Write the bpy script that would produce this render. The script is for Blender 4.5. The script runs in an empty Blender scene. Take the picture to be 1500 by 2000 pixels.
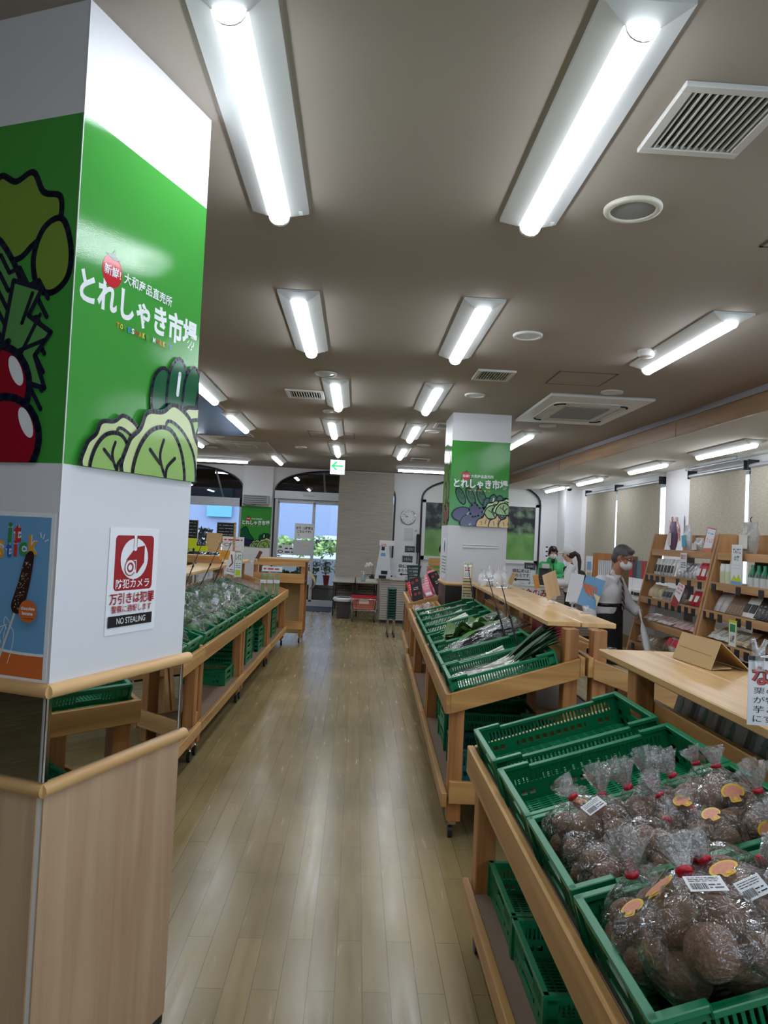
import bpy, math, random
from mathutils import Vector, Matrix
from mathutils.geometry import tessellate_polygon
PI = math.pi
R = math.radians
SC = bpy.context.scene
COL = SC.collection
rnd = random.Random(11)

# ------------------------------------------------------------------ camera
CAM_H, PITCH, ROLL, YAW, FPX = 1.65, 0.032, 0.0475, 0.0357, 1432.0
def camera():
    cy, sy, cp, sp = math.cos(YAW), math.sin(YAW), math.cos(PITCH), math.sin(PITCH)
    f = Vector((sy*cp, cy*cp, sp)); r0 = Vector((cy, -sy, 0)); u0 = r0.cross(f)
    r = math.cos(ROLL)*r0 + math.sin(ROLL)*u0
    u = -math.sin(ROLL)*r0 + math.cos(ROLL)*u0
    cd = bpy.data.cameras.new('camera'); cd.sensor_fit = 'VERTICAL'; cd.sensor_height = 36.0
    cd.lens = FPX*36.0/2000.0; cd.clip_start = 0.05; cd.clip_end = 300
    co = bpy.data.objects.new('camera', cd); COL.objects.link(co)
    m = Matrix((r, u, -f)).transposed().to_4x4(); m.translation = Vector((0, 0, CAM_H))
    co.matrix_world = m; SC.camera = co
camera()

# ------------------------------------------------------------------ daylight and exposure
w = bpy.data.worlds.new('overcast_sky'); SC.world = w; w.use_nodes = True
bg = w.node_tree.nodes['Background']; bg.inputs[0].default_value = (0.76, 0.86, 1.0, 1); bg.inputs[1].default_value = 2.3
TUBE_POWER = 13.0
SC.view_settings.view_transform = 'Standard'; SC.view_settings.look = 'None'
SC.view_settings.gamma = 1.0; SC.view_settings.exposure = 1.1; SC.view_settings.use_curve_mapping = False
SC.cycles.max_bounces = 8; SC.cycles.diffuse_bounces = 4; SC.cycles.glossy_bounces = 4
SC.cycles.transmission_bounces = 6; SC.cycles.transparent_max_bounces = 24
SC.cycles.caustics_reflective = False; SC.cycles.caustics_refractive = False
SC.cycles.use_denoising = True; SC.cycles.sample_clamp_indirect = 6.0

# ------------------------------------------------------------------ materials
def lin(c):
    return tuple((x/255/12.92 if x/255 <= 0.04045 else ((x/255+0.055)/1.055)**2.4) for x in c)
MATS = {}
def nodes(name):
    m = bpy.data.materials.new(name); m.use_nodes = True
    return m, m.node_tree, m.node_tree.nodes['Principled BSDF']
def mat(name, rgb=(200,200,200), rough=0.5, metal=0.0, spec=0.5, vary=0.06, scale=8.0, bump=0.0, bscale=60.0, trans=0.0, emit=0.0, coat=0.0, sub=0.0, alpha=1.0):
    if name in MATS: return MATS[name]
    m, t, p = nodes(name); c = lin(rgb)
    tc = t.nodes.new('ShaderNodeTexCoord'); n = t.nodes.new('ShaderNodeTexNoise'); n.inputs['Scale'].default_value = scale; n.inputs['Detail'].default_value = 4
    t.links.new(tc.outputs['Object'], n.inputs['Vector'])
    mx = t.nodes.new('ShaderNodeMix'); mx.data_type = 'RGBA'
    mx.inputs[6].default_value = (*[max(0, x*(1-vary)) for x in c], 1); mx.inputs[7].default_value = (*[min(1, x*(1+vary)) for x in c], 1)
    t.links.new(n.outputs['Fac'], mx.inputs[0]); t.links.new(mx.outputs[2], p.inputs['Base Color'])
    p.inputs['Roughness'].default_value = rough; p.inputs['Metallic'].default_value = metal; p.inputs['Specular IOR Level'].default_value = spec
    p.inputs['Coat Weight'].default_value = coat; p.inputs['Coat Roughness'].default_value = 0.08
    p.inputs['Transmission Weight'].default_value = trans; p.inputs['Alpha'].default_value = alpha
    if emit: p.inputs['Emission Color'].default_value = (*c, 1); p.inputs['Emission Strength'].default_value = emit
    if bump:
        n2 = t.nodes.new('ShaderNodeTexNoise'); n2.inputs['Scale'].default_value = bscale; n2.inputs['Detail'].default_value = 3
        b = t.nodes.new('ShaderNodeBump'); b.inputs['Strength'].default_value = bump; b.inputs['Distance'].default_value = 0.01
        t.links.new(tc.outputs['Object'], n2.inputs['Vector']); t.links.new(n2.outputs['Fac'], b.inputs['Height']); t.links.new(b.outputs['Normal'], p.inputs['Normal'])
    MATS[name] = m; return m
def wood(name, dark, light, axis='y', rough=0.45, sc=1.0, knots=True):
    if name in MATS: return MATS[name]
    m, t, p = nodes(name); L = t.links
    tc = t.nodes.new('ShaderNodeTexCoord'); mp = t.nodes.new('ShaderNodeMapping')
    s = {'x': (1.2, 22, 22), 'y': (22, 1.2, 22), 'z': (22, 22, 1.2)}[axis]
    mp.inputs['Scale'].default_value = [a*sc for a in s]; L.new(tc.outputs['Object'], mp.inputs['Vector'])
    n = t.nodes.new('ShaderNodeTexNoise'); n.inputs['Scale'].default_value = 1.3; n.inputs['Detail'].default_value = 6; n.inputs['Distortion'].default_value = 0.8
    L.new(mp.outputs['Vector'], n.inputs['Vector'])
    cr = t.nodes.new('ShaderNodeValToRGB'); e = cr.color_ramp.elements
    e[0].position = 0.32; e[0].color = (*lin(dark), 1); e[1].position = 0.66; e[1].color = (*lin(light), 1)
    L.new(n.outputs['Fac'], cr.inputs['Fac'])
    oi = t.nodes.new('ShaderNodeObjectInfo'); hs = t.nodes.new('ShaderNodeHueSaturation'); mr = t.nodes.new('ShaderNodeMapRange')
    mr.inputs['To Min'].default_value = 0.9; mr.inputs['To Max'].default_value = 1.1
    L.new(oi.outputs['Random'], mr.inputs['Value']); L.new(mr.outputs['Result'], hs.inputs['Value']); L.new(cr.outputs['Color'], hs.inputs['Color'])
    L.new(hs.outputs['Color'], p.inputs['Base Color']); p.inputs['Roughness'].default_value = rough
    b = t.nodes.new('ShaderNodeBump'); b.inputs['Strength'].default_value = 0.08; b.inputs['Distance'].default_value = 0.01
    L.new(n.outputs['Fac'], b.inputs['Height']); L.new(b.outputs['Normal'], p.inputs['Normal'])
    MATS[name] = m; return m
def schlick(t):
    lw = t.nodes.new('ShaderNodeLayerWeight'); p = t.nodes.new('ShaderNodeMath'); p.operation = 'POWER'; p.inputs[1].default_value = 4.0
    t.links.new(lw.outputs['Facing'], p.inputs[0]); return lw, p
def film(name, tint=(255,255,255), haze=0.12, rough=0.07, wr=35.0, strength=0.9, base=0.05):
    """thin crinkled transparent plastic: mostly see-through, wrinkles catch the lamps"""
    if name in MATS: return MATS[name]
    m = bpy.data.materials.new(name); m.use_nodes = True; t = m.node_tree; t.nodes.clear(); L = t.links
    out = t.nodes.new('ShaderNodeOutputMaterial'); tr = t.nodes.new('ShaderNodeBsdfTransparent'); gl = t.nodes.new('ShaderNodeBsdfGlossy'); df = t.nodes.new('ShaderNodeBsdfDiffuse')
    tr.inputs[0].default_value = (*lin(tint), 1); gl.inputs['Roughness'].default_value = rough; df.inputs[0].default_value = (0.85, 0.86, 0.88, 1)
    tc = t.nodes.new('ShaderNodeTexCoord'); n = t.nodes.new('ShaderNodeTexNoise'); n.inputs['Scale'].default_value = wr; n.inputs['Detail'].default_value = 3; n.inputs['Distortion'].default_value = 1.5
    L.new(tc.outputs['Object'], n.inputs['Vector'])
    b = t.nodes.new('ShaderNodeBump'); b.inputs['Strength'].default_value = strength; b.inputs['Distance'].default_value = 0.02; L.new(n.outputs['Fac'], b.inputs['Height'])
    L.new(b.outputs['Normal'], gl.inputs['Normal'])
    lw, fr = schlick(t); L.new(b.outputs['Normal'], lw.inputs['Normal'])
    ma = t.nodes.new('ShaderNodeMath'); ma.operation = 'MULTIPLY_ADD'; ma.inputs[1].default_value = 0.9; ma.inputs[2].default_value = base; ma.use_clamp = True; L.new(fr.outputs[0], ma.inputs[0])
    m1 = t.nodes.new('ShaderNodeMixShader'); m1.inputs[0].default_value = haze; L.new(tr.outputs[0], m1.inputs[1]); L.new(df.outputs[0], m1.inputs[2])
    m2 = t.nodes.new('ShaderNodeMixShader'); L.new(ma.outputs[0], m2.inputs[0]); L.new(m1.outputs[0], m2.inputs[1]); L.new(gl.outputs[0], m2.inputs[2])
    L.new(m2.outputs[0], out.inputs[0]); MATS[name] = m; return m
def glass(name, tint=(235,242,245), refl=0.08):
    if name in MATS: return MATS[name]
    m = bpy.data.materials.new(name); m.use_nodes = True; t = m.node_tree; t.nodes.clear(); L = t.links
    out = t.nodes.new('ShaderNodeOutputMaterial'); tr = t.nodes.new('ShaderNodeBsdfTransparent'); gl = t.nodes.new('ShaderNodeBsdfGlossy')
    tr.inputs[0].default_value = (*lin(tint), 1); gl.inputs['Roughness'].default_value = 0.01
    lw, fr = schlick(t)
    ma = t.nodes.new('ShaderNodeMath'); ma.operation = 'ADD'; ma.inputs[1].default_value = refl; ma.use_clamp = True; L.new(fr.outputs[0], ma.inputs[0])
    mx = t.nodes.new('ShaderNodeMixShader'); L.new(ma.outputs[0], mx.inputs[0]); L.new(tr.outputs[0], mx.inputs[1]); L.new(gl.outputs[0], mx.inputs[2]); L.new(mx.outputs[0], out.inputs[0])
    MATS[name] = m; return m

# ------------------------------------------------------------------ mesh builder
def T(x, y, z): return Matrix.Translation((x, y, z))
def RX(a): return Matrix.Rotation(a, 4, 'X')
def RY(a): return Matrix.Rotation(a, 4, 'Y')
def RZ(a): return Matrix.Rotation(a, 4, 'Z')
class MB:
    def __init__(s): s.v, s.f, s.mi, s.sm = [], [], [], []
    def add(s, vs, fs, mi=0, M=None, smooth=False):
        b = len(s.v)
        for v in vs:
            v = Vector(v); s.v.append(M @ v if M is not None else v)
        for f in fs: s.f.append(tuple(i+b for i in f)); s.mi.append(mi); s.sm.append(smooth)
        return s
    def box(s, x0, x1, y0, y1, z0, z1, mi=0, M=None):
        vs = [(x, y, z) for z in (z0, z1) for y in (y0, y1) for x in (x0, x1)]
        return s.add(vs, [(0,2,3,1), (4,5,7,6), (0,1,5,4), (2,6,7,3), (0,4,6,2), (1,3,7,5)], mi, M)
    def hexa(s, bot, top, mi=0, M=None):
        return s.add(list(bot)+list(top), [(3,2,1,0), (4,5,6,7), (0,1,5,4), (1,2,6,5), (2,3,7,6), (3,0,4,7)], mi, M)
    def bar(s, p, q, w, h, mi=0, up=(0,0,1), M=None):
        p, q = Vector(p), Vector(q); d = (q-p); L = d.length; d.normalize(); u = Vector(up)
        if abs(d.dot(u)) > 0.98: u = Vector((0,1,0))
        x = d.cross(u).normalized(); z = x.cross(d)
        m = Matrix((x, d, z)).transposed().to_4x4(); m.translation = p
        return s.box(-w/2, w/2, 0, L, -h/2, h/2, mi, m if M is None else M @ m)
    def tube(s, pts, r, n=8, mi=0, M=None, caps=True, smooth=True):
        pts = [Vector(p) for p in pts]; k = len(pts); rs = r if isinstance(r, (list, tuple)) else [r]*k
        vs, fs, ref = [], [], None
        for i, p in enumerate(pts):
            d = (pts[min(i+1, k-1)]-pts[max(i-1, 0)]).normalized()
            if ref is None: ref = d.orthogonal().normalized()
            ref = (ref - d*ref.dot(d)).normalized() if (ref - d*ref.dot(d)).length > 1e-6 else d.orthogonal().normalized()
            y = d.cross(ref)
            for j in range(n):
                a = 2*PI*j/n; vs.append(p + rs[i]*(math.cos(a)*ref + math.sin(a)*y))
        for i in range(k-1):
            for j in range(n): fs.append((i*n+j, i*n+(j+1)%n, (i+1)*n+(j+1)%n, (i+1)*n+j))
        s.add(vs, fs, mi, M, smooth)
        if caps:
            s.add([vs[j] for j in range(n)], [tuple(range(n-1, -1, -1))], mi, M); s.add([vs[(k-1)*n+j] for j in range(n)], [tuple(range(n))], mi, M)
        return s
    def lathe(s, prof, n=16, mi=0, M=None, smooth=True, fold=None, caps=True):
        vs, fs = [], []; k = len(prof)
        for i, (r, z) in enumerate(prof):
            for j in range(n):
                a = 2*PI*j/n; rr = r if fold is None else r*fold(i, a)
                vs.append((rr*math.cos(a), rr*math.sin(a), z))
        for i in range(k-1):
            for j in range(n): fs.append((i*n+j, i*n+(j+1)%n, (i+1)*n+(j+1)%n, (i+1)*n+j))
        s.add(vs, fs, mi, M, smooth)
        if caps and prof[0][0] > 1e-4: s.add(vs[:n], [tuple(range(n-1, -1, -1))], mi, M)
        if caps and prof[-1][0] > 1e-4: s.add(vs[-n:], [tuple(range(n))], mi, M)
        return s
    def ball(s, c, r, n=12, m=8, mi=0, M=None, rot=None):
        r = r if isinstance(r, (list, tuple)) else (r, r, r); c = Vector(c); vs, fs = [], []
        for i in range(m+1):
            a = PI*i/m
            for j in range(n):
                b = 2*PI*j/n; p = Vector((r[0]*math.sin(a)*math.cos(b), r[1]*math.sin(a)*math.sin(b), r[2]*math.cos(a)))
                vs.append(c + (rot @ p if rot is not None else p))
        for i in range(m):
            for j in range(n): fs.append((i*n+j, (i+1)*n+j, (i+1)*n+(j+1)%n, i*n+(j+1)%n))
        return s.add(vs, fs, mi, M, True)
    def capsule(s, p, q, r0, r1, mi=0, n=12):
        """tapered limb with round ends"""
        p, q = Vector(p), Vector(q); d = (q-p).normalized() if (q-p).length > 1e-6 else Vector((0,0,1))
        pts, rs = [], []
        for k in range(4): a = PI/2*k/4; pts.append(p - d*r0*math.cos(a)); rs.append(max(r0*math.sin(a), 1e-4))
        pts += [p, q]; rs += [r0, r1]
        for k in range(1, 5): a = PI/2*k/4; pts.append(q + d*r1*math.sin(a)); rs.append(max(r1*math.cos(a), 1e-4))
        return s.tube(pts, rs, n, mi)
    def prism(s, poly, d0, d1, mi=0, M=None):
        """poly in (u, v) -> extruded along w from d0 to d1, axes taken from M (columns u, w, v)"""
        k = len(poly); vs = [(u, d0, v) for u, v in poly] + [(u, d1, v) for u, v in poly]
        tri = tessellate_polygon([[Vector((u, v, 0)) for u, v in poly]])
        fs = [tuple(t) for t in tri] + [tuple(i+k for i in reversed(t)) for t in tri]
        fs += [(i, (i+1) % k, (i+1) % k + k, i+k) for i in range(k)]
        return s.add(vs, fs, mi, M)
    def obj(s, name, mats, parent=None, M=None, bevel=0.0, sub=0, seg=1):
        me = bpy.data.meshes.new(name); me.from_pydata([tuple(v) for v in s.v], [], s.f); me.update()
        for m in (mats if isinstance(mats, (list, tuple)) else [mats]): me.materials.append(m)
        me.polygons.foreach_set('material_index', s.mi); me.polygons.foreach_set('use_smooth', s.sm)
        o = bpy.data.objects.new(name, me); COL.objects.link(o)
        if parent is not None: o.parent = parent
        if M is not None: o.matrix_local = M
        if bevel: b = o.modifiers.new('edge', 'BEVEL'); b.width = bevel; b.segments = seg; b.limit_method = 'ANGLE'
        if sub: b = o.modifiers.new('soft', 'SUBSURF'); b.levels = b.render_levels = sub
        return o
def tag(o, label=None, cat=None, group=None, kind=None):
    if label: o['label'] = label
    if cat: o['category'] = cat
    if group: o['group'] = group
    if kind: o['kind'] = kind
    return o
def thing(name, label, cat, M=None, group=None, kind=None):
    o = bpy.data.objects.new(name, None); COL.objects.link(o); o.empty_display_size = 0.05
    if M is not None: o.matrix_world = M
    return tag(o, label, cat, group, kind)
def dup(o, M, label=None, group=None, parent=None):
    kids = list(o.children); c = o.copy(); COL.objects.link(c)
    if parent is not None: c.parent = parent
    else: c.matrix_world = M
    if label: c['label'] = label
    if group: c['group'] = group
    for ch in kids: dup(ch, None, parent=c)
    return c

# ------------------------------------------------------------------ flat printed graphics
TXT = {}
def text_tris(txt, bold=0.0, sx=1.0):
    key = (txt, bold)
    if key not in TXT:
        cu = bpy.data.curves.new('lettering', 'FONT'); cu.body = txt; cu.size = 1.0; cu.offset = bold; cu.resolution_u = 3; cu.fill_mode = 'FRONT'
        ob = bpy.data.objects.new('lettering', cu); me = bpy.data.meshes.new_from_object(ob)
        me.calc_loop_triangles(); vs = [(v.co.x, v.co.y) for v in me.vertices]; tr = [tuple(t.vertices) for t in me.loop_triangles]
        bpy.data.objects.remove(ob); bpy.data.curves.remove(cu); bpy.data.meshes.remove(me)
        if not vs: vs, tr = [(0, 0), (1, 0), (1, 1)], []
        TXT[key] = (vs, tr, min(v[0] for v in vs), max(v[0] for v in vs), min(v[1] for v in vs), max(v[1] for v in vs))
    return TXT[key]
def smooth(pts, n=5, closed=True):
    out = []; k = len(pts)
    for i in range(k if closed else k-1):
        g = lambda a: pts[a % k] if closed else pts[min(max(a, 0), k-1)]
        p0, p1, p2, p3 = g(i-1), g(i), g(i+1), g(i+2)
        for j in range(n):
            t = j/n
            out.append(tuple(0.5*((2*p1[c]) + (-p0[c]+p2[c])*t + (2*p0[c]-5*p1[c]+4*p2[c]-p3[c])*t*t + (-p0[c]+3*p1[c]-3*p2[c]+p3[c])*t**3) for c in (0, 1)))
    if not closed: out.append(tuple(pts[-1]))
    return out
def circ(cx, cy, rx, ry=None, n=24, a0=0.0, a1=2*PI, rot=0.0):
    ry = rx if ry is None else ry; full = abs(a1-a0) > 6.28
    out = []
    for i in range(n if full else n+1):
        a = a0+(a1-a0)*i/n; x, y = rx*math.cos(a), ry*math.sin(a)
        out.append((cx+x*math.cos(rot)-y*math.sin(rot), cy+x*math.sin(rot)+y*math.cos(rot)))
    return out
def rrect(x0, y0, x1, y1, r, n=5):
    out = []
    for cx, cy, a in ((x1-r, y1-r, 0), (x0+r, y1-r, PI/2), (x0+r, y0+r, PI), (x1-r, y0+r, 1.5*PI)):
        out += [(cx+r*math.cos(a+PI/2*i/n), cy+r*math.sin(a+PI/2*i/n)) for i in range(n+1)]
    return out
class Art:
    """prints into a mesh builder: (u, v) on a face, every next shape a hair further out"""
    def __init__(s, mb, O, U, N, rect, V=(0,0,1), step=0.00035, base=0.0006):
        s.mb, s.O, s.U, s.N, s.V = mb, Vector(O), Vector(U), Vector(N), Vector(V); s.r = rect; s.k = 0; s.step, s.base = step, base
        s.flip = s.U.cross(s.V).dot(s.N) < 0
    def _clip(s, poly):
        x0, y0, x1, y1 = s.r
        for ax, lim, sg in ((0, x0, 1), (0, x1, -1), (1, y0, 1), (1, y1, -1)):
            out = []
            for i in range(len(poly)):
                a, b = poly[i-1], poly[i]; ia, ib = sg*(a[ax]-lim) >= 0, sg*(b[ax]-lim) >= 0
                if ia != ib:
                    t = (lim-a[ax])/(b[ax]-a[ax]); out.append((a[0]+t*(b[0]-a[0]), a[1]+t*(b[1]-a[1])))
                if ib: out.append(b)
            poly = out
            if len(poly) < 3: return []
        return poly
    def _emit(s, polys, mi):
        off = s.base + s.k*s.step
        for p in polys:
            p = s._clip(p)
            if len(p) < 3: continue
            area = sum(p[i-1][0]*p[i][1]-p[i][0]*p[i-1][1] for i in range(len(p)))
            if abs(area) < 1e-10: continue
            if (area < 0) != s.flip: p = p[::-1]
            s.mb.add([s.O + s.U*u + s.V*v + s.N*off for u, v in p], [tuple(range(len(p)))], mi)
    def fill(s, poly, mi):
        tri = tessellate_polygon([[Vector((u, v, 0)) for u, v in poly]])
        s._emit([[poly[i] for i in t] for t in tri], mi); s.k += 1; return s
    def stroke(s, pts, wd, mi, closed=False):
        pts = list(pts); k = len(pts); ps = []
        for i in range(k if closed else k-1):
            a, b = Vector(pts[i]), Vector(pts[(i+1) % k]); d = b-a
            if d.length < 1e-7: continue
            n = Vector((-d.y, d.x)).normalized()*wd/2; ps.append([tuple(a+n), tuple(a-n), tuple(b-n), tuple(b+n)])
        for p in pts: ps.append(circ(p[0], p[1], wd/2, n=8))
        s._emit(ps, mi); s.k += 1; return s
    def shape(s, poly, fillm, linem, wd): s.fill(poly, fillm); return s.stroke(poly, wd, linem, True)
    def text(s, txt, x0, y0, x1, y1, mi, bold=0.0, keep=False, rot=0.0, mirror=False):
        vs, tr, a, b, c, d = text_tris(txt, bold); kx, ky = (x1-x0)/max(b-a, 1e-6), (y1-y0)/max(d-c, 1e-6)
        if keep: kx = ky = min(kx, ky)
        cx, cy = (x0+x1)/2, (y0+y1)/2
        q = []
        for x, y in vs:
            X, Y = (x-(a+b)/2)*kx, (y-(c+d)/2)*ky; q.append((cx+X*math.cos(rot)-Y*math.sin(rot), cy+X*math.sin(rot)+Y*math.cos(rot)))
        s._emit([[q[i] for i in t] for t in tr], mi); s.k += 1; return s
    def scrawl(s, x0, y0, x1, y1, lines, mi, wd=0.003, seed=1):
        """rows of tiny unreadable print as short dashes"""
        r = random.Random(seed); h = (y1-y0)/lines
        for i in range(lines):
            x = x0; y = y1-(i+0.5)*h; ps = []
            while x < x1-wd:
                l = min(r.uniform(0.6, 2.2)*h, x1-x); ps.append([(x, y-wd/2), (x+l, y-wd/2), (x+l, y+wd/2), (x, y+wd/2)]); x += l+r.uniform(0.25, 0.5)*h
            s._emit(ps, mi)
        s.k += 1; return s
# ------------------------------------------------------------------ room shell
HC, SOF, YB, XR = 3.056, 2.84, 16.37, 4.85
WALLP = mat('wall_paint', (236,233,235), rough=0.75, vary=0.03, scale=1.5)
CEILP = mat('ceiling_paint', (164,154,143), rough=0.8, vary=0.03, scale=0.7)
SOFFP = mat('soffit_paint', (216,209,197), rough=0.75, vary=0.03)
DARKW = mat('dark_partition', (62,56,60), rough=0.8)
WHITE = mat('white_paint', (232,231,233), rough=0.5, vary=0.02)
PLAST = mat('white_plastic', (225,226,226), rough=0.4, vary=0.02)
ALU = mat('aluminium', (190,192,196), rough=0.35, metal=0.6, vary=0.04)
CHROME = mat('chrome', (210,210,212), rough=0.12, metal=1.0, vary=0.02)
BLACK = mat('black_plastic', (28,28,30), rough=0.45)
DGREY = mat('dark_grey_plastic', (62,58,60), rough=0.55)
def floor_mat():
    m, t, p = nodes('worn_wood_floor'); L = t.links
    tc = t.nodes.new('ShaderNodeTexCoord'); mp = t.nodes.new('ShaderNodeMapping'); mp.inputs['Rotation'].default_value = (0, 0, PI/2)
    L.new(tc.outputs['Object'], mp.inputs['Vector'])
    br = t.nodes.new('ShaderNodeTexBrick'); br.inputs['Scale'].default_value = 1.0; br.inputs['Brick Width'].default_value = 0.9; br.inputs['Row Height'].default_value = 0.1
    br.inputs['Mortar Size'].default_value = 0.0016; br.inputs['Mortar Smooth'].default_value = 0.3; br.inputs['Bias'].default_value = 0.0; br.offset = 0.37
    br.inputs['Color1'].default_value = (*lin((158,140,98)), 1); br.inputs['Color2'].default_value = (*lin((146,129,90)), 1); br.inputs['Mortar'].default_value = (*lin((104,90,64)), 1)
    L.new(mp.outputs['Vector'], br.inputs['Vector'])
    mg = t.nodes.new('ShaderNodeMapping'); mg.inputs['Scale'].default_value = (14, 1.2, 1); L.new(tc.outputs['Object'], mg.inputs['Vector'])
    n = t.nodes.new('ShaderNodeTexNoise'); n.inputs['Scale'].default_value = 2.2; n.inputs['Detail'].default_value = 7; L.new(mg.outputs['Vector'], n.inputs['Vector'])
    n2 = t.nodes.new('ShaderNodeTexNoise'); n2.inputs['Scale'].default_value = 0.9; n2.inputs['Detail'].default_value = 5; L.new(tc.outputs['Object'], n2.inputs['Vector'])
    mx = t.nodes.new('ShaderNodeMix'); mx.data_type = 'RGBA'; mx.blend_type = 'OVERLAY'; mx.inputs[0].default_value = 0.22
    L.new(br.outputs['Color'], mx.inputs[6]); L.new(n.outputs['Fac'], mx.inputs[7])
    mx2 = t.nodes.new('ShaderNodeMix'); mx2.data_type = 'RGBA'; mx2.blend_type = 'OVERLAY'; mx2.inputs[0].default_value = 0.45
    L.new(mx.outputs[2], mx2.inputs[6]); L.new(n2.outputs['Fac'], mx2.inputs[7])
    L.new(mx2.outputs[2], p.inputs['Base Color'])
    mr = t.nodes.new('ShaderNodeMapRange'); mr.inputs['To Min'].default_value = 0.14; mr.inputs['To Max'].default_value = 0.34; L.new(n.outputs['Fac'], mr.inputs['Value']); L.new(mr.outputs['Result'], p.inputs['Roughness'])
    b = t.nodes.new('ShaderNodeBump'); b.inputs['Strength'].default_value = 0.12; b.inputs['Distance'].default_value = 0.004; L.new(br.outputs['Fac'], b.inputs['Height']); b.invert = True
    L.new(b.outputs['Normal'], p.inputs['Normal']); p.inputs['Specular IOR Level'].default_value = 0.5
    return m
tag(MB().box(-8, 5.2, -3.2, YB+0.1, -0.08, 0).obj('floor', floor_mat()), kind='structure')
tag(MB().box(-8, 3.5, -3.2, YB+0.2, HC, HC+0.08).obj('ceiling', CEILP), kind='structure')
# lower ceiling along the window side with its wooden fascia board
fx = lambda y: 3.366-0.0267*(y-5.96)
m = MB(); m.hexa([(fx(-3.2),-3.2,SOF),(5.2,-3.2,SOF),(5.2,YB+.2,SOF),(fx(YB+.2),YB+.2,SOF)], [(fx(-3.2),-3.2,SOF+.05),(5.2,-3.2,SOF+.05),(5.2,YB+.2,SOF+.05),(fx(YB+.2),YB+.2,SOF+.05)])
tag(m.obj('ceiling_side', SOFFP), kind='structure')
FASC = wood('fascia_wood', (134,102,70), (164,130,94), 'y', rough=0.35, sc=0.35)
GREYT = mat('grey_trim', (150,150,156), rough=0.5)
for k, (ya, yb) in enumerate(((-3.2, 0.6), (0.615, 4.1), (4.115, 7.55), (7.565, 11.6), (11.615, YB))):
    m = MB(); m.hexa([(fx(ya)-.03,ya,SOF-.005),(fx(ya),ya,SOF-.005),(fx(yb),yb,SOF-.005),(fx(yb)-.03,yb,SOF-.005)], [(fx(ya)-.03,ya,3.0),(fx(ya),ya,3.0),(fx(yb),yb,3.0),(fx(yb)-.03,yb,3.0)])
    tag(m.obj('trim_%d' % (k+1), FASC, bevel=0.004), kind='structure')
m = MB(); m.hexa([(fx(-3.2)-.04,-3.2,3.0),(fx(-3.2)+.02,-3.2,3.0),(fx(YB)+.02,YB,3.0),(fx(YB)-.04,YB,3.0)], [(fx(-3.2)-.04,-3.2,HC),(fx(-3.2)+.02,-3.2,HC),(fx(YB)+.02,YB,HC),(fx(YB)-.04,YB,HC)])
tag(m.obj('trim_6', GREYT), kind='structure')
tag(MB().box(-8.1, -8, -3.2, YB+.2, 0, HC).obj('wall_left', DARKW), kind='structure')
m = MB(); m.box(-8, 5.2, -3.3, -3.2, 0, .8); m.box(-8, 5.2, -3.3, -3.2, 2.7, HC); m.box(-8, .9, -3.3, -3.2, .8, 2.7); m.box(4.6, 5.2, -3.3, -3.2, .8, 2.7)  # opening behind the camera is added to let fill daylight in
tag(m.obj('wall_front', WALLP), kind='structure')
# window-side wall with two long openings, plus an unseen one added for fill daylight
m = MB(); WX0, WX1 = XR, XR+.15
m.box(WX0, WX1, -3.2, YB, 0, .95); m.box(WX0, WX1, -3.2, YB, 2.68, SOF)
for ya, yb in ((-3.2, -2.6), (3.2, 5.4), (10.2, 11.35), (15.1, YB)): m.box(WX0, WX1, ya, yb, .95, 2.68)
tag(m.obj('wall_right', WALLP), kind='structure')
tag(MB().box(4.5, XR, 15.75, YB, 0, SOF).obj('wall_corner', WALLP), kind='structure')
tag(MB().box(4.76, XR, 10.35, 11.2, 0, SOF).obj('wall_pier', WALLP), kind='structure')
GLASS = glass('window_glass')
w5 = MB()  # unseen window behind the camera, added to brighten camera-facing surfaces
for k in range(5): x = .93+3.64*k/4; w5.box(x-.03, x+.03, -3.28, -3.22, .8, 2.7)
w5.box(.9, 4.6, -3.28, -3.22, .8, .85); w5.box(.9, 4.6, -3.28, -3.22, 2.65, 2.7)
w5 = tag(w5.obj('window_5', ALU), kind='structure'); MB().box(.92, 4.58, -3.253, -3.247, .82, 2.68).obj('pane', GLASS, w5)
for i, (ya, yb) in enumerate(((5.4, 10.2), (11.35, 15.1), (-2.6, 3.2))):  # last range is an unseen window, added to light surfaces facing right
    w_ = MB(); n_ = 4
    for j in range(n_+1): y = ya+(yb-ya)*j/n_; w_.box(XR+.04, XR+.09, y-.02, y+.02, .95, 2.68)
    w_.box(XR+.04, XR+.09, ya, yb, .95, .99); w_.box(XR+.04, XR+.09, ya, yb, 2.64, 2.68)
    wo = tag(w_.obj('window_%d' % (i+1 if i < 2 else 6), ALU), kind='structure')
    MB().box(XR+.06, XR+.066, ya, yb, .97, 2.66).obj('pane', GLASS, wo)
# far wall: arches over the bays
def arch(x0, x1, zs, za, n=22):
    """flattened arch from (x0, zs) over (mid, za) to (x1, zs)"""
    c, hw = (x0+x1)/2, (x1-x0)/2
    return [(c+hw*math.cos(PI-PI*i/n), zs+(za-zs)*math.sin(PI*i/n)**0.85) for i in range(n+1)]
BAYS = [(-5.15, -2.56), (-1.86, 0.82), (1.42, 4.1)]
ZS, ZA = 2.5, 3.03
m = MB()
xs = [-8]+[x for b_ in BAYS for x in b_]+[XR+.15]
for i in range(0, len(xs), 2): m.box(xs[i], xs[i+1], YB, YB+.15, 0, HC)
for x0, x1 in BAYS:
    a_ = arch(x0, x1, ZS, ZA); m.prism(a_+[(x1, HC), (x0, HC)], YB, YB+.15, 0, Matrix.Identity(4))
m.box(-5.15, -2.56, YB, YB+.15, 0, .85)
tag(m.obj('wall_back', WALLP), kind='structure')
DARKF = mat('dark_frame', (38,34,34), rough=0.4)
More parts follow.
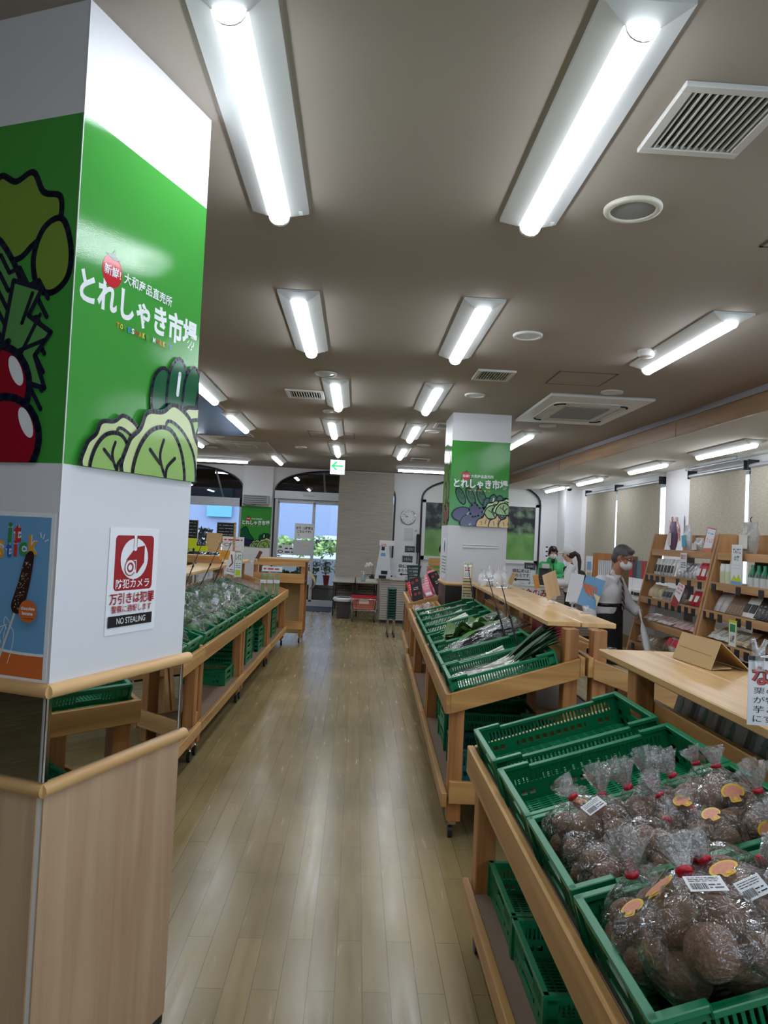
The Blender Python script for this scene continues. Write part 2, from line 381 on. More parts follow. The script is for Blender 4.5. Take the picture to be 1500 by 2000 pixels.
for i, (x0, x1) in enumerate(BAYS):
    a_ = arch(x0, x1, ZS, ZA)
    m = MB(); m.tube([(x0+.01, YB-.012, .0)]+[(u, YB-.012, v-.012) for u, v in a_]+[(x1-.01, YB-.012, 0)], 0.022, 6, smooth=False)
    tag(m.obj('trim_%d' % (7+i), DARKF), kind='structure')
# bay 1: shop window
w3 = MB(); w3.box(-5.15, -2.56, YB+.03, YB+.12, 2.14, 2.33); w3.box(-5.15, -2.56, YB+.03, YB+.12, .85, .92)
for x in (-5.12, -3.86, -2.6): w3.box(x-.03, x+.03, YB+.03, YB+.12, .85, 2.33)
w3 = tag(w3.obj('window_3', mat('pale_aluminium', (205,208,214), rough=0.4, metal=0.2)), kind='structure')
MB().box(-5.13, -2.58, YB+.06, YB+.066, .9, 2.16).obj('pane', GLASS, w3)
DKGL = glass('dark_glass', (120,112,112), 0.1)
def arch_pane(x0, x1, zb, nm, par):
    a_ = [(u, v) for u, v in arch(x0+.01, x1-.01, ZS, ZA-.01) if v > zb]; a_ = [(x0+.01, zb)]+a_+[(x1-.01, zb)]
    MB().prism(a_, YB+.06, YB+.066, 0, Matrix.Identity(4)).obj(nm, DKGL, par)
arch_pane(-5.15, -2.56, 2.33, 'arch_pane', w3)
MB().bar((-3.0, YB+.05, 2.33), (-3.2, YB+.05, 2.95), .03, .03).obj('glazing_bar', mat('mid_grey_metal', (110,108,110), rough=0.4, metal=0.4), w3)
# bay 2: automatic glass door under a deep aluminium header
d1 = MB(); d1.box(-1.86, -.44, YB-.06, YB+.12, 2.36, 2.54); d1 = tag(d1.obj('door_1', ALU, bevel=.004), kind='structure')
MB().box(-1.22, -.98, YB-.085, YB-.06, 2.44, 2.5).obj('sensor', PLAST, d1, bevel=.005)
arch_pane(-1.86, .82, 2.54, 'arch_pane', d1)
MB().bar((-.75, YB+.05, 2.54), (-.8, YB+.05, 3.0), .04, .03).obj('glazing_bar', MATS['mid_grey_metal'], d1)
MB().box(-1.86, -1.78, YB-.02, YB+.12, 0, 2.36).obj('jamb', ALU, d1, bevel=.003); MB().box(.74, .82, YB-.02, YB+.12, 0, 2.36).obj('jamb', ALU, d1)
for i, (x0, x1) in enumerate(((-1.78, -.98), (-.98, -.16), (-.16, .74))):
    l_ = MB(); yy = YB+.03+(.04 if i == 1 else 0)
    l_.box(x0, x1, yy, yy+.035, 2.27, 2.36); l_.box(x0, x1, yy, yy+.035, 0, .14); l_.box(x0, x0+.035, yy, yy+.035, .1, 2.3); l_.box(x1-.03, x1, yy, yy+.035, .1, 2.3)
    lf = l_.obj('door_leaf', MATS['pale_aluminium'], d1, bevel=.002)
    MB().box(x0+.03, x1-.03, yy+.014, yy+.02, .13, 2.28).obj('pane', GLASS, lf)
tag(MB().box(-1.8, -.47, YB-1.0, YB-.02, .002, .012).obj('doormat', mat('blue_grey_mat', (70,76,92), rough=0.95, bump=.4, bscale=300)), 'blue grey rubber mat inside the glass door', 'mat')
# bay 3: window filled with a printed view of a park
def park_mat():
    m, t, p = nodes('printed_park_view'); L = t.links
    tc = t.nodes.new('ShaderNodeTexCoord'); sp = t.nodes.new('ShaderNodeSeparateXYZ'); L.new(tc.outputs['Object'], sp.inputs[0])
    n = t.nodes.new('ShaderNodeTexNoise'); n.inputs['Scale'].default_value = 5; n.inputs['Detail'].default_value = 8; L.new(tc.outputs['Object'], n.inputs['Vector'])
    cr = t.nodes.new('ShaderNodeValToRGB'); e = cr.color_ramp.elements; e[0].position = .45; e[0].color = (*lin((26,34,38)), 1); e[1].position = .66; e[1].color = (*lin((130,152,124)), 1)
    L.new(n.outputs['Fac'], cr.inputs[0])
    n2 = t.nodes.new('ShaderNodeTexNoise'); n2.inputs['Scale'].default_value = 3; n2.inputs['Detail'].default_value = 8; L.new(tc.outputs['Object'], n2.inputs['Vector'])
    cg = t.nodes.new('ShaderNodeValToRGB'); e = cg.color_ramp.elements; e[0].position = .3; e[0].color = (*lin((96,146,76)), 1); e[1].position = .7; e[1].color = (*lin((136,182,104)), 1); L.new(n2.outputs['Fac'], cg.inputs[0])
    ad = t.nodes.new('ShaderNodeMath'); ad.operation = 'MULTIPLY_ADD'; ad.inputs[1].default_value = .25; L.new(n.outputs['Fac'], ad.inputs[0]); L.new(sp.outputs['Z'], ad.inputs[2])
    st = t.nodes.new('ShaderNodeMapRange'); st.inputs['From Min'].default_value = 1.92; st.inputs['From Max'].default_value = 2.0; L.new(ad.outputs[0], st.inputs['Value'])
    mx = t.nodes.new('ShaderNodeMix'); mx.data_type = 'RGBA'; L.new(st.outputs['Result'], mx.inputs[0]); L.new(cg.outputs[0], mx.inputs[6]); L.new(cr.outputs[0], mx.inputs[7])
    L.new(mx.outputs[2], p.inputs['Base Color']); p.inputs['Roughness'].default_value = .3; return m
w4 = MB(); w4.box(1.42, 4.1, YB+.0, YB+.1, 2.44, 2.5); w4.box(1.42, 4.1, YB, YB+.1, 1.16, 1.24); w4.box(1.42, 1.52, YB, YB+.1, 1.16, 2.5); w4.box(4.0, 4.1, YB, YB+.1, 1.16, 2.5); w4.box(1.42, 4.1, YB+.05, YB+.15, 0, 1.16)
w4 = tag(w4.obj('window_4', WHITE), kind='structure')
MB().prism([(1.43, 2.5)]+arch(1.43, 4.09, ZS, ZA-.01)+[(4.09, 2.5)], YB+.06, YB+.1, 0, Matrix.Identity(4)).obj('arch_panel', mat('cream_panel', (226,228,222), rough=.35), w4)
pk = MB().box(1.52, 4.0, YB+.055, YB+.065, 1.24, 2.44).obj('park_print', park_mat())
tag(pk, 'wide printed view of a lawn before dark trees set in the arched window', 'picture')
# pier between shop window and door, its green wrap comes with the pillars
tag(MB().box(-2.56, -1.9, YB-.1, YB, 0, HC).obj('wall_pier', WALLP), kind='structure')

# ------------------------------------------------------------------ outside, seen through the glass
tag(MB().box(-30, 30, YB+.2, 70, -.2, -.02).obj('ground_outside', mat('wet_asphalt', (112,118,126), rough=.35)), kind='structure')
tag(MB().box(-9, 6, YB+.16, YB+3.4, 2.72, 2.95).obj('ceiling_canopy', mat('dark_canopy', (128,116,114), rough=.6)), kind='structure')
CARB = mat('white_car_paint', (225,230,236), rough=.15, coat=.6); CARG = mat('car_window', (40,48,58), rough=.08); TYRE = mat('tyre_rubber', (30,30,32), rough=.8)
def car(x, y, label, ang=0):
    t_ = thing('car', label, 'car', T(x, y, -.02) @ RZ(ang), group=None)
    prof = [(-2.1,.35),(-2.15,.75),(-1.5,.95),(-.9,1.45),(.9,1.5),(1.75,.98),(2.1,.9),(2.15,.35)]
    MB().prism(smooth(prof, 4), -.85, .85, 0, Matrix.Identity(4)).obj('body', CARB, t_, bevel=.05)
    for s_ in (-1, 1): MB().prism([(-1.2,.98),(-.82,1.38),(.84,1.42),(1.4,1.0)], .86*s_-.005, .86*s_+.005, 0, Matrix.Identity(4)).obj('side_window', CARG, t_)
    for X in (-1.35, 1.35):
        for s_ in (-1, 1): MB().tube([(X, s_*.72, .32), (X, s_*.9, .32)], .32, 16).obj('wheel', TYRE, t_)
car(-6.6, 27.5, 'white car parked across the road seen through the shop window')
car(-1.2, 29.5, 'white car in the street seen through the glass door')
t_ = thing('street_building', 'pale blue grey building across the road seen through the shop window', 'building', T(-7.5, 36, -.02))
MB().box(-9, 7, 0, 6, 0, 9).obj('wall', mat('pale_blue_cladding', (134,146,176), rough=.6), t_)
for k in range(6): MB().box(-8.5+k*2.6, -7+k*2.6, -.03, 0, 3.2, 4.8).obj('window', mat('sky_window', (120,140,170), rough=.15), t_)
MB().box(.2, 1.4, -.25, -.05, 2.2, 4.4).obj('sign_board', mat('teal_sign', (96,160,186), rough=.4), t_)
t_ = thing('street_building', 'blue grey ribbed building behind the street beyond the glass door', 'building', T(3, 44, 0))
MB().box(-4, 8, 0, 6, 0, 8.5).obj('wall', mat('blue_grey_cladding', (88,112,142), rough=.6), t_)
for k in range(20): MB().box(-3.8+k*.58, -3.74+k*.58, -.06, 0, 0, 8.5).obj('rib', mat('pale_rib', (120,144,172)), t_)
def leafy(m, c, r, n, size, mis=(0,), rg=rnd):
    for _ in range(n):
        d = Vector((rg.gauss(0,1), rg.gauss(0,1), rg.gauss(0,1))).normalized(); p = Vector(c)+Vector((d.x*r[0], d.y*r[1], d.z*r[2]))*(rg.random()**.4)
        u = Vector((rg.gauss(0,1), rg.gauss(0,1), rg.gauss(0,1))).normalized(); v = u.orthogonal().normalized(); s_ = size*rg.uniform(.6, 1.3)
        m.add([p-u*s_, p+v*s_*.45, p+u*s_, p-v*s_*.45], [(0,1,2,3)], rg.choice(mis))
LEAFD = mat('dark_leaves', (44,62,42), rough=.5, vary=.3); LEAFM = mat('mid_leaves', (78,112,62), rough=.5, vary=.3); LEAFY = mat('yellow_green_leaves', (150,178,92), rough=.5, vary=.3)
for i, (x, y, s_, lb) in enumerate(((-4.3, 19.5, 1.0, 'dark rounded shrub outside the shop window'), (-2.75, 19.0, .66, 'smaller dark shrub outside beside the pier'))):
    m = MB(); leafy(m, (0, 0, 1.15), (.75*s_, .5, .55*s_), 700, .09, (0, 1))
    t_ = thing('shrub', lb, 'shrub', T(x, y, 0)); m.obj('foliage', [LEAFD, mat('blackish_leaves', (30,40,34), vary=.3)], t_); MB().tube([(0,0,0), (0,0,1.1)], .05, 6).obj('stem', mat('bark', (70,55,42)), t_); MB().box(-.5*s_, .5*s_, -.3, .3, 0, .5).obj('planter', mat('planter_grey', (120,122,126)), t_)  # darker leaves mixed in at random
m = MB()
for k in range(9): leafy(m, (-2.6+k*.75, 24, 1.18), (.55, .4, .36), 160, .1, (0, 1))
h_ = tag(m.obj('hedge', [LEAFY, LEAFM]), 'yellow green street hedge beyond the glass door', 'hedge')
tag(MB().box(-3, 4, 23.5, 23.9, 0, .8).obj('planter', MATS['planter_grey']), 'long grey street planter carrying the hedge', 'planter')
# ------------------------------------------------------------------ ceiling lamps and fittings
def tube_mat():
    m, t, p = nodes('lit_lamp'); L = t.links; g = t.nodes.new('ShaderNodeNewGeometry'); s_ = t.nodes.new('ShaderNodeSeparateXYZ'); mr = t.nodes.new('ShaderNodeMapRange')
    mr.inputs['From Min'].default_value = 0; mr.inputs['From Max'].default_value = -1; mr.inputs['To Min'].default_value = TUBE_POWER*.45; mr.inputs['To Max'].default_value = TUBE_POWER*1.12
    L.new(g.outputs['Normal'], s_.inputs[0]); L.new(s_.outputs['Z'], mr.inputs['Value']); L.new(mr.outputs['Result'], p.inputs['Emission Strength'])
    p.inputs['Base Color'].default_value = (.86, .9, .95, 1); p.inputs['Emission Color'].default_value = (*lin((238,246,255)), 1); return m
TUBE = tube_mat()  # the strip of diodes faces down, so the cover is brightest underneath
HOUS = mat('lamp_housing', (214,216,214), rough=.3, vary=.02)
def lamp_proto():
    t_ = thing('ceiling_light', 'x', 'light', group='batten lamps on the ceiling')
    m = MB(); W, L, w_, l_ = .123, .67, .05, .625
    m.box(-W, W, -L, L, -.014, 0)
    o = [(-W,-L,-.014),(W,-L,-.014),(W,L,-.014),(-W,L,-.014)]; i = [(-w_,-l_,-.05),(w_,-l_,-.05),(w_,l_,-.05),(-w_,l_,-.05)]
    m.add(o+i, [(0,1,5,4),(1,2,6,5),(2,3,7,6),(3,0,4,7),(4,5,6,7)])
    m.obj('housing', HOUS, t_)
    m = MB(); pr = [(.043*math.cos(a), -.05-.04*math.sin(a)) for a in [PI*k/8 for k in range(9)]]
    m.prism(pr, -.63, .63, 0, Matrix.Identity(4)); m.obj('tube', TUBE, t_)
    for s_ in (-1, 1): MB().prism([(u*1.06, -.05+(v+.05)*1.06) for u, v in pr], s_*.63-.008*s_-.006, s_*.63-.008*s_+.006+.006*s_, 0, Matrix.Identity(4)).obj('end_cap', HOUS, t_)
    s2 = MB().box(.055, .1, .6, .64, -.034, -.0325, 0, None); s2.obj('rating_label', PLAST, t_, RX(0)); return t_
LP = lamp_proto(); first = [True]
def lamp(x, y, z, label, ang=0):
    M = T(x, y, z) @ RZ(ang)
    if first[0]: first[0] = False; LP.matrix_world = M; LP['label'] = label; return LP
    return dup(LP, M, label)
ordn = ['first', 'second', 'third', 'fourth', 'fifth', 'sixth']
for k in range(-1, 5): lamp(.68, 2.47+2.4*k, HC, 'lit batten lamp, %s from the camera in the row by the slatted vents' % ordn[k] if k >= 0 else 'lit batten lamp overhead behind the camera over the aisle')
for k, x in ((-1, -.4), (0, -.4), (1, -.41), (2, -.265), (3, -.38), (4, -.39)):
    lamp(x, 2.52+2.4*k, HC, ('lit batten lamp, %s from the camera in the row by the near pillar' % ordn[k]) if k >= 0 else 'lit batten lamp overhead behind the near green pillar')
for y, lb in ((2.45, 'lit batten lamp over the near wooden riser, out beyond the taro crates'), (4.85, 'lit batten lamp beside the smoke detector near the fascia'), (9.85, 'lit batten lamp just past the square air conditioner beside the far pillar')): lamp(2.15, y, HC, lb)
for y, lb in ((7.32, 'lit batten lamp nearest the near pillar in the row over the mirrored ceiling panel'), (9.55, 'lit batten lamp at the far end of the mirrored ceiling panel'), (14.25, 'lit batten lamp on the ceiling before the glass door')): lamp(-1.6, y, HC, lb)
lamp(-2.66, 11.7, HC, 'lit batten lamp on the ceiling between mirrored panel and shop window')
lamp(-3.4, 5.0, HC, 'lit batten lamp over the floor behind the near pillar'); lamp(-3.4, 11.0, HC, 'lit batten lamp over the floor towards the shop window'); lamp(-5.4, 9.6, HC, 'added unseen batten lamp over the side floor past the near pillar'); lamp(-5.4, 13.2, HC, 'added unseen batten lamp at the far side of the shop window'); lamp(-5.4, 6.0, HC, 'added unseen batten lamp over the hidden side floor'); lamp(-3.4, 8.6, HC, 'lit batten lamp over the floor past the mirrored panel')  # outermost side lamps are unseen, added for more bounce light
for y, lb in ((3.2, 'lit batten lamp under the low ceiling nearest the camera'), (5.6, 'lit batten lamp under the low ceiling over the second slanted shelf unit'), (8.15, 'lit batten lamp under the low ceiling before the nearer blind'), (10.38, 'lit batten lamp under the low ceiling by the white pier'), (13.0, 'lit batten lamp under the low ceiling before the farther blind'), (15.3, 'lit batten lamp under the low ceiling nearest the far wall')): lamp(4.12, y, SOF, lb)
lamp(-2.9, 14.85, HC, 'lit batten lamp set crosswise before the arched shop window', PI/2)
lamp(1.4, 14.92, HC, 'lit batten lamp set crosswise before the arched park picture', PI/2)

VENTF = mat('vent_frame', (205,203,198), rough=.5); VOID = mat('vent_void', (22,22,24), rough=.9)
def vent(x0, x1, y0, y1, n, label, along='y'):
    t_ = thing('ceiling_vent', label, 'vent', T((x0+x1)/2, (y0+y1)/2, HC), 'slatted ceiling vents'); a, b = (x1-x0)/2, (y1-y0)/2
    MB().box(-a+.02, a-.02, -b+.02, b-.02, -.003, -.001).obj('void', VOID, t_)
    m = MB(); f = .035
    m.box(-a, a, -b, -b+f, -.018, 0); m.box(-a, a, b-f, b, -.018, 0); m.box(-a, -a+f, -b+f, b-f, -.018, 0); m.box(a-f, a, -b+f, b-f, -.018, 0); m.obj('frame', VENTF, t_, bevel=.003)
    m = MB()
    for k in range(n):
        x = -a+f+(2*a-2*f)*(k+.5)/n; m.box(x-.003, x+.003, -b+f, b-f, -.016, -.002)
    m.obj('slat', VENTF, t_)
vent(.92, 1.27, 2.12, 2.51, 12, 'large slatted air vent beside the nearest batten lamp'); vent(.93, 1.25, 5.95, 6.32, 11, 'slatted air vent between second and third batten lamps')
vent(-.78, -.4, 7.25, 7.65, 12, 'slatted air vent beside the lamp past the near pillar'); vent(.9, 1.2, 8.85, 9.25, 10, 'slatted air vent on the ceiling close by the far pillar')
vent(.9, 1.25, 13.0, 13.4, 10, 'slatted air vent on the ceiling towards the park picture'); vent(-2.1, -1.75, 12.1, 12.6, 8, 'slatted air vent in a square ceiling panel near the shop window')
SPKM = mat('speaker_mesh', (150,150,146), rough=.7, bump=.5, bscale=900); CREAM = mat('cream_ring', (214,212,196), rough=.45)
def speaker(x, y, r, label, dark=False):
    t_ = thing('ceiling_speaker', label, 'speaker', T(x, y, HC), 'round ceiling speakers')
    MB().lathe([(r, 0), (r, -.008), (r*.97, -.014), (r*.78, -.016), (r*.76, -.008), (r*.76, 0)], 32).obj('ring', CREAM if dark else VENTF, t_)
    MB().lathe([(.001, -.012), (r*.4, -.0115), (r*.77, -.009)], 28).obj('grille', SPKM if dark else HOUS, t_)
speaker(1.079, 2.966, .118, 'round ceiling speaker with grey mesh past the large vent', True)
for x, y, lb in ((1.094, 4.9, 'white round ceiling cover beside the second aisle lamp'), (1.08, 7.04, 'white round ceiling cover beside the third aisle lamp'), (2.256, 6.56, 'white round ceiling cover beside the hatch and air conditioner'), (2.217, 8.65, 'white round ceiling cover beyond the air conditioner'), (-.34, 6.45, 'white round ceiling cover over the vent past the near pillar'), (-.36, 8.45, 'white round ceiling cover between third and fourth lamps'), (.93, 9.6, 'white round ceiling cover by the far pillar top'), (.95, 11.1, 'white round ceiling cover behind the far pillar'), (-1.0, 12.2, 'white round ceiling cover before the exit sign'), (-2.2, 11.3, 'white round ceiling cover past the mirrored panel'), (-2.6, 12.9, 'white round ceiling cover nearest the shop window')): speaker(x, y, .1, lb)
t_ = thing('smoke_detector', 'white smoke detector on the ceiling beside a batten lamp', 'smoke detector', T(2.0, 5.12, HC))
MB().lathe([(.062,0),(.062,-.014),(.055,-.018),(.055,-.034),(.05,-.046)], 24).obj('base', PLAST, t_); MB().lathe([(.05,-.046),(.03,-.052),(.001,-.054)], 20).obj('sensor', mat('beige_sensor', (196,190,170)), t_)
JOINT = mat('hatch_joint', (96,90,84), rough=.8)
def hatch(x0, x1, y0, y1, label):
    t_ = thing('ceiling_hatch', label, 'hatch', T((x0+x1)/2, (y0+y1)/2, HC)); a, b = (x1-x0)/2, (y1-y0)/2
    m = MB()
    for q in ((-a,a,-b,-b+.012),(-a,a,b-.012,b),(-a,-a+.012,-b,b),(a-.012,a,-b,b)): m.box(*q, -.004, 0)
    m.obj('frame', JOINT, t_); MB().box(-a+.012, a-.012, -b+.012, b-.012, -.003, 0).obj('panel', CEILP, t_)
hatch(1.585, 2.07, 5.87, 6.355, 'flush square ceiling hatch before the air conditioner'); hatch(1.78, 2.28, 2.9, 3.26, 'ceiling hatch by the edge of view beyond the grey speaker'); hatch(-.75, -.1, 10.2, 10.8, 'ceiling hatch before the green exit sign')
t_ = thing('air_conditioner', 'square ceiling cassette air conditioner with grey centre grille', 'air conditioner', T(2.24, 7.51, HC))
MB().box(-.5, .5, -.78, .78, -.03, 0).obj('panel', PLAST, t_, bevel=.012)
m = MB()
m.prism(rrect(-.38, -.52, .38, .52, .13), -.042, -.03, 0, Matrix(((1,0,0,0),(0,0,1,0),(0,1,0,0),(0,0,0,1)))); m.obj('air_outlet_ring', mat('pale_plastic', (208,207,204), rough=.4), t_)
for q in ((-.24,.24,-.5,-.43),(-.24,.24,.43,.5),(-.36,-.3,-.36,.36),(.3,.36,-.36,.36)):
    MB().box(*q, -.048, -.041).obj('louvre', VENTF, t_, bevel=.004); 
for sx in (-1, 1):
    for sy in (-1, 1):
        m = MB(); m.stroke = None; m.tube([(sx*(.27+.09*math.cos(a)), sy*(.4+.09*math.sin(a)), -.045) for a in [PI/2*k/6 for k in range(7)]], .009, 6); m.obj('corner_slot', VOID, t_)
m = MB()
for k in range(14): y = -.3+.6*k/13; m.box(-.22, .22, y-.012, y+.012, -.052, -.044)
m.obj('intake_grille', mat('grille_grey', (150,148,144), rough=.6), t_)
t_ = thing('mirror_panel', 'bluish mirrored panel fixed flat on the ceiling', 'ceiling panel', T(-2.55, 9.4, HC-.012))
MB().box(-.95, .9, -1.7, 1.7, -.006, 0).obj('mirror', mat('bluish_mirror', (120,135,165), rough=.18, metal=.9, bump=.15, bscale=4), t_)
m = MB()
for q in ((-.97,.92,-1.73,-1.7),(-.97,.92,1.7,1.73),(-.97,-.95,-1.7,1.7),(.9,.92,-1.7,1.7)): m.box(*q, -.012, .012)
m.obj('frame', CEILP, t_)
t_ = thing('ceiling_panel', 'square white ceiling panel with joint lines near the shop window', 'ceiling panel', T(-1.92, 12.5, HC-.003)); MB().box(-.42, .42, -.75, .75, -.01, 0).obj('panel', mat('ceiling_panel_paint', (190,184,178), rough=.7), t_, bevel=.006)
# exit sign
EXG = mat('exit_green', (30,170,96), rough=.4, emit=.9, vary=0); EXW = mat('exit_white', (236,250,240), rough=.4, emit=1.0, vary=0)
t_ = thing('exit_sign', 'lit white exit sign with green arrow hung from the ceiling', 'sign', T(-.41, 13.45, 2.86)); MB().box(-.02, .02, -.02, .02, .13, .2).obj('hanger', ALU, t_)
MB().box(-.135, .135, -.035, .035, -.135, .135).obj('case', PLAST, t_, bevel=.004)
m = MB(); A = Art(m, (0, -.035, 0), (1,0,0), (0,-1,0), (-.13,.13,-.13,.13)[0:1]+(-.13,.13,.13))
A.fill([(-.13,-.13),(.13,-.13),(.13,.13),(-.13,.13)], 1)
A.stroke([(.09,.02),(-.09,.02)], .03, 0); A.stroke([(-.02,.09),(-.095,.02),(-.02,-.05)], .03, 0)
A.stroke(rrect(.05,-.12,.12,-.04,.002,1), .008, 0, True); A.fill(circ(.075,-.06,.01), 0); A.stroke([(.075,-.07),(.085,-.09),(.075,-.11)], .01, 0)
m.obj('face', [EXG, EXW], t_)
# dome camera
t_ = thing('dome_camera', 'small dome security camera under the low ceiling by the corner', 'security camera', T(4.35, 15.0, SOF)); MB().lathe([(.07,0),(.07,-.03),(.06,-.04)], 20).obj('base', PLAST, t_); MB().ball((0,0,-.04), (.055,.055,.055), 16, 10).obj('dome', mat('smoked_dome', (30,32,38), rough=.05), t_)

# ------------------------------------------------------------------ pillars with printed green wraps
WRAP = dict(bump=.03, bscale=330, rough=.08, vary=.03)
ink = lambda n, c: mat('print_'+n, c, **WRAP)
GRN = ink('green', (66,150,62)); NAVY = ink('navy', (24,30,48)); WHT = ink('white', (236,238,240)); RED = ink('red', (196,40,52)); LGR = ink('light_green', (150,186,104)); PGR = ink('pale_green', (196,210,150)); DGR = ink('dark_green', (28,92,60))
PUR = ink('purple', (56,40,96)); OCH = ink('ochre', (222,178,84)); DRED = ink('deep_red', (150,22,40)); OLV = ink('olive', (120,150,56)); ORG = ink('orange', (232,140,50)); BLU = ink('blue', (80,140,210)); YEL = ink('yellow', (236,206,70)); STAL = ink('stalk', (90,150,80)); CUK = ink('cucumber', (44,104,58))
INKS = [GRN, NAVY, WHT, RED, LGR, PGR, DGR, PUR, OCH, DRED, OLV, ORG, BLU, YEL, STAL, CUK]
G_, N_, W_, R_, LG_, PG_, DG_, P_, O_, DR_, OL_, OR_, B_, Y_, ST_, CU_ = range(16)
def logo(A, u0, w, z):
    """shop word mark; w = full width, z = height of its middle"""
    k = w/.555
    A.text('とれしゃき市場', u0, z-.05*k, u0+w, z+.05*k, W_, bold=.035)
    A.fill(circ(u0+.122*k, z+.075*k, .042*k, .047*k), R_)
    A.fill([(u0+.09*k, z+.118*k), (u0+.118*k, z+.124*k), (u0+.128*k, z+.14*k), (u0+.134*k, z+.122*k), (u0+.156*k, z+.114*k), (u0+.122*k, z+.108*k)], DG_)
    A.text('新鮮!', u0+.088*k, z+.06*k, u0+.158*k, z+.09*k, W_, bold=.012)
    A.text('大和産品直売所', u0+.172*k, z+.058*k, u0+.405*k, z+.092*k, W_, bold=.015)
    cs = [R_, Y_, DG_, B_, OR_]; s_ = 'TORESHAKI MARKET'
    for i, ch in enumerate(s_):
        if ch != ' ': x = u0+(.15+i*.0165)*k; A.text(ch, x, z-.078*k, x+.012*k, z-.062*k, [OR_, Y_, ST_, B_, W_, R_][i % 6], bold=.03)
def cabbage(A, cx, z0, r, wd):
    out = [(cx-r*1.0, z0-.1*r), (cx-r*1.02, z0+.45*r), (cx-r*.75, z0+.72*r), (cx-r*.6, z0+1.0*r), (cx-r*.2, z0+1.08*r), (cx+r*.1, z0+1.25*r), (cx+r*.55, z0+1.1*r), (cx+r*.75, z0+.8*r), (cx+r*1.0, z0+.45*r), (cx+r*.95, z0-.1*r)]
    A.shape(smooth(out, 5), PG_, N_, wd)
    A.shape(smooth([(cx-.1*r, z0+.9*r), (cx+.35*r, z0+.85*r), (cx+.75*r, z0+.45*r), (cx+.8*r, z0-.1*r), (cx+.2*r, z0+.1*r)], 5), LG_, N_, wd*.8)
    A.shape(smooth([(cx-.85*r, z0-.15*r), (cx-.8*r, z0+.35*r), (cx-.45*r, z0+.75*r), (cx+.05*r, z0+.8*r), (cx+.4*r, z0+.4*r), (cx+.45*r, z0-.15*r), (cx-.2*r, z0-.3*r)], 5), LG_, N_, wd)
    A.stroke(smooth([(cx-.15*r, z0+.62*r), (cx-.22*r, z0+.3*r), (cx+.05*r, z0-.15*r)], 5, False), wd*.8, N_)
    A.stroke([(cx-.5*r, z0+.42*r), (cx-.22*r, z0+.22*r)], wd*.8, N_); A.stroke(smooth([(cx+.18*r, z0+.35*r), (cx-.02*r, z0+.18*r), (cx-.05*r, z0)], 4, False), wd*.8, N_)
def pepper(A, cx, z0, r, wd):
    for dx, h in ((-.7, .75), (-.25, 1.0), (.25, .95), (.72, .8)):
        A.shape(smooth([(cx+(dx-.28)*r, z0), (cx+(dx-.3)*r, z0+h*r*.8), (cx+dx*r, z0+h*r*1.15), (cx+(dx+.3)*r, z0+h*r*.8), (cx+(dx+.28)*r, z0)], 4), DG_, N_, wd)
    A.stroke([(cx-.28*r, z0+.45*r), (cx-.24*r, z0+.85*r)], wd*1.3, W_)
    A.stroke([(cx+.7*r, z0+.2*r), (cx+.75*r, z0+.6*r)], wd*1.3, W_)
def eggplant(A, cx, cz, rx, ry, rot, wd):
    A.shape(circ(cx, cz, rx, ry, 28, rot=rot), P_, N_, wd)
def cucumber(A, cx, cz, l, r, rot, wd):
    A.shape(circ(cx, cz, l, r, 26, rot=rot), CU_, N_, wd); q = random.Random(3)
    for _ in range(14):
        a, b = q.uniform(-.75, .75)*l, q.uniform(-.6, .6)*r; A.fill(circ(cx+a*math.cos(rot)-b*math.sin(rot), cz+a*math.sin(rot)+b*math.cos(rot), .006, n=6), N_)
    e = (cx+l*math.cos(rot), cz+l*math.sin(rot)); A.stroke([e, (e[0]-.012, e[1]+.02), (e[0]-.03, e[1]+.022)], wd, N_)
GZ0, GZ1 = 1.80, 2.745
def band(o, O, U, N, w, draw):
    m = MB(); A = Art(m, O, U, N, (0, GZ0, w, GZ1)); A.fill([(0, GZ0), (w, GZ0), (w, GZ1), (0, GZ1)], G_); draw(A)
    return m.obj('printed_wrap', INKS, o)
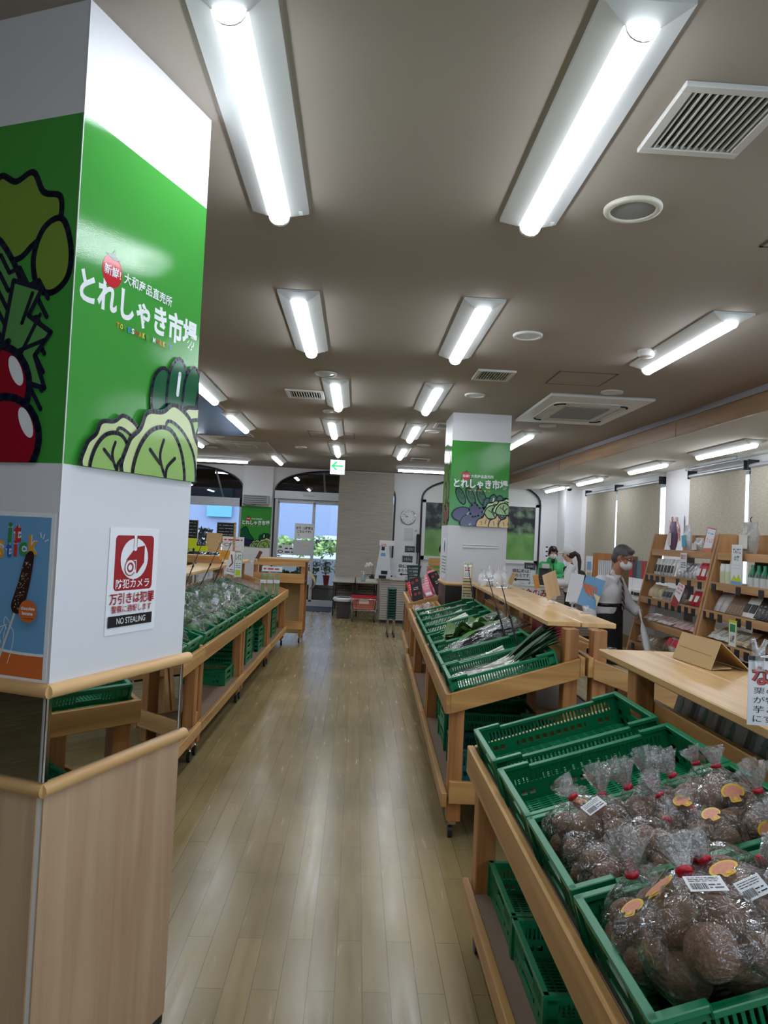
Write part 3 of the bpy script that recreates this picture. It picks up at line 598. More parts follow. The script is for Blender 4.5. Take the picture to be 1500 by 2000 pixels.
# near pillar, turned to the aisle: a = nearest corner
PA, PU = Vector((-.784, 1.961, 0)), Vector((.35887, .93339, 0)); PV = Vector((-PU.y, PU.x, 0)); PL, PW = .594, .60
PM = Matrix((PU, PV, Vector((0,0,1)))).transposed().to_4x4(); PM.translation = PA
PILW = mat('pillar_white', (222,221,224), rough=.45, vary=.02, bump=.03, bscale=40)
np_ = tag(MB().box(0, PL, 0, PW, 0, HC).obj('pillar', PILW, M=PM), kind='structure')
np_.name = 'pillar'; I4 = Matrix.Identity(4)
def near_right(A):
    logo(A, .022, .555, 2.29)
    pepper(A, .52, 2.0, .17, .012); cabbage(A, .62, 1.88, .16, .014); cabbage(A, .2, 1.80, .13, .013); cabbage(A, .43, 1.80, .19, .015)
def near_left(A):  # u runs from the far edge to the corner (w = PW)
    x = PW
    # leafy bunch
    for pts, f in (([(x-.32,2.5),(x-.28,2.6),(x-.22,2.58),(x-.16,2.6),(x-.12,2.54),(x-.06,2.52),(x-.065,2.44),(x-.14,2.4),(x-.2,2.36),(x-.3,2.38)], OL_), ([(x-.14,2.36),(x-.11,2.44),(x-.05,2.46),(x-.015,2.38),(x-.02,2.3),(x-.07,2.26),(x-.12,2.28)], OL_), ([(x-.4,2.36),(x-.3,2.44),(x-.2,2.34),(x-.16,2.22),(x-.24,2.1),(x-.36,2.12)], ST_)):
        A.shape(smooth(pts, 5), f, N_, .018)
    for k in range(9):
        y0 = 2.42-.05*k; zz = []
        for j in range(9): zz.append((x-.36+.035*j, y0-.02*j+(.016 if j % 2 else -.016)))
        A.stroke(zz, .013, N_)
    A.shape([(x-.2,2.3),(x-.1,2.27),(x-.14,2.2),(x-.06,2.15),(x-.11,2.09),(x-.07,2.0),(x-.15,2.02),(x-.17,1.98),(x-.24,2.05)], ST_, N_, .014)
    for a, b in (((x-.2,2.02),(x-.1,2.2)), ((x-.18,2.1),(x-.08,2.13)), ((x-.16,2.18),(x-.13,2.26))): A.stroke([a, b], .012, N_)
    for cx, cz, r in ((x-.25,2.0,.13), (x-.2,1.86,.125)):
        A.shape(circ(cx, cz, r, r*.95), DR_, N_, .022); A.shape(circ(cx+r*.62, cz+r*.38, .018, .045, rot=.5), W_, W_, .002)
    A.stroke([(x-.3,2.16),(x-.26,2.1),(x-.2,2.13)], .02, N_)
band(np_, (0,0,0), (1,0,0), (0,-1,0), PL, near_right)
band(np_, (0,PW,0), (0,-1,0), (-1,0,0), PW, near_left)
# wooden base with mirrored strip and round nosings
PANL = wood('birch_laminate', (196,162,132), (218,186,152), 'z', rough=.35, sc=.6); NOSE = wood('beech_nosing', (196,150,96), (222,182,128), 'x', rough=.3, sc=.4); NOSE2 = wood('beech_nosing_side', (196,150,96), (222,182,128), 'y', rough=.3, sc=.4)
MIRR = mat('mirror_glass', (205,208,208), rough=.015, metal=1.0, vary=0)
e = .006
MB().box(0, PL+.004, -e, 0, .03, .93).obj('base_panel', PANL, np_); MB().box(-e, 0, .012, PW, .03, .93).obj('base_panel', PANL, np_)
MB().box(-.002, PL, -.003, 0, 0, .035).obj('kick_strip', BLACK, np_)
MB().box(.012, PL-.01, -.004, 0, .965, 1.19).obj('mirror', MIRR, np_); MB().box(-.004, 0, .012, PW, .965, 1.19).obj('mirror', MIRR, np_)
for z in (.947, 1.203):
    MB().tube([(-.012, -.006, z), (PL+.03, -.006, z)], .019, 10).obj('nosing', NOSE, np_); MB().tube([(-.006, -.012, z), (-.006, PW, z)], .019, 10).obj('nosing', NOSE2, np_)
MB().box(-.008, .01, -.008, .002, .965, 1.19).obj('corner_strip', CHROME, np_, bevel=.003); MB().box(PL-.008, PL+.006, -.007, .004, .965, 1.19).obj('corner_strip', CHROME, np_, bevel=.002)
MB().box(-.0025, .0, -.0025, 0, 1.22, HC-.0).obj('corner_bead', WHITE, np_)
# poster on the camera-facing side: chocolate banana stick
pap = lambda n, c, r=.35: mat('paper_'+n, c, rough=r, vary=.02)
PB, PWH, POR, PRD, PGN, PYL, PBK, PBR, PDB = pap('sky_blue', (112,164,208)), pap('white', (236,237,240)), pap('orange', (208,108,52)), pap('red', (196,60,52)), pap('green', (60,140,80)), pap('yellow', (222,158,52)), pap('black', (26,26,28)), pap('brown', (56,32,28)), pap('blue', (52,102,178))
PCR = pap('cream', (222,206,160)); PKR = pap('kraft', (190,156,112)); PPK = pap('pink', (226,150,160)); PLG = pap('lime', (196,214,40)); PDR = pap('dark_red', (158,24,34)); PSK = pap('pale_grey', (206,208,212))
PAPERS = [PWH, PB, POR, PRD, PGN, PYL, PBK, PBR, PDB, PCR, PKR, PPK, PLG, PDR, PSK]
W0, B0, O0, R0, G0, Y0, K0, BR0, DB0, CR0, KR0, PK0, LG0, DR0, SK0 = range(15)
def poster(name, label, cat, M, w, h, draw, group=None, thick=.0015):
    """flat sheet in its own frame: x right, z up, front towards -y"""
    m = MB(); m.box(0, w, 0, thick, 0, h, W0); A = Art(m, (0,0,0), (1,0,0), (0,-1,0), (0,0,w,h), base=.0004, step=.0002); draw(A)
    return tag(m.obj(name, PAPERS, M=M), label, cat, group)
def fruit(A):
    w, h = .31, .45
    A.fill([(.012,.012),(w-.012,.012),(w-.012,h-.012),(.012,h-.012)], B0)
    A.fill([(.012,.012),(w-.012,.012),(w-.012,.075)]+[(w-.012-(w-.024)*k/12, .075-.012*math.sin(PI*k/12)+.03*(k/12)) for k in range(13)][1:], O0)
    A.stroke([(w-.012-(w-.024)*k/12, .075-.012*math.sin(PI*k/12)+.03*(k/12)) for k in range(13)], .007, W0)
    def word(s_, x, z, cs, hh, dx, rise=0):
        for i, c in enumerate(s_):
            for b_, mi in ((.075, W0), (.03, cs[i])): A.text(c, x+dx[i][0], z+rise*i, x+dx[i][1], z+rise*i+hh[i], mi, bold=b_)
    word('Fruit', .02, .36, [R0,Y0,DB0,G0,R0], [.06,.045,.042,.055,.05], [(0,.035),(.04,.066),(.07,.1),(.135,.15),(.155,.182)], .002)
    word('Stick', .115, .322, [Y0,DB0,R0,G0,Y0], [.05,.042,.045,.036,.052], [(0,.032),(.037,.058),(.064,.078),(.083,.11),(.115,.148)], .004)
    for a, b in (((.272,.385),(.268,.397)), ((.279,.382),(.282,.393)), ((.285,.375),(.296,.38))): A.stroke([a, b], .003, W0)
    A.stroke([(.15,.045),(.2,.185)], .007, SK0)
    A.shape(smooth([(.2,.18),(.186,.2),(.205,.26),(.222,.325),(.235,.345),(.25,.34),(.248,.3),(.238,.24),(.222,.19)], 6), BR0, BR0, .002)
    q = random.Random(5)
    for _ in range(70):
        t_ = q.random(); A.fill(circ(.207+.032*t_+q.uniform(-.012,.012), .19+.13*t_, .0014, n=5), [CR0, W0, O0][q.randrange(3)])
    A.fill(circ(.256,.19,.03), O0); A.text('chocolate', .233,.193,.279,.202, W0, bold=.03); A.text('banana', .238,.18,.274,.189, W0, bold=.03); A.scrawl(.238,.168,.276,.174,1,BR0,.0015)
    for pts in ([(.2,.155),(.185,.17),(.18,.155),(.19,.14)], [(.19,.15),(.165,.14),(.155,.115),(.165,.095)], [(.18,.145),(.168,.12),(.175,.1)], [(.188,.142),(.182,.118),(.186,.1)], [(.2,.15),(.215,.13),(.212,.09),(.2,.05)], [(.165,.1),(.168,.07),(.168,.045)]): A.stroke(smooth(pts, 4, False), .0018, W0)
# face axes: x towards the corner
LM = Matrix((PV*-1, PU, Vector((0,0,1)))).transposed().to_4x4()
LMt = LM.copy(); LMt.translation = PA + PV*(.31+.01) - PU*.0022 + Vector((0,0,1.217))
poster('poster', 'light blue poster of a chocolate covered banana stick on the near pillar', 'poster', LMt, .31, .45, fruit)
RM = Matrix((PU, PV, Vector((0,0,1)))).transposed().to_4x4(); RMt = RM.copy(); RMt.translation = PA + PU*.199 - PV*.0022 + Vector((0,0,1.322))
def camera_notice(A):
    w, h = .229, .314
    A.fill([(0,0),(w,0),(w,h),(0,h)], W0); A.fill(rrect(.026,.128,.205,.292,.014), DR0)
    A.text('防犯カメラ', .036,.134,.192,.162, W0, bold=.012); A.fill(circ(.115,.222,.064,.062), W0)
    A.fill([(.108,.292),(.122,.292),(.122,.246),(.108,.246)], W0); A.stroke([(.108,.29),(.108,.25)], .002, DR0); A.stroke([(.122,.29),(.122,.25)], .002, DR0)
    A.fill([(.077,.22),(.115,.255),(.16,.262),(.16,.21),(.13,.178),(.077,.178)], DR0); A.fill(circ(.115,.253,.008), W0)
    A.stroke([(.08,.217),(.122,.217),(.122,.178),(.1,.178)], .003, W0, False); A.fill(circ(.095,.196,.024), W0); A.stroke(circ(.095,.196,.024), .003, DR0, True); A.fill(circ(.095,.196,.015), DR0); A.fill(circ(.094,.196,.009), W0)
    A.fill([(.108,.184),(.12,.178),(.12,.19)], W0)
    A.text('万引きは犯罪', .01,.088,.216,.122, DR0, bold=.018); A.text('警察に通報します', .02,.063,.205,.085, DR0, bold=.01)
    A.fill([(.008,.022),(.21,.022),(.21,.055),(.008,.055)], K0); A.text('NO STEALING', .045,.03,.178,.048, W0)
poster('notice', 'laminated white and red camera warning notice on the near pillar', 'notice', RMt, .229, .314, camera_notice)

# far pillar, square to the room
FX0, FX1, FY, FD = 1.01, 1.665, 8.09, .65
fp = tag(MB().box(0, FX1-FX0, 0, FD, 0, HC).obj('pillar', PILW, M=T(FX0, FY, 0)), kind='structure')
def far_front(A):
    for dx, rot in ((.1, 2.0), (.21, 2.0), (.33, 1.95)): cucumber(A, dx+.02, 2.13, .1, .042, rot, .012)
    pepper(A, .52, 2.0, .14, .012); cabbage(A, .5, 1.93, .13, .012); cabbage(A, .62, 1.97, .12, .012)
    eggplant(A, .14, 1.93, .11, .075, .2, .013); eggplant(A, .24, 1.87, .13, .075, .5, .013)
    A.shape(smooth([(.22,1.98),(.28,2.06),(.33,2.0),(.4,2.02),(.36,1.96),(.4,1.9),(.32,1.92),(.26,1.9)], 2), DB_ if False else P_, N_, .02)
    A.stroke([(.2,1.93),(.21,1.945)], .014, W_); A.stroke([(.225,1.815),(.24,1.825)], .014, W_)
    for cx in (.39, .53, .64): A.shape(smooth([(cx-.08,1.79),(cx-.075,1.87),(cx-.02,1.9),(cx,1.94),(cx+.03,1.9),(cx+.08,1.86),(cx+.08,1.79)], 5), O_, N_, .012); A.stroke([(cx-.03,1.82),(cx-.035,1.86)], .008, N_); A.stroke([(cx+.01,1.83),(cx+.02,1.88)], .008, N_)
    logo(A, .035, .6, 2.27)
def far_left(A):
    w = FD
    for cx, cz, r, f in ((.3,2.4,.14,OL_),(.42,2.2,.12,ST_),(.2,2.15,.12,OL_),(.45,2.5,.1,ST_)): A.shape(smooth([(cx+r*(1+.15*(k % 2))*math.cos(2*PI*k/12), cz+r*(1+.25*(k % 2))*math.sin(2*PI*k/12)) for k in range(12)], 3), f, N_, .016)
    for cx, cz in ((.25,1.93),(.42,1.88),(.55,1.95)): A.shape(circ(cx, cz, .1), DR_, N_, .02); A.stroke([(cx+.04,cz+.04),(cx+.05,cz+.02)], .02, W_)
band(fp, (0,0,0), (1,0,0), (0,-1,0), FX1-FX0, far_front); band(fp, (0,FD,0), (0,-1,0), (-1,0,0), FD, far_left)
MB().box(-.02, FX1-FX0+.02, -.02, FD, 1.13, 1.17).obj('nosing', NOSE, fp, bevel=.012); MB().box(-.004, FX1-FX0+.004, -.004, FD, 0, 1.13).obj('base_panel', mat('black_base', (30,26,26), rough=.4), fp)
m = MB(); m.tube([(.17,-.004,1.56),(.56,-.004,1.57)], .006, 6); m.tube([(.17,-.004,1.59),(.56,-.004,1.595)], .006, 6); m.box(.165,.565,-.004,0,1.555,1.6); m.obj('cover_strip', PILW, fp)
def pillar_list(A):
    A.fill([(.01,.02),(.39,.02),(.39,.44),(.01,.44)], W0); A.fill(circ(.2,.36,.05,.07), K0); A.scrawl(.03,.05,.37,.26,6,K0,.012,4); A.fill(circ(.3,.1,.02), G0)
pm = Matrix(((0,1,0,FX0-.003),(-1,0,0,FY+.45),(0,0,1,1.2),(0,0,0,1)))
poster('notice', 'tall white notice with black print on the shaded side of the far pillar', 'notice', pm, .4, .46, pillar_list)
# wrap and air curtain on the pier by the door
t_ = thing('pier_wrap', 'green printed wrap with vegetables on the pier between window and door', 'wall wrap', T(-2.56, YB-.104, 0))
m = MB(); A = Art(m, (0,0,0), (1,0,0), (0,-1,0), (.0,1.26,.66,2.16)); A.fill([(0,1.26),(.66,1.26),(.66,2.16),(0,2.16)], G_)
eggplant(A, .1, 1.42, .2, .1, -.6, .016); A.shape(smooth([(0,1.62),(.12,1.7),(.2,1.55),(.3,1.42),(.16,1.42),(0,1.5)], 4), DG_, N_, .016); pepper(A, .56, 1.42, .14, .014); cabbage(A, .36, 1.26, .13, .014); cabbage(A, .56, 1.26, .17, .014); logo(A, .03, .6, 1.8)
m.obj('printed_wrap', INKS, t_)
t_ = thing('air_curtain', 'grey slatted air unit on the pier over the green wrap', 'air unit', T(-2.25, YB-.1, 2.3)); MB().box(-.29, .29, -.16, 0, -.1, .1).obj('case', mat('unit_grey', (178,178,180), rough=.4), t_, bevel=.01)
for k in range(4): MB().box(-.25, .25, -.168, -.158, -.075+k*.045, -.05+k*.045).obj('louvre', mat('unit_dark', (110,110,112), rough=.5), t_)
m = MB(); m.tube(smooth([(-.27,-.15,-.1)[0:1]+(-.1,), (-.1,-.13), (.1,-.1)], 4, False) and [(-.27,-.17,-.1),(-.18,-.17,-.14),(-.05,-.17,-.13),(.02,-.17,-.1)], .006, 6); m.obj('cable', BLACK, t_)
# ------------------------------------------------------------------ wheeled slatted produce tables
TD, SL = .76, math.tan(R(17))
WX = wood('pine_across', (170,122,68), (210,164,102), 'x', rough=.42, sc=.5); WY = wood('pine_along', (170,122,68), (212,166,104), 'y', rough=.42, sc=.5); WZ = wood('pine_upright', (152,98,52), (194,138,84), 'z', rough=.45, sc=.6)
WTOP = wood('oak_board', (194,150,94), (222,182,126), 'y', rough=.3, sc=.45); PLY = mat('worn_ply', (134,110,92), rough=.6, vary=.15, scale=5)
def caster(par, x, y):
    c = MB().box(x-.02, x+.02, y-.016, y+.016, .07, .1).obj('caster', CHROME, par, bevel=.003)
    MB().tube([(x-.014+.012, y, .034), (x-.014-.012, y, .034)], .034, 16).obj('wheel', BLACK, c)
    m = MB(); m.box(x-.024, x-.02, y-.012, y+.014, .03, .075); m.box(x-.008, x-.004, y-.012, y+.014, .03, .075); m.obj('fork', CHROME, c)
def table(label, M, L, TD=TD, riser=(.53, .765), rz=1.18, riser_y=None, near_end=True, far_end=True, name='display_table', rear_posts=True, shelf=True):
    t_ = thing(name, label, 'display table', M, 'wheeled pine produce tables'); a0, a1 = SL*0, SL*TD
    MB().box(-.0, .028, 0, L, .69, .80).obj('front_rail', WY, t_, bevel=.004)
    for on, y in ((near_end, 0), (far_end, L-.028)):
        if on: MB().hexa([(.028,y,.69),(TD-.03,y,.69+SL*(TD-.03)),(TD-.03,y+.028,.69+SL*(TD-.03)),(.028,y+.028,.69)], [(.028,y,.80),(TD-.03,y,.80+SL*(TD-.03)),(TD-.03,y+.028,.80+SL*(TD-.03)),(.028,y+.028,.80)]).obj('end_rail', WX, t_, bevel=.003)
    MB().box(TD-.03, TD, 0, L, .69+SL*TD, .80+SL*TD).obj('back_rail', WY, t_, bevel=.004)
    MB().hexa([(.028,.028,.722),(TD-.03,.028,.722+SL*(TD-.05)),(TD-.03,L-.028,.722+SL*(TD-.05)),(.028,L-.028,.722)], [(.028,.028,.734),(TD-.03,.028,.734+SL*(TD-.05)),(TD-.03,L-.028,.734+SL*(TD-.05)),(.028,L-.028,.734)]).obj('tray', PLY, t_)
    for y0, y1 in ((.03, .12), (L-.12, L-.03)):
        l = MB().box(.035, .112, y0, y1, .098, .715).obj('leg', WZ, t_, bevel=.004); caster(l, .075, (y0+y1)/2)
        l = MB().box(TD-.11, TD-.032, y0, y1, .098, rz-.03 if rear_posts else .69+SL*(TD-.11)).obj('leg', WZ, t_, bevel=.004); caster(l, TD-.07, (y0+y1)/2)
    if shelf:
        MB().box(.02, TD-.02, .02, L-.02, .232, .25).obj('lower_shelf', PLY, t_)
        MB().box(0, .03, 0, L, .185, .262).obj('shelf_rail', WY, t_, bevel=.004)
        for y in (0, L-.028): MB().box(.04, TD-.03, y, y+.028, .205, .325).obj('shelf_end_rail', WX, t_, bevel=.003)
    if riser:
        ry = riser_y or (-.02, L); MB().box(riser[0], riser[1], ry[0], ry[1], rz-.03, rz).obj('riser_board', WTOP, t_, bevel=.004)
    return t_
fr = lambda x, y, a: T(x, y, 0) @ RZ(a)
A_R = -math.atan(.027); A_L = PI - .0165
XL = lambda y: -1.05+.0165*(y-4.7)
M1 = fr(.5, 1.13, A_R*0); M2 = fr(.53, 4.03, A_R); M3 = fr(.53+.027*1.86, 5.89, A_R); M4 = fr(.53+.027*3.72, 7.75, A_R); M5 = fr(.53+.027*4.8, 8.8, A_R)
table('wheeled pine table holding the crates of bagged taro', M1, 1.92, riser=(.63, .875), riser_y=(-.4, 2.2))
table('wheeled pine table of leafy greens crates ahead of the taro table', M2, 1.84, riser=(.575, .765), rz=1.21, riser_y=(.14, 1.84))
table('wheeled pine table between the greens table and the far pillar', M3, 1.84, riser=(.575, .765), rz=1.21, riser_y=(.005, 1.84))
table('narrow wheeled pine table squeezed beside the far pillar', M4, 1.0, TD=.34, riser=None, rear_posts=False)
table('wheeled pine table of red and black packs beyond the far pillar', M5 @ T(0,0,.06), 1.7, riser=None, rear_posts=False)
def back(x, y, L, yy, **k): return fr(x, y+L, PI), L
MB1, _ = back(2.256, 1.13, 1.92, 0); table('wheeled pine table back to back with the taro table', MB1, 1.92, riser=(.63, .875), riser_y=(-.28, 2.32))
M2b = M2 @ T(1.536, 1.84, 0) @ RZ(PI); table('wheeled pine table facing the slanted shelves behind the greens table', M2b, 1.84, riser=(.567, .765), rz=1.21, riser_y=(.005, 1.70))
M3b = M3 @ T(1.536, 1.84, 0) @ RZ(PI); table('wheeled pine table facing the slanted shelves behind the far pillar approach', M3b, 1.84, riser=(.567, .765), rz=1.21, riser_y=(0, 1.84))
LU = [(3.46, 5.32), (5.33, 7.14), (7.15, 9.04), (9.05, 10.75)]
ML = [fr(XL(b), b, A_L) for a, b in LU]
lbl = ['wheeled pine table nearest behind the near pillar', 'wheeled pine table of leafy bags just past the near pillar', 'third wheeled pine table along the aisle wall of greens', 'wheeled pine table ending at the tall wooden stand']
for (a, b), M_, l_ in zip(LU, ML, lbl): table(l_, M_, b-a, riser=(.55, .9), rz=1.21, riser_y=(0, b-a))

# ------------------------------------------------------------------ crates
CRG = mat('crate_green', (16,124,80), rough=.32, vary=.05); CRT = mat('crate_teal', (16,104,108), rough=.35, vary=.05)
CL, CW, CH = .60, .412, .132
def crate_proto(name, mt, h=CH):
    t_ = thing(name, 'x', 'crate'); l, w = CL, CW
    def wall(x0, x1, axis, at, th, hole):
        m = MB(); L = x1-x0
        bx = (lambda a, b, z0, z1: m.box(a, b, at-th/2, at+th/2, z0, z1)) if axis == 'x' else (lambda a, b, z0, z1: m.box(at-th/2, at+th/2, a, b, z0, z1))
        k = h/.132
        for z0, z1 in ((0, .026), (.046, .066), (.103, .12)): bx(x0, x1, z0*k, z1*k)
        for a, b in ((x0, x0+.035), (x1-.035, x1)): bx(a, b, 0, .12*k)
        bx(x0+.11*L/.6*1.0, x0+.15*L/.6, .026*k, .046*k); bx(x1-.15*L/.6, x1-.11*L/.6, .026*k, .046*k)
        n = int((L-.07)/.0145)
        for i in range(n):
            x = x0+.035+(L-.07)*(i+.5)/n
            if hole and abs(x-(x0+x1)/2) < .055: continue
            bx(x-.0036, x+.0036, .066*k, .103*k)
            if i % 2 == 0: bx(x-.0055, x+.0055, .026*k, .046*k)
        if hole: bx((x0+x1)/2-.06, (x0+x1)/2+.06, .066*k, .074*k)
        m.obj('lattice_wall', mt, t_)
    for s_ in (-1, 1): wall(.006, l-.006, 'x', s_*(w/2-.005), .006, False)
    wall(-w/2+.006, w/2-.006, 'y', .005, .006, True); wall(-w/2+.006, w/2-.006, 'y', l-.005, .006, True)
    m = MB()
    for s_ in (-1, 1):
        y0, y1 = (w/2-.016, w/2+.006) if s_ > 0 else (-w/2-.006, -w/2+.016)
        for a, b, dz in ((-.004, .1, .0), (.1, l-.1, -.012), (l-.1, l+.004, .0)): m.box(a, b, y0, y1, h-.014+dz, h+dz)
        for a in (.098, l-.102): m.box(a, a+.004, y0, y1, h-.026, h)
    for a, b in ((-.006, .014), (l-.014, l+.006)): m.box(a, b, -w/2-.004, w/2+.004, h-.014, h)
    m.obj('rim', mt, t_, bevel=.003)
    m = MB()
    for k in range(22): y = -w/2+.012+(w-.024)*(k+.5)/22; m.box(.01, l-.01, y-.004, y+.004, .002, .008)
    for k in range(16): x = .01+(l-.02)*(k+.5)/16; m.box(x-.0045, x+.0045, -w/2+.01, w/2-.01, .001, .007)
    for x in (.01, l/2-.02, l-.05): m.box(x, x+.04, -w/2+.01, w/2-.01, 0, .006)
    m.obj('slat_floor', mt, t_)
    m = MB()
    for x in (0, l): 
        for y in (-w/2, w/2): MB().box(x-.006, x+.006, y-.006, y+.006, 0, h-.012).obj('corner_rib', mt, t_)
    return t_
CP = {'g': crate_proto('produce_crate', CRG), 't': crate_proto('produce_crate_tall', CRT, .19)}; CP['t'].name = 'produce_crate.900'
used = set()
def crate(M, label, kind='g', group=None):
    p = CP[kind]
    if kind not in used: used.add(kind); p.matrix_world = M; p['label'] = label; (group and p.__setitem__('group', group)); return M
    dup(p, M, label, group); return M
def on_tray(Mt, yc, x=.058): return Mt @ T(x, yc, .745+SL*(x-.034)) @ RY(-math.atan(SL))
C1 = crate(on_tray(M1, 1.665), 'empty green crate farthest along the taro table, nearest the greens table'); C2 = crate(on_tray(M1, 1.16), 'empty green crate next to the crates of taro')
C3 = crate(on_tray(M1, .73), 'green crate full of bagged taro with an empty crate behind it'); C4 = crate(on_tray(M1, .285), 'green crate of bagged taro at the near end of its table')
cn = ['first', 'second', 'third', 'fourth', 'fifth', 'sixth', 'seventh', 'eighth']
CR = []
what = ['holding long leeks with dark tops', 'holding one thin pack of leeks', 'holding a bag of purple greens', 'holding big loose cabbage leaves', 'holding a long white pack', 'holding two white radish packs', 'holding flat clear packs', 'holding small white garlic bags']
for k in range(8):
    Mt, y = (M2, .245+.445*k) if k < 4 else (M3, .25+.445*(k-4))
    CR.append(crate(on_tray(Mt, y), 'green crate %s, %s on the greens tables' % (what[k], cn[k])))
CLF = []
for k in range(10):
    i, j = ((0, 2), (0, 3), (1, 0), (1, 1), (1, 2), (1, 3), (2, 0), (2, 1), (2, 2), (2, 3))[k]
    a, b = LU[i]; y = a+.25+j*(b-a-.5)/3
    CLF.append(crate(on_tray(ML[i], b-y), ('green empty crate beside the near pillar' if k == 0 else 'green crate of bagged greens, %s past the near pillar along its row' % cn[k-1]) if k < 9 else 'green crate at the far end of the bagged greens row'))
crate(on_tray(ML[0], 5.32-4.163), 'green crate hidden mostly by the near pillar on the nearest table')
# crates stored on the low shelves
SC_ = [(M1, .09, 1.585, 'empty green crate on the low shelf under the farther taro crates'), (M1, .09, 1.155, 'empty green crate on the low shelf under the middle taro crates')]
for Mt, x, y, l_ in SC_: crate(Mt @ T(x, y, .253), l_)
crate(M1 @ T(.1, .6, .253), 'green crate deep on the low shelf under the nearest taro crate')
crate(M2 @ T(.09, .42, .253), 'teal crate on the low shelf of the greens table', 't')
for k in range(2): crate(M2 @ T(.09, 1.05, .253+.134*k), ['lower green crate stacked under the greens table', 'upper green crate stacked under the greens table'][k])
for k in range(2): crate(M2 @ T(.115, 1.5, .253+.134*k), ['lower green crate under the far end of the greens table', 'upper green crate under the far end of the greens table'][k])
for k in range(3): crate(M3 @ T(.09, .5, .253+.134*k), 'green crate %s in the stack under the table before the far pillar' % ['lowest', 'in the middle', 'topmost'][k])
for k in range(2): crate(M5 @ T(.06, .4, .31+.134*k), 'green crate %s under the table of red packs' % ['lower', 'upper'][k])
crate(ML[1] @ T(.09, .34, .253), 'single green crate on the low shelf just past the near pillar', 'g')
for k in range(4): crate(ML[2] @ T(.08, 1.2, .253+.134*k), 'green crate, %s up in the stack on the low shelf of the third aisle table' % ['lowest', 'second', 'third', 'topmost'][k])
for k in range(2): crate(ML[2] @ T(.08, .34, .253+.134*k), 'green crate, %s of two at the far end of the third low shelf' % ['lower', 'upper'][k])
for k in range(4): crate(ML[3] @ T(.08, .9, .253+.134*k), 'green crate, %s up in the tall stack by the wooden stand' % ['lowest', 'second', 'third', 'topmost'][k])

# ------------------------------------------------------------------ bags of taro
TARO = mat('taro_skin', (122,92,72), rough=.65, vary=.4, scale=30, bump=.5, bscale=120); FILM = film('clear_film', haze=.01, wr=24, rough=.05, base=.11); FILMW = film('ruffled_film', haze=.14, wr=70, rough=.12, base=.16)
TIE = mat('red_tie', (206,26,48), rough=.3); STK = mat('taro_sticker', (236,196,40), rough=.4); STK2 = mat('taro_sticker_print', (224,148,118), rough=.4, vary=.25, scale=120); LBL = mat('price_label', (232,234,238), rough=.35, vary=.01)
def disp(m, a, amp, f):
    for i in range(a, len(m.v)):
        v = m.v[i]; n = math.sin(v.x*f+1.3)*math.sin(v.y*f*1.1+.4)*math.sin(v.z*f*.9+2.0); d = Vector((v.x, v.y, v.z-.06)); m.v[i] = v + d.normalized()*amp*n
def bag_proto(seed, stand):
    q = random.Random(seed); t_ = thing('taro_bag', 'x', 'bag of taro')
    pts = [(.035,.02,.045), (-.045,.03,.045), (.0,-.045,.04), (.03,.0,.095), (-.03,-.005,.1)]
    for x, y, z in pts:
        m = MB(); rr = (q.uniform(.042,.05), q.uniform(.038,.044), q.uniform(.036,.042)); rot = (RZ(q.uniform(0,6)) @ RX(q.uniform(-.6,.6)) @ RY(q.uniform(-.6, .6))).to_3x3()
        m.ball((x, y, z), rr, 16, 12, 0, rot=rot)
        for i, v in enumerate(m.v):
            d = v-Vector((x, y, z)); m.v[i] = v + d*.06*math.sin(v.x*70+v.y*50+seed+v.z*60)
        m.obj('taro', TARO, t_)
    fo = lambda i, a: 1+.05*math.sin(5*a+seed+i*.3)+(.02+.012*i)*math.sin(13*a+i*.5+seed)
    m = MB(); pr = [(.02,-.002),(.07,.0),(.093,.03),(.1,.065),(.088,.105),(.062,.138),(.03,.162),(.011,.178)]
    m.lathe(pr, 36, 0, fold=fo, caps=False); disp(m, 0, .007, 75); m.obj('plastic_bag', FILM, t_)
    m = MB()
    for j in range(9):
        az = 2*PI*j/9+q.uniform(-.3, .3); out = q.uniform(.1, .62); hh = (.075 if stand else .05)*q.uniform(.75, 1.2); wd = q.uniform(.014, .026); vs, fs = [], []
        for r_ in range(6):
            f = r_/5; c = Vector((math.cos(az)*(.004+hh*out*f), math.sin(az)*(.004+hh*out*f), .178+hh*f*math.cos(out*.6)))
            for k in range(5):
                u = (k-2)/2; o_ = u*(.004+wd*f**.8); z_ = (.005 if k % 2 else -.005)*f+q.uniform(-.002,.002)
                vs.append(c+Vector((-math.sin(az)*o_+math.cos(az)*z_, math.cos(az)*o_+math.sin(az)*z_, q.uniform(-.003,.003)*f)))
        for r_ in range(5):
            for k in range(4): i = r_*5+k; fs.append((i, i+1, i+6, i+5))
        m.add(vs, fs, 0, None, True)
    m.obj('bag_neck', FILMW, t_)
    MB().lathe([(.011,.175),(.0145,.176),(.0145,.184),(.011,.185)], 12).obj('tie', TIE, t_)
    return t_
BP = [bag_proto(3, True), bag_proto(8, False), bag_proto(21, True)]; bused = set()
def badge(par, M, s_=1.0):
    m = MB(); out = smooth([(-.0,-.02),(-.012,-.018),(-.014,-.004),(-.026,-.002),(-.028,.012),(-.016,.026),(.004,.03),(.022,.022),(.029,.006),(.022,-.006),(.012,-.004),(.013,-.018)], 4)
    A = Art(m, (0,0,0), (1,0,0), (0,0,1), (-1,-1,1,1), V=(0,1,0), step=.0006); A.fill([(u*s_, v*s_) for u, v in out], 0); A.fill([(u*s_*.82, (v-.003)*s_*.82+.003) for u, v in out], 1)
    A.fill(circ(-.0, -.012*s_, .005*s_), 0)
    m.obj('sticker', [STK, STK2], par, M)
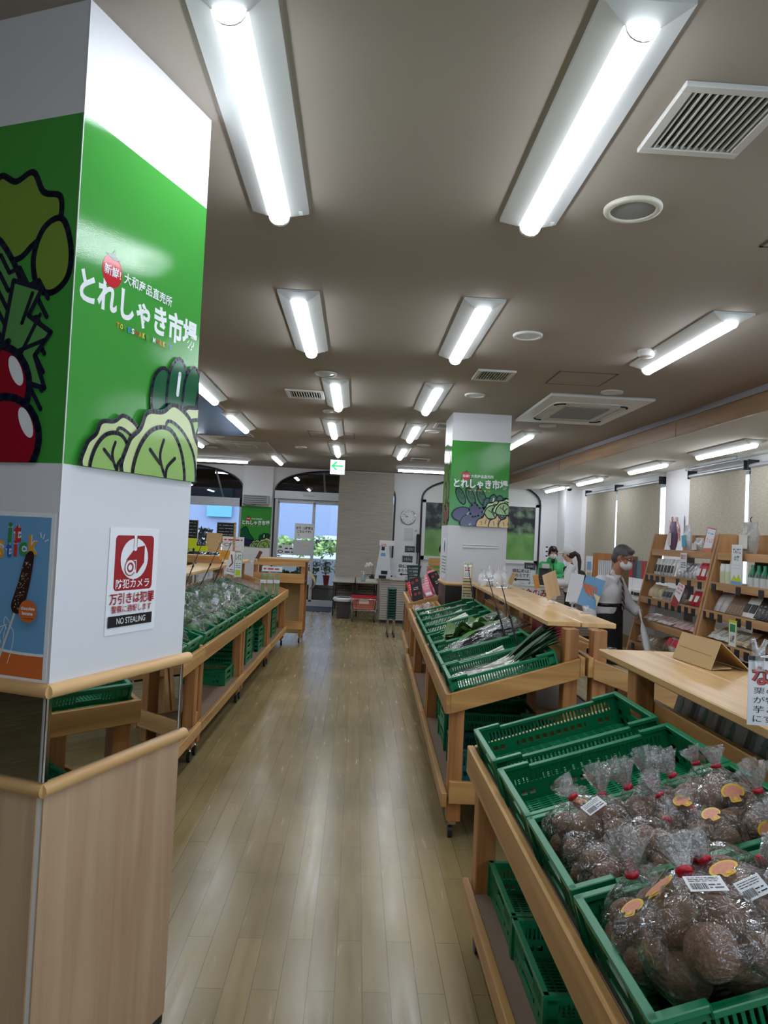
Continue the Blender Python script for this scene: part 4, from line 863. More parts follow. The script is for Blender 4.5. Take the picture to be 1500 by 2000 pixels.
def price(par, M, w=.055, h=.038):
    m = MB(); m.box(-w/2, w/2, -h/2, h/2, 0, .0006); A = Art(m, (0,0,0), (1,0,0), (0,0,1), (-w/2,-h/2,w/2,h/2), V=(0,1,0), base=.0012, step=.0002)
    q = random.Random(4); x = -w*.42
    while x < -.0: 
        d = q.uniform(.0006,.0018); A._emit([[(x,-h*.4),(x+d,-h*.4),(x+d,0),(x,0)]], 1); x += d+q.uniform(.0007,.0016)
    A.scrawl(-w*.42, h*.08, w*.4, h*.42, 3, 1, .0013, 3); A.scrawl(w*.05, -h*.4, w*.42, -h*.02, 2, 1, .0022, 9)
    m.obj('price_label', [LBL, BLACK], par, M)
def bag(Mc, x, y, z, tilt, az, kind, label, sc=1.0, stick=None, pl=None):
    """Mc: crate; tilt: lean of the bag from upright; az: turn; stick / pl: (azimuth, height 0..1) of sticker and price label"""
    M = Mc @ T(x, y, z+(.068*math.cos(tilt)+.088*abs(math.sin(tilt)))*sc) @ RZ(az) @ RX(tilt) @ Matrix.Scale(sc, 4) @ T(0, 0, -.068)
    p = BP[kind]
    o = dup(p, M, label) if True else p
    # surface point: bag radius about .097 at mid height
    for kind_, q in (('s', stick), ('p', pl)):
        if q is None: continue
        a, h = q; el = h; n = Vector((math.cos(a)*math.cos(el), math.sin(a)*math.cos(el), math.sin(el))); c = Vector((0,0,.068)) + Vector((n.x*.102, n.y*.102, n.z*.094))
        xax = Vector((-math.sin(a), math.cos(a), 0)); yax = n.cross(xax)
        m_ = Matrix((xax, yax, n)).transposed().to_4x4(); m_.translation = c
        # undo the bag's own turn so prints stay upright-ish
        badge(o, m_) if kind_ == 's' else price(o, m_)
    return o
FRT = -PI/2  # azimuth towards the camera for az = 0
B3 = [(.1,.11,.012,-1.2,-.5,1,'bag of taro lying in the aisle back corner of the farther crate',.85,(-1.2,.5),None), (.15,.02,.012,-.75,.5,1,'large bag of taro with a price label in the farther taro crate',1.0,None,(-1.9,.55)), (.2,.115,.012,-.05,.3,0,'upright red tied bag of taro, first along the back of the farther crate',.9,None,None), (.28,.07,.012,-.2,1.2,2,'bag of taro with a tall frayed neck behind the price labelled bag',.95,None,None),
 (.09,-.03,.012,-1.3,-2.2,1,'small bag of taro at the aisle wall of the farther crate',.75,(-3.1,.6),None), (.11,-.12,.012,-1.1,-2.6,1,'bag of taro against the front wall near the aisle corner',.75,None,None), (.22,-.1,.012,-1.2,-1.0,1,'bag of taro half under a price slip by the front wall',.9,(.2,.9),(1.2,.5)), (.33,.11,.012,.05,.2,0,'tallest upright bag of taro in the farther crate',.95,None,None), (.41,.07,.012,-.3,.9,2,'bag of taro leaning behind the upright bag with a red tie',.9,None,None), (.34,-.03,.012,-.55,.5,2,'bag of taro with crumpled neck in the middle of the farther crate',.85,(-1.6,.75),None), (.38,-.12,.012,-.9,.2,1,'bag of taro with a round sticker close to the front wall',.8,(-1.7,.35),None),
 (.49,.12,.012,-.3,.4,1,'bag of taro in the back corner away from the aisle',.85,None,None), (.48,.01,.012,-.35,-.3,1,'large bag of taro with round sticker by the back rail',.95,(-1.4,.45),None), (.52,-.11,.012,-.1,.3,2,'frayed bag of taro with sticker in the front corner away from the aisle',.9,(-2.3,.4),None)]
for x, y, z, t1, az, k, l_, s_, st, pl in B3: bag(C3, x, y, z, t1, az, k, l_, s_, st, pl)
B4 = [(.11,.11,.012,-.03,.2,0,'tall upright red tied bag of taro in the nearest crate',1.0,None,None), (.1,-.01,.012,-1.0,-.5,1,'bag of taro with round sticker at the aisle wall of the nearest crate',.9,(-2.0,.4),None), (.16,-.09,.012,-.95,-.25,1,'big bag of taro with a white price label in the nearest crate',1.2,(-2.3,.75),(-1.35,.55)), (.2,.04,.012,-.8,-.6,1,'bag of taro with a sticker on its shoulder behind the big bag',.95,(-2.6,.6),None), (.3,.13,.012,-1.4,-1.3,1,'long bag of taro lying against the back wall of the nearest crate',.95,(.3,.9),None), (.27,.0,.012,-.8,.2,1,'bag of taro with sticker and slip at the middle of the nearest crate',1.0,(-1.75,.75),(-1.6,.15)), (.41,-.01,.012,-.9,-.3,1,'bag of taro with a tilted price label at the outer edge of view',.95,None,(-1.3,.6)), (.39,-.12,.012,-1.3,.3,1,'bag of taro under the tilted price label bag by the front wall',.9,None,None), (.27,-.14,.012,-1.3,-1.6,1,'bag of taro on its side with sticker edge on by the front wall',.9,(-.3,.2),None), (.46,.1,.012,-.4,.4,1,'bag of taro with sticker in the back outer corner of the nearest crate',.95,(-2.0,.5),None), (.52,.0,.012,-.5,.1,2,'bag of taro by the back rail in the nearest crate',.95,None,None)]
for x, y, z, t1, az, k, l_, s_, st, pl in B4: bag(C4, x, y, z, t1, az, k, l_, s_, st, pl)
for p in BP:
    for ch in list(p.children): bpy.data.objects.remove(ch)
    bpy.data.objects.remove(p)
# ------------------------------------------------------------------ greens on the tables
LG1 = mat('leek_white', (226,228,206), rough=.4); LG2 = mat('leek_green', (52,92,62), rough=.45, vary=.25); LG3 = mat('spinach', (72,124,56), rough=.5, vary=.3); LG4 = mat('pale_leaf', (138,172,98), rough=.5, vary=.25, scale=14); LG5 = mat('purple_stalk', (92,72,104), rough=.45, vary=.25); LG6 = mat('cabbage_leaf', (92,126,74), rough=.5, vary=.3, scale=18)
FILM2 = film('greens_film', haze=.03, wr=26, rough=.07, base=.12)
def blade(m, p, d, L, w, mi=0, droop=.3, n=7, cup=.25, wav=.0, q=rnd):
    """one curved leaf from p along d"""
    p, d = Vector(p), Vector(d).normalized(); up = Vector((0,0,1)); sd = d.cross(up)
    sd = sd.normalized() if sd.length > .05 else Vector((1,0,0)); nn = sd.cross(d).normalized(); vs, fs = [], []
    for i in range(n+1):
        f = i/n; c = p + d*L*f + Vector((0,0,-droop*L*f*f)); hw = w*math.sin(PI*min(.08+f*.92, 1))**.6 if f < 1 else w*.05
        for k in range(5):
            u = (k-2)/2; vs.append(c + sd*u*hw + nn*(abs(u)**1.6*cup*hw + wav*w*math.sin(9*f+3*u)*abs(u)))
    for i in range(n):
        for k in range(4): a = i*5+k; fs.append((a, a+1, a+6, a+5))
    m.add(vs, fs, mi, None, True)
def sleeve(x0, x1, r, mt, par, q, flat=.6, taper=1.0, name='plastic_sleeve'):
    m = MB(); prof = []
    for i in range(9):
        f = i/8; prof.append((max(r*(math.sin(PI*(.12+.76*f))**.5)*(1+(taper-1)*f), .004), x0+(x1-x0)*f))
    m.lathe(prof, 22, 0, Matrix(((0,0,1,0),(1,0,0,0),(0,flat,0,0),(0,0,0,1))), fold=lambda i, a: 1+.1*math.sin(5*a+i)+.07*math.sin(9*a-i*1.3), caps=False)
    return m.obj(name, mt, par)
def small_label(par, M, w=.05, h=.03): return price(par, M, w, h)
FLAT = lambda x, y, z, a=0: T(x, y, z) @ RZ(a)
def leek_pack(Mc, y, n, label, x0=.02, L=.85, green=True, rise=.1, fat=.013):
    t_ = thing('leek_pack', label, 'leeks', Mc @ T(0, y, .02)); q = random.Random(label)
    for k in range(n):
        yy = (k-(n-1)/2)*fat*2.1; zz = .015+.014*(k % 2)
        MB().tube([(x0, yy, zz), (x0+.2, yy, zz+.008), (x0+.4, yy*1.1, zz+.05)], [fat*.9, fat, fat*.85], 8).obj('stalk', LG1, t_)
        if green:
            m = MB()
            for j in range(4): blade(m, (x0+.36, yy, zz+.045), (1, q.uniform(-.2,.2), q.uniform(.0,.2)+rise+.22), L-.4, .022, 0, q.uniform(.0,.2), cup=.5)
            m.obj('leaf', LG2, t_)
    sleeve(x0-.005, x0+(.5 if green else .45), .045+.012*n, FILM2, t_, q, .55).matrix_local = T(0,0,.025)
    small_label(t_, FLAT(x0+.3, -.01, .062, .2)); return t_
leek_pack(CR[0], .1, 4, 'pack of dark topped leeks at the back of the end crate of greens', L=.78); leek_pack(CR[0], -.05, 5, 'pack of dark topped leeks with price label in the end crate', rise=.1, L=.72); leek_pack(CR[0], -.14, 3, 'pack of thin pink white leeks along the front of the end crate', green=False, fat=.01)
leek_pack(CR[1], .02, 3, 'single pack of thin leeks in the second crate of greens', green=False)
leek_pack(CR[4], -.02, 2, 'long white pack of leeks in the crate past the cabbage leaves', green=False, fat=.02); leek_pack(CR[5], .06, 2, 'white radish pack at the back of the sixth crate', green=False, fat=.024); leek_pack(CR[5], -.08, 2, 'white radish pack at the front of the sixth crate', green=False, fat=.024); leek_pack(CR[6], .0, 3, 'flat clear pack of white stalks in the seventh crate', green=False, fat=.015)
def greens_pack(Mc, x, y, z, az, label, leaf, stem, L=.42, tilt=0.0):
    t_ = thing('greens_pack', label, 'bag of greens', Mc @ T(x, y, z) @ RZ(az) @ RY(tilt)); q = random.Random(label); m = MB()
    for j in range(16): blade(m, (.02, q.uniform(-.03,.03), .03+q.uniform(0,.03)), (1, q.uniform(-.3,.3), q.uniform(-.1,.25)), L*q.uniform(.6,1), .045, j % 2, .15, cup=.4, wav=.3, q=q)
    m.obj('leaves', [leaf, stem], t_); sleeve(-.05, L*.95, .11, FILM2, t_, q, .5, 1.25).matrix_local = T(0,0,.045)
    small_label(t_, FLAT(L*.35, -.02, .098, .4), .06, .036); return t_
greens_pack(CR[2], .06, -.05, .02, .25, 'clear bag of purple stemmed greens with a price label', LG3, LG5, .5, -.1); greens_pack(CR[2], .26, .08, .05, .1, 'second bag of purple stemmed greens towards the riser board', LG3, LG5, .46, -.12); greens_pack(CR[2], .3, -.08, .05, .3, 'bag of grey green leaves at the riser end of the third crate', LG2, LG5, .4, -.1)
def loose_bunch(Mc, x, y, az, label):
    t_ = thing('cabbage_bunch', label, 'leafy greens', Mc @ T(x, y, .04) @ RZ(az)); q = random.Random(label)
    for j in range(6):
        m = MB(); blade(m, (.0, 0, .02+.012*j), (1, q.uniform(-.7,.7), q.uniform(.05,.5)), q.uniform(.2,.28), .085, 0, .35, 9, .55, .35, q); m.obj('leaf', LG6 if j % 3 else LG4, t_)
    for j in range(3): MB().tube([(-.1, .02*j-.02, .02), (.02, .01*j-.01, .03), (.14, .01*j, .06)], [.014, .011, .005], 7).obj('leaf_stalk', LG4, t_)
    return t_
loose_bunch(CR[3], .12, -.04, .3, 'bunch of big loose cabbage leaves at the aisle end of its crate'); loose_bunch(CR[3], .3, .06, -.1, 'bunch of big loose cabbage leaves in the middle of its crate'); loose_bunch(CR[3], .4, -.05, .5, 'bunch of loose cabbage leaves nearest the riser board'); greens_pack(CR[3], .28, .14, .05, .1, 'clear bag of pale greens behind the loose cabbage leaves', LG4, LG3, .4, -.1)
GARL = mat('garlic_skin', (222,218,206), rough=.55, vary=.15)
def garlic(M, label, group=None):
    t_ = thing('garlic_bag', label, 'bag of garlic', M, group)
    for a in range(3): MB().lathe([(.002,0),(.02,.004),(.026,.018),(.018,.034),(.005,.045),(.004,.055)], 12, 0, T(.022*math.cos(a*2.1), .022*math.sin(a*2.1), 0), fold=lambda i, b: 1+.06*math.sin(6*b)).obj('garlic_bulb', GARL, t_)
    sleeve(-.06, .06, .055, FILM2, t_, rnd, .8, name='plastic_bag').matrix_local = T(0,0,.044); return t_
g0 = garlic(CR[7] @ T(.1, -.1, .02), 'small clear bag of white garlic', 'garlic bags in the last crate of greens')
for k in range(1, 9): dup(g0, CR[7] @ T(.1+.115*(k % 4), (-.11, .0, .11)[k//4], .02) @ RZ(k*1.57))
CARD = mat('cardboard', (196,164,116), rough=.7, vary=.06); CARDI = mat('cardboard_inner', (176,144,100), rough=.75)
def carton(M, w, d, h, name, label, cat, mt=CARD, th=.006):
    t_ = thing(name, label, cat, M)
    MB().box(0, w, 0, d, 0, th).obj('base', mt, t_)
    for q in ((0,w,0,th),(0,w,d-th,d),(0,th,th,d-th),(w-th,w,th,d-th)): MB().box(q[0], q[1], q[2], q[3], th, h).obj('side', mt, t_)
    return t_
TR4 = M4 @ T(.045, 0, .752) @ RY(-math.atan(SL))
carton(TR4 @ T(.02,.06,0), .24, .4, .07, 'carton', 'shallow carton of white garlic bags beside the far pillar', 'carton'); carton(TR4 @ T(.02,.52,0), .24, .42, .07, 'carton', 'shallow carton of pale packs nearest the red packs', 'carton')
for k in range(10): dup(g0, TR4 @ T(.07+.11*(k % 2), .14+.16*(k//2)+(.02 if k > 5 else 0), .01) @ RZ(k*.9) , 'small white garlic bag in the cartons beside the far pillar', 'garlic bags beside the far pillar')
# red and black packs
REDP = mat('red_pack', (206,44,56), rough=.35); PNKP = mat('pink_pack', (226,120,140), rough=.35); BLKP = mat('black_pack', (34,30,34), rough=.3); SILP = mat('silver_pack', (150,150,152), rough=.3, metal=.4)
def pack(M, w, h, d, base, label, dots=True, group=None, name='printed_pack'):
    t_ = thing(name, label, 'pack', M, group); MB().box(-w/2, w/2, -d/2, d/2, 0, h).obj('box', base, t_, bevel=.004)
    m = MB(); A = Art(m, (0,-d/2,0), (1,0,0), (0,-1,0), (-w/2,0,w/2,h), base=.001)
    if dots:
        for x, z in ((-.25,.8),(.2,.86),(-.1,.28),(.28,.3)): A.fill(circ(x*w, z*h, w*.13), R0); A.fill(circ(x*w, z*h, w*.05), BR0)
        A.fill([(-w*.3,h*.42),(w*.3,h*.42),(w*.3,h*.62),(-w*.3,h*.62)], BR0); A.scrawl(-w*.25,h*.45,w*.25,h*.6,2,W0,h*.02)
    else: A.fill([(-w*.4,h*.1),(w*.4,h*.1),(w*.4,h*.3),(-w*.4,h*.3)], W0); A.scrawl(-w*.35,h*.5,w*.35,h*.85,3,W0,h*.025)
    m.obj('printed_lettering', PAPERS, t_); return t_
TR5 = M5 @ T(.04, 0, .81) @ RY(-math.atan(SL))
pk_ = [(.1,.16,BLKP,'black and red spotted pack at the aisle corner of its table'),(.25,.2,PNKP,'pink pack between the spotted packs of the front row'),(.4,.2,BLKP,'black and red spotted pack in the middle of the red row'),(.55,.18,BLKP,'black and red spotted pack nearest the pillar base'),(.1,.5,REDP,'bright red pack behind the spotted packs'),(.24,.5,PNKP,'pink pack leaning behind the spotted packs'),(.38,.5,PNKP,'second pink pack leaning beside the first'),(.52,.5,REDP,'red pack behind the spotted packs by the pillar'),(.12,.85,BLKP,'plain black pack at the aisle side of the second row'),(.26,.9,SILP,'silver pack between the black and red packs'),(.42,.9,PNKP,'pink pack deep on the red table'),(.56,.88,REDP,'red pack deep on the table by the pillar')]
for x, y, b_, l_ in pk_: pack(TR5 @ T(x, y, .035) @ RZ(.45*math.sin(x*31+y*7)) @ RX(-.55+.25*math.sin(x*17+y*3)), .11+.03*math.sin(x*23), .27+.05*math.sin(x*13+y*9), .05, b_, l_, b_ is BLKP)
for k in range(5): dup(g0, TR5 @ T(.1+.12*k, 1.3, .01), 'small white bag on the far end of the red table', 'white bags on the red table')

# bags of greens in the crates of the other row
def greens_bag(seed):
    q = random.Random(seed); t_ = thing('greens_bag', 'x', 'bag of greens'); m = MB()
    for j in range(22): blade(m, (q.uniform(-.03,.03), q.uniform(-.03,.03), .03), (q.uniform(-1,1), q.uniform(-1,1), q.uniform(.3,1.4)), q.uniform(.06,.1), .03, j % 3, .3, 6, .5, .4, q)
    m.ball((0,0,.045), (.07,.065,.045), 12, 8, 0)
    m.obj('leaves', [LG3, LG4, LG2], t_)
    m = MB(); m.lathe([(.03,-.002),(.09,.002),(.115,.045),(.095,.09),(.05,.125),(.022,.15),(.045,.185),(.06,.21)], 24, 0, fold=lambda i, a: 1+(.04+.018*i)*math.sin(5*a+seed+i*.4)+.05*math.sin(9*a+seed), caps=False); disp(m, 0, .008, 70); m.obj('plastic_bag', film('greens_bag_film', haze=.01, wr=15, rough=.04, base=.08), t_)
    price(t_, T(.02, -.098, .085) @ RX(1.0), .07, .05); return t_
GB = [greens_bag(2), greens_bag(7)]; gi = 0
end_ = ['at the aisle end', 'in the middle', 'towards the riser']
fresh = [True, True]
for k in range(1, 9):
    for j, (x, y) in enumerate(((.115, .1), (.12, -.1), (.305, .098), (.31, -.1), (.495, .1), (.5, -.1)) if k < 8 else ((.12, .0), (.3, .02), (.48, 0))):
        if k == 1 and j == 1: continue
        p = GB[gi % 2]; M = CLF[k] @ T(x, y, .03) @ RZ(gi*1.1) @ RX(.16*math.sin(gi*2.3)) @ Matrix.Diagonal((.84, .84, 1.2+.2*math.sin(gi*1.7), 1))
        l_ = 'clear bag of greens %s of the %s crate past the near pillar' % (end_[j//2 if k < 8 else j], cn[k-1]); g_ = 'bagged greens %s of the %s crate' % (end_[j//2 if k < 8 else j], cn[k-1])
        dup(p, M, l_, g_); gi += 1
for p in GB:
    for ch in list(p.children): bpy.data.objects.remove(ch)
    bpy.data.objects.remove(p)
# tall clear pockets of stems on the third table
for k in range(3):
    p = Vector((-1.06+.075*k, 8.62+.03*k, .9)); t_ = thing('stem_pocket', ['tall clear pocket of green stems on the third aisle table', 'tall clear pocket of green stems between its two neighbours', 'tall clear pocket of green stems at the aisle end'][k], 'bag of stems', T(*p))
    for j in range(4): MB().tube([(.012*(j-1.5), 0, 0), (.014*(j-1.5), .0, .24)], .006, 6).obj('stem', LG4, t_)
    m = MB(); m.box(-.034,.034,-.014,.014,0,.27); m.obj('plastic_pocket', FILM2, t_); m = MB(); A = Art(m, (0,-.0145,0), (1,0,0), (0,-1,0), (-.034,0,.034,.3)); A.fill([(-.034,.13),(.034,.13),(.034,.17),(-.034,.17)], 0); m.obj('band', PAPERS, t_)
sign2 = lambda n, l_, c_, M, w, h, draw, g=None: poster(n, l_, c_, M, w, h, draw, g, .003)
sign2('price_card', 'white price card with red writing over the stem pockets', 'price card', T(-1.1, 8.75, 1.16), .24, .06, lambda A: (A.fill([(0,0),(.24,0),(.24,.06),(0,.06)], W0), A.scrawl(.02,.012,.22,.05,1,R0,.018)))
# ------------------------------------------------------------------ signs and holders on the riser boards
ZT2 = 1.212
CLIP = film('clear_plastic_clip', haze=.25, wr=8, rough=.15, base=.1)
def clip_sign(name, label, x, y, z, w, h, mt, draw=None, lean=0.0, az=0.0, tilt=0.0, cat='sign'):
    """board in a small clear clip foot, face towards -y before turning by az"""
    t_ = thing(name, label, cat, T(x, y, z) @ RZ(az))
    m = MB(); m.box(-.03, .03, -.02, .02, 0, .004); m.box(-.006, .006, -.005, .005, .004, .035); m.box(-.018, .018, -.004, .006, .03, .05); m.obj('clip_foot', CLIP, t_)
    b = MB(); b.box(-w/2, w/2, 0, .003, 0, h, 0)
    if draw: A = Art(b, (-w/2,0,0), (1,0,0), (0,-1,0), (0,0,w,h)); draw(A)
    b.obj('board', [mt]+PAPERS[1:] if draw else mt, t_, T(0, 0, .04) @ RX(lean) @ RY(tilt)); return t_
LWOOD = wood('pale_board', (196,168,128), (218,192,152), 'z', rough=.6, sc=.5)
WBOARD = mat('white_board_back', (226,228,234), rough=.5)
clip_sign('sign_board', 'plain pale wooden card standing on the greens riser board, seen from behind', 1.47, 5.35, ZT2, .115, .2, LWOOD, None, .15, .35, -.38)
clip_sign('sign_board', 'white card standing beside the wooden card, seen from behind', 1.5, 5.0, ZT2, .11, .2, WBOARD, None, .1, .3, .12)
def carrot(A):
    A.fill([(0,0),(.16,0),(.16,.24),(0,.24)], B0); A.text('にんじん', .04,.1,.115,.15,W0,bold=.02); A.stroke(smooth([(.05,.2),(.1,.205)],3,False),.004,W0); A.scrawl(.03,.01,.12,.04,1,W0,.008)
    for k in range(4): A.shape(smooth([(.02+.02*k,.1+.01*k),(.0+.02*k,.14),(.03+.02*k,.14),(.07+.01*k,.07)], 4), O0, W0, .003)
    A.shape([(.08,.1),(.11,.06),(.13,.0),(.14,.02),(.13,.09)], CR0, CR0, .002)
clip_sign('sign_board', 'bright blue carrot sign leaning at the end of the greens riser board', 1.5, 4.7, ZT2, .125, .2, mat('sky_blue_card', (92,168,222), rough=.4), carrot, .12, -.25, .28)
def wire_stand(x, y, z, h, lean, label, card=True):
    t_ = thing('card_stand', label, 'card stand', T(x, y, z)); d = Vector(lean); top = Vector((d.x, d.y, h))
    MB().tube([(0,0,0), top*.55], .006, 6).obj('lower_rod', DGREY, t_); MB().tube([top*.55, top], .0035, 6).obj('upper_rod', DGREY, t_)
    MB().tube([top*.54, top*.58], .009, 8).obj('clamp', BLACK, t_); MB().box(-.03,.03,-.02,.02,0,.005).obj('foot', BLACK, t_)
    m = MB()
    for s_ in (-1, 1): m.tube([(top.x+s_*(.025+.014*math.cos(a)), top.y, top.z+.0+.014*math.sin(a)) for a in [2*PI*k/10 for k in range(11)]], .0025, 5)
    m.bar((top.x-.035, top.y, top.z-.012), (top.x+.035, top.y, top.z-.012), .004, .004); m.obj('card_clip', CHROME, t_)
    if card:
        m = MB(); m.box(-.03, .03, 0, .002, -.11, .0, W0); A = Art(m, (-.03,0,-.11), (1,0,0), (0,-1,0), (0,0,.06,.11)); A.scrawl(.006,.06,.054,.1,2,R0,.01); A.scrawl(.006,.01,.054,.05,3,K0,.004); m.obj('price_card', PAPERS, t_, T(top.x, top.y-.004, top.z-.012))
bk = lambda M, x, y, z: M @ Vector((x, y, z))
for M_, x, y, dx, h, c_, l_ in ((M2, .51, .95, -.15, .46, False, 'thin telescopic rod stand leaning over the cabbage leaves crate'), (M2, .515, .55, -.13, .44, False, 'thin telescopic rod stand leaning over the leek crates'), (M3, .5, .55, -.1, .5, True, 'rod stand with a white card near the far pillar')):
    p = bk(M_, x, y, .93); wire_stand(p.x, p.y, p.z, h, (dx, .05, 0), l_, c_)
def kanji_pop(A):
    A.fill([(0,0),(.1,0),(.1,.36),(0,.36)], CR0); A.text('旬', .02,.285,.08,.335,K0,bold=.02); A.text('菜', .02,.23,.08,.28,K0,bold=.02)
    for k in range(6): A.stroke([(.012,.2-.03*k),(.088,.2-.03*k)], .009, O0 if k % 2 == 0 else BR0)
    A.scrawl(.012,.015,.088,.04,1,K0,.008)
poster('sign_board', 'tall kraft paper sign with two black characters before the far pillar', 'sign', T(1.075, 7.3, 1.06) @ RY(0), .1, .36, kanji_pop, None, .004)
p = bk(M3, .62, 1.15, ZT2)
def clear_bag(M, label, s_=1.0, group=None):
    t_ = thing('plastic_bag', label, 'plastic bag', M, group); m = MB(); m.lathe([(.05*s_,0),(.06*s_,.05*s_),(.05*s_,.12*s_),(.02*s_,.17*s_),(.035*s_,.2*s_)], 18, 0, fold=lambda i, a: 1+.14*math.sin(5*a+i)+.08*math.sin(9*a-i), caps=False); m.obj('film', mat('white_film', (232,234,236), rough=.25, bump=.6, bscale=40), t_); MB().tube([(-.018*s_,0,.19*s_), (0,0,.24*s_), (.018*s_,0,.19*s_)], .004, 5).obj('handle', MATS['white_film'], t_); return t_
b0 = clear_bag(T(p.x, p.y, p.z), 'white crumpled carrier bag on the riser board by the far pillar', .8, 'carrier bags on the riser')
for k in range(1, 4): dup(b0, T(p.x+.07*k, p.y+.05*(k % 2), p.z) @ RZ(k))
clip_sign('price_stand', 'small kraft price stand among the carrier bags', p.x+.22, p.y-.2, ZT2, .05, .11, MATS['cardboard'], None, .2, .4, .3, 'price stand'); clip_sign('price_stand', 'small orange price stand on the riser towards the red banner', p.x+.36, p.y-.7, ZT2, .05, .13, mat('orange_card', (214,150,84)), None, .2, .3, -.35, 'price stand')
# cardboard tent on the near riser
ZT1 = 1.182
t_ = thing('cardboard_tent', 'folded cardboard tent standing on the near riser board', 'cardboard box', T(1.585, 3.06, ZT1) @ RZ(.02))
c_, hh, L = .2, .135, .46
# prism lying along y: slope faces the taro
for q0, q1, nm in (((-.11,0),(-.045,hh),'front_flap'), ((-.045,hh),(.16,0),'back_flap'), ((-.1,.004),(.03,.012),'inner_flap')):
    MB().bar((q0[0],0,q0[1]), (q1[0],0,q1[1]), L, .005, 0, up=(-(q1[1]-q0[1]), 0, q1[0]-q0[0]) if nm != 'inner_flap' else (0,0,1)).obj(nm, CARD if nm != 'inner_flap' else CARDI, t_)
m = MB(); m.bar((-.082,-.19,.062),(-.082,.19,.07),.003,.004); m.obj('torn_edge', CARDI, t_)
t_.matrix_world = T(1.47, 3.0, ZT1) @ RZ(.08) @ Matrix.Diagonal((.62, .64, .82, 1))
# handwritten sign on the near riser
def taro_pop(A):
    w, h = .30, .22
    A.fill([(0,0),(w,0),(w,h),(0,h)], W0)
    for b_, mi in ((.055, K0), (.02, R0)): A.text('なるほど', .01,.128,.27,.19,mi,bold=b_)
    for i, s_ in enumerate(('栗のような食感', 'が特徴。煮物や', '芋ごはんの主役', 'にするのにすすめ')): A.text(s_, .018,.1-.03*i,.285,.122-.03*i,K0)
t_ = thing('handwritten_sign', 'white handwritten sign with big red characters in a clear clip on the near riser', 'sign', T(1.055, 1.92, 1.196) @ RZ(-.1) @ Matrix.Scale(.82, 4))
poster('sheet', None, None, I4, .30, .22, taro_pop).parent = t_
m = MB(); m.box(.0,.34,-.006,-.002,.208,.222); m.obj('black_bar', BLACK, t_); MB().tube([(.03,-.01,.222),(.36,-.01,.222)], .005, 6).obj('rod', CHROME, t_)
m = MB(); m.box(.015,.045,-.014,.014,.175,.25); m.tube([(.02,0,.245),(.012,0,.275)], .008, 8); m.tube([(.04,0,.245),(.055,0,.275)], .008, 8); m.obj('clear_clip', CLIP, t_)
MB().tube([(.14,.008,-.0),(.14,.008,.21)], .005, 6).obj('post', CHROME, t_); MB().box(.1,.18,-.03,.05,-.016,0).obj('foot', CLIP, t_)
# tall printed packs standing under the near riser
PKG = mat('grey_printed_film', (150,152,150), rough=.22, vary=.18, scale=30, bump=.4, bscale=18); PKN = mat('pine_print', (30,104,64), rough=.3, vary=.2)
for k in range(7):
    y = 2.9-.2*k; t_ = thing('printed_bag', 'tall grey printed bag under the near riser board, %s from its far end' % ordn[k] if k < 6 else 'tall grey printed bag under the near riser board beside the sign', 'bag', T(1.33, y, .93) @ RZ(-PI/2-.1) @ RX(-.28))
    m = MB(); m.box(-.09,.09,-.03,.03,0,.2); m.obj('bag', PKG, t_, bevel=.02, seg=2)
    m = MB(); A = Art(m, (-.09,-.03,0), (1,0,0), (0,-1,0), (0,0,.18,.2), base=.001)
    for j in range(3): A.fill([(.08-.03+.006*j,.06+.035*j),(.08+.03-.006*j,.06+.035*j),(.08,.115+.03*j)], 0)
    A.stroke([(.08,.03),(.08,.07)], .008, 0); m.obj('printed_pattern', PKN, t_)
TRK = M2b
# far side table: dark packs and tray
t_ = carton(M2b @ T(.12, 1.44, .79) @ RY(-math.atan(SL)), .4, .36, .03, 'tray', 'pale tray of dried roots at the end of the far side table', 'tray', mat('pale_tray', (206,196,160), rough=.5))
for k in range(6): MB().tube([(.05+.05*k,.05,.015),(.07+.05*k,.3,.02)], .014, 6).obj('dried_root', mat('dried_root', (150,100,66), vary=.3), t_)
for k in range(5): 
    t_ = thing('black_pack', 'black film pack of seaweed on the far side table, %s from its near end' % ordn[k], 'pack', M2b @ T(.15+.12*(k % 2), 1.05-.2*k, .82+.03*(k % 2)) @ RZ(k*.3)); MB().box(-.09,.09,-.07,.07,0,.05).obj('pack', mat('black_film', (30,30,32), rough=.15, bump=.5, bscale=30), t_, bevel=.015, seg=2)
t_ = thing('brown_bag', 'brown paper bag standing behind the end post of the greens tables', 'bag', M2b @ T(.35, 1.62, .85) @ RZ(.4)); MB().box(-.08,.08,-.05,.05,0,.2).obj('bag', mat('brown_paper', (122,92,74), rough=.6), t_, bevel=.008)
t_ = thing('red_carton', 'red carton pushed under the greens riser board', 'carton', M2 @ T(.755, .95, 1.046)); MB().box(-.05,.08,-.2,.2,-.01,.1).obj('box', mat('red_carton', (186,30,40), rough=.4), t_, bevel=.003)

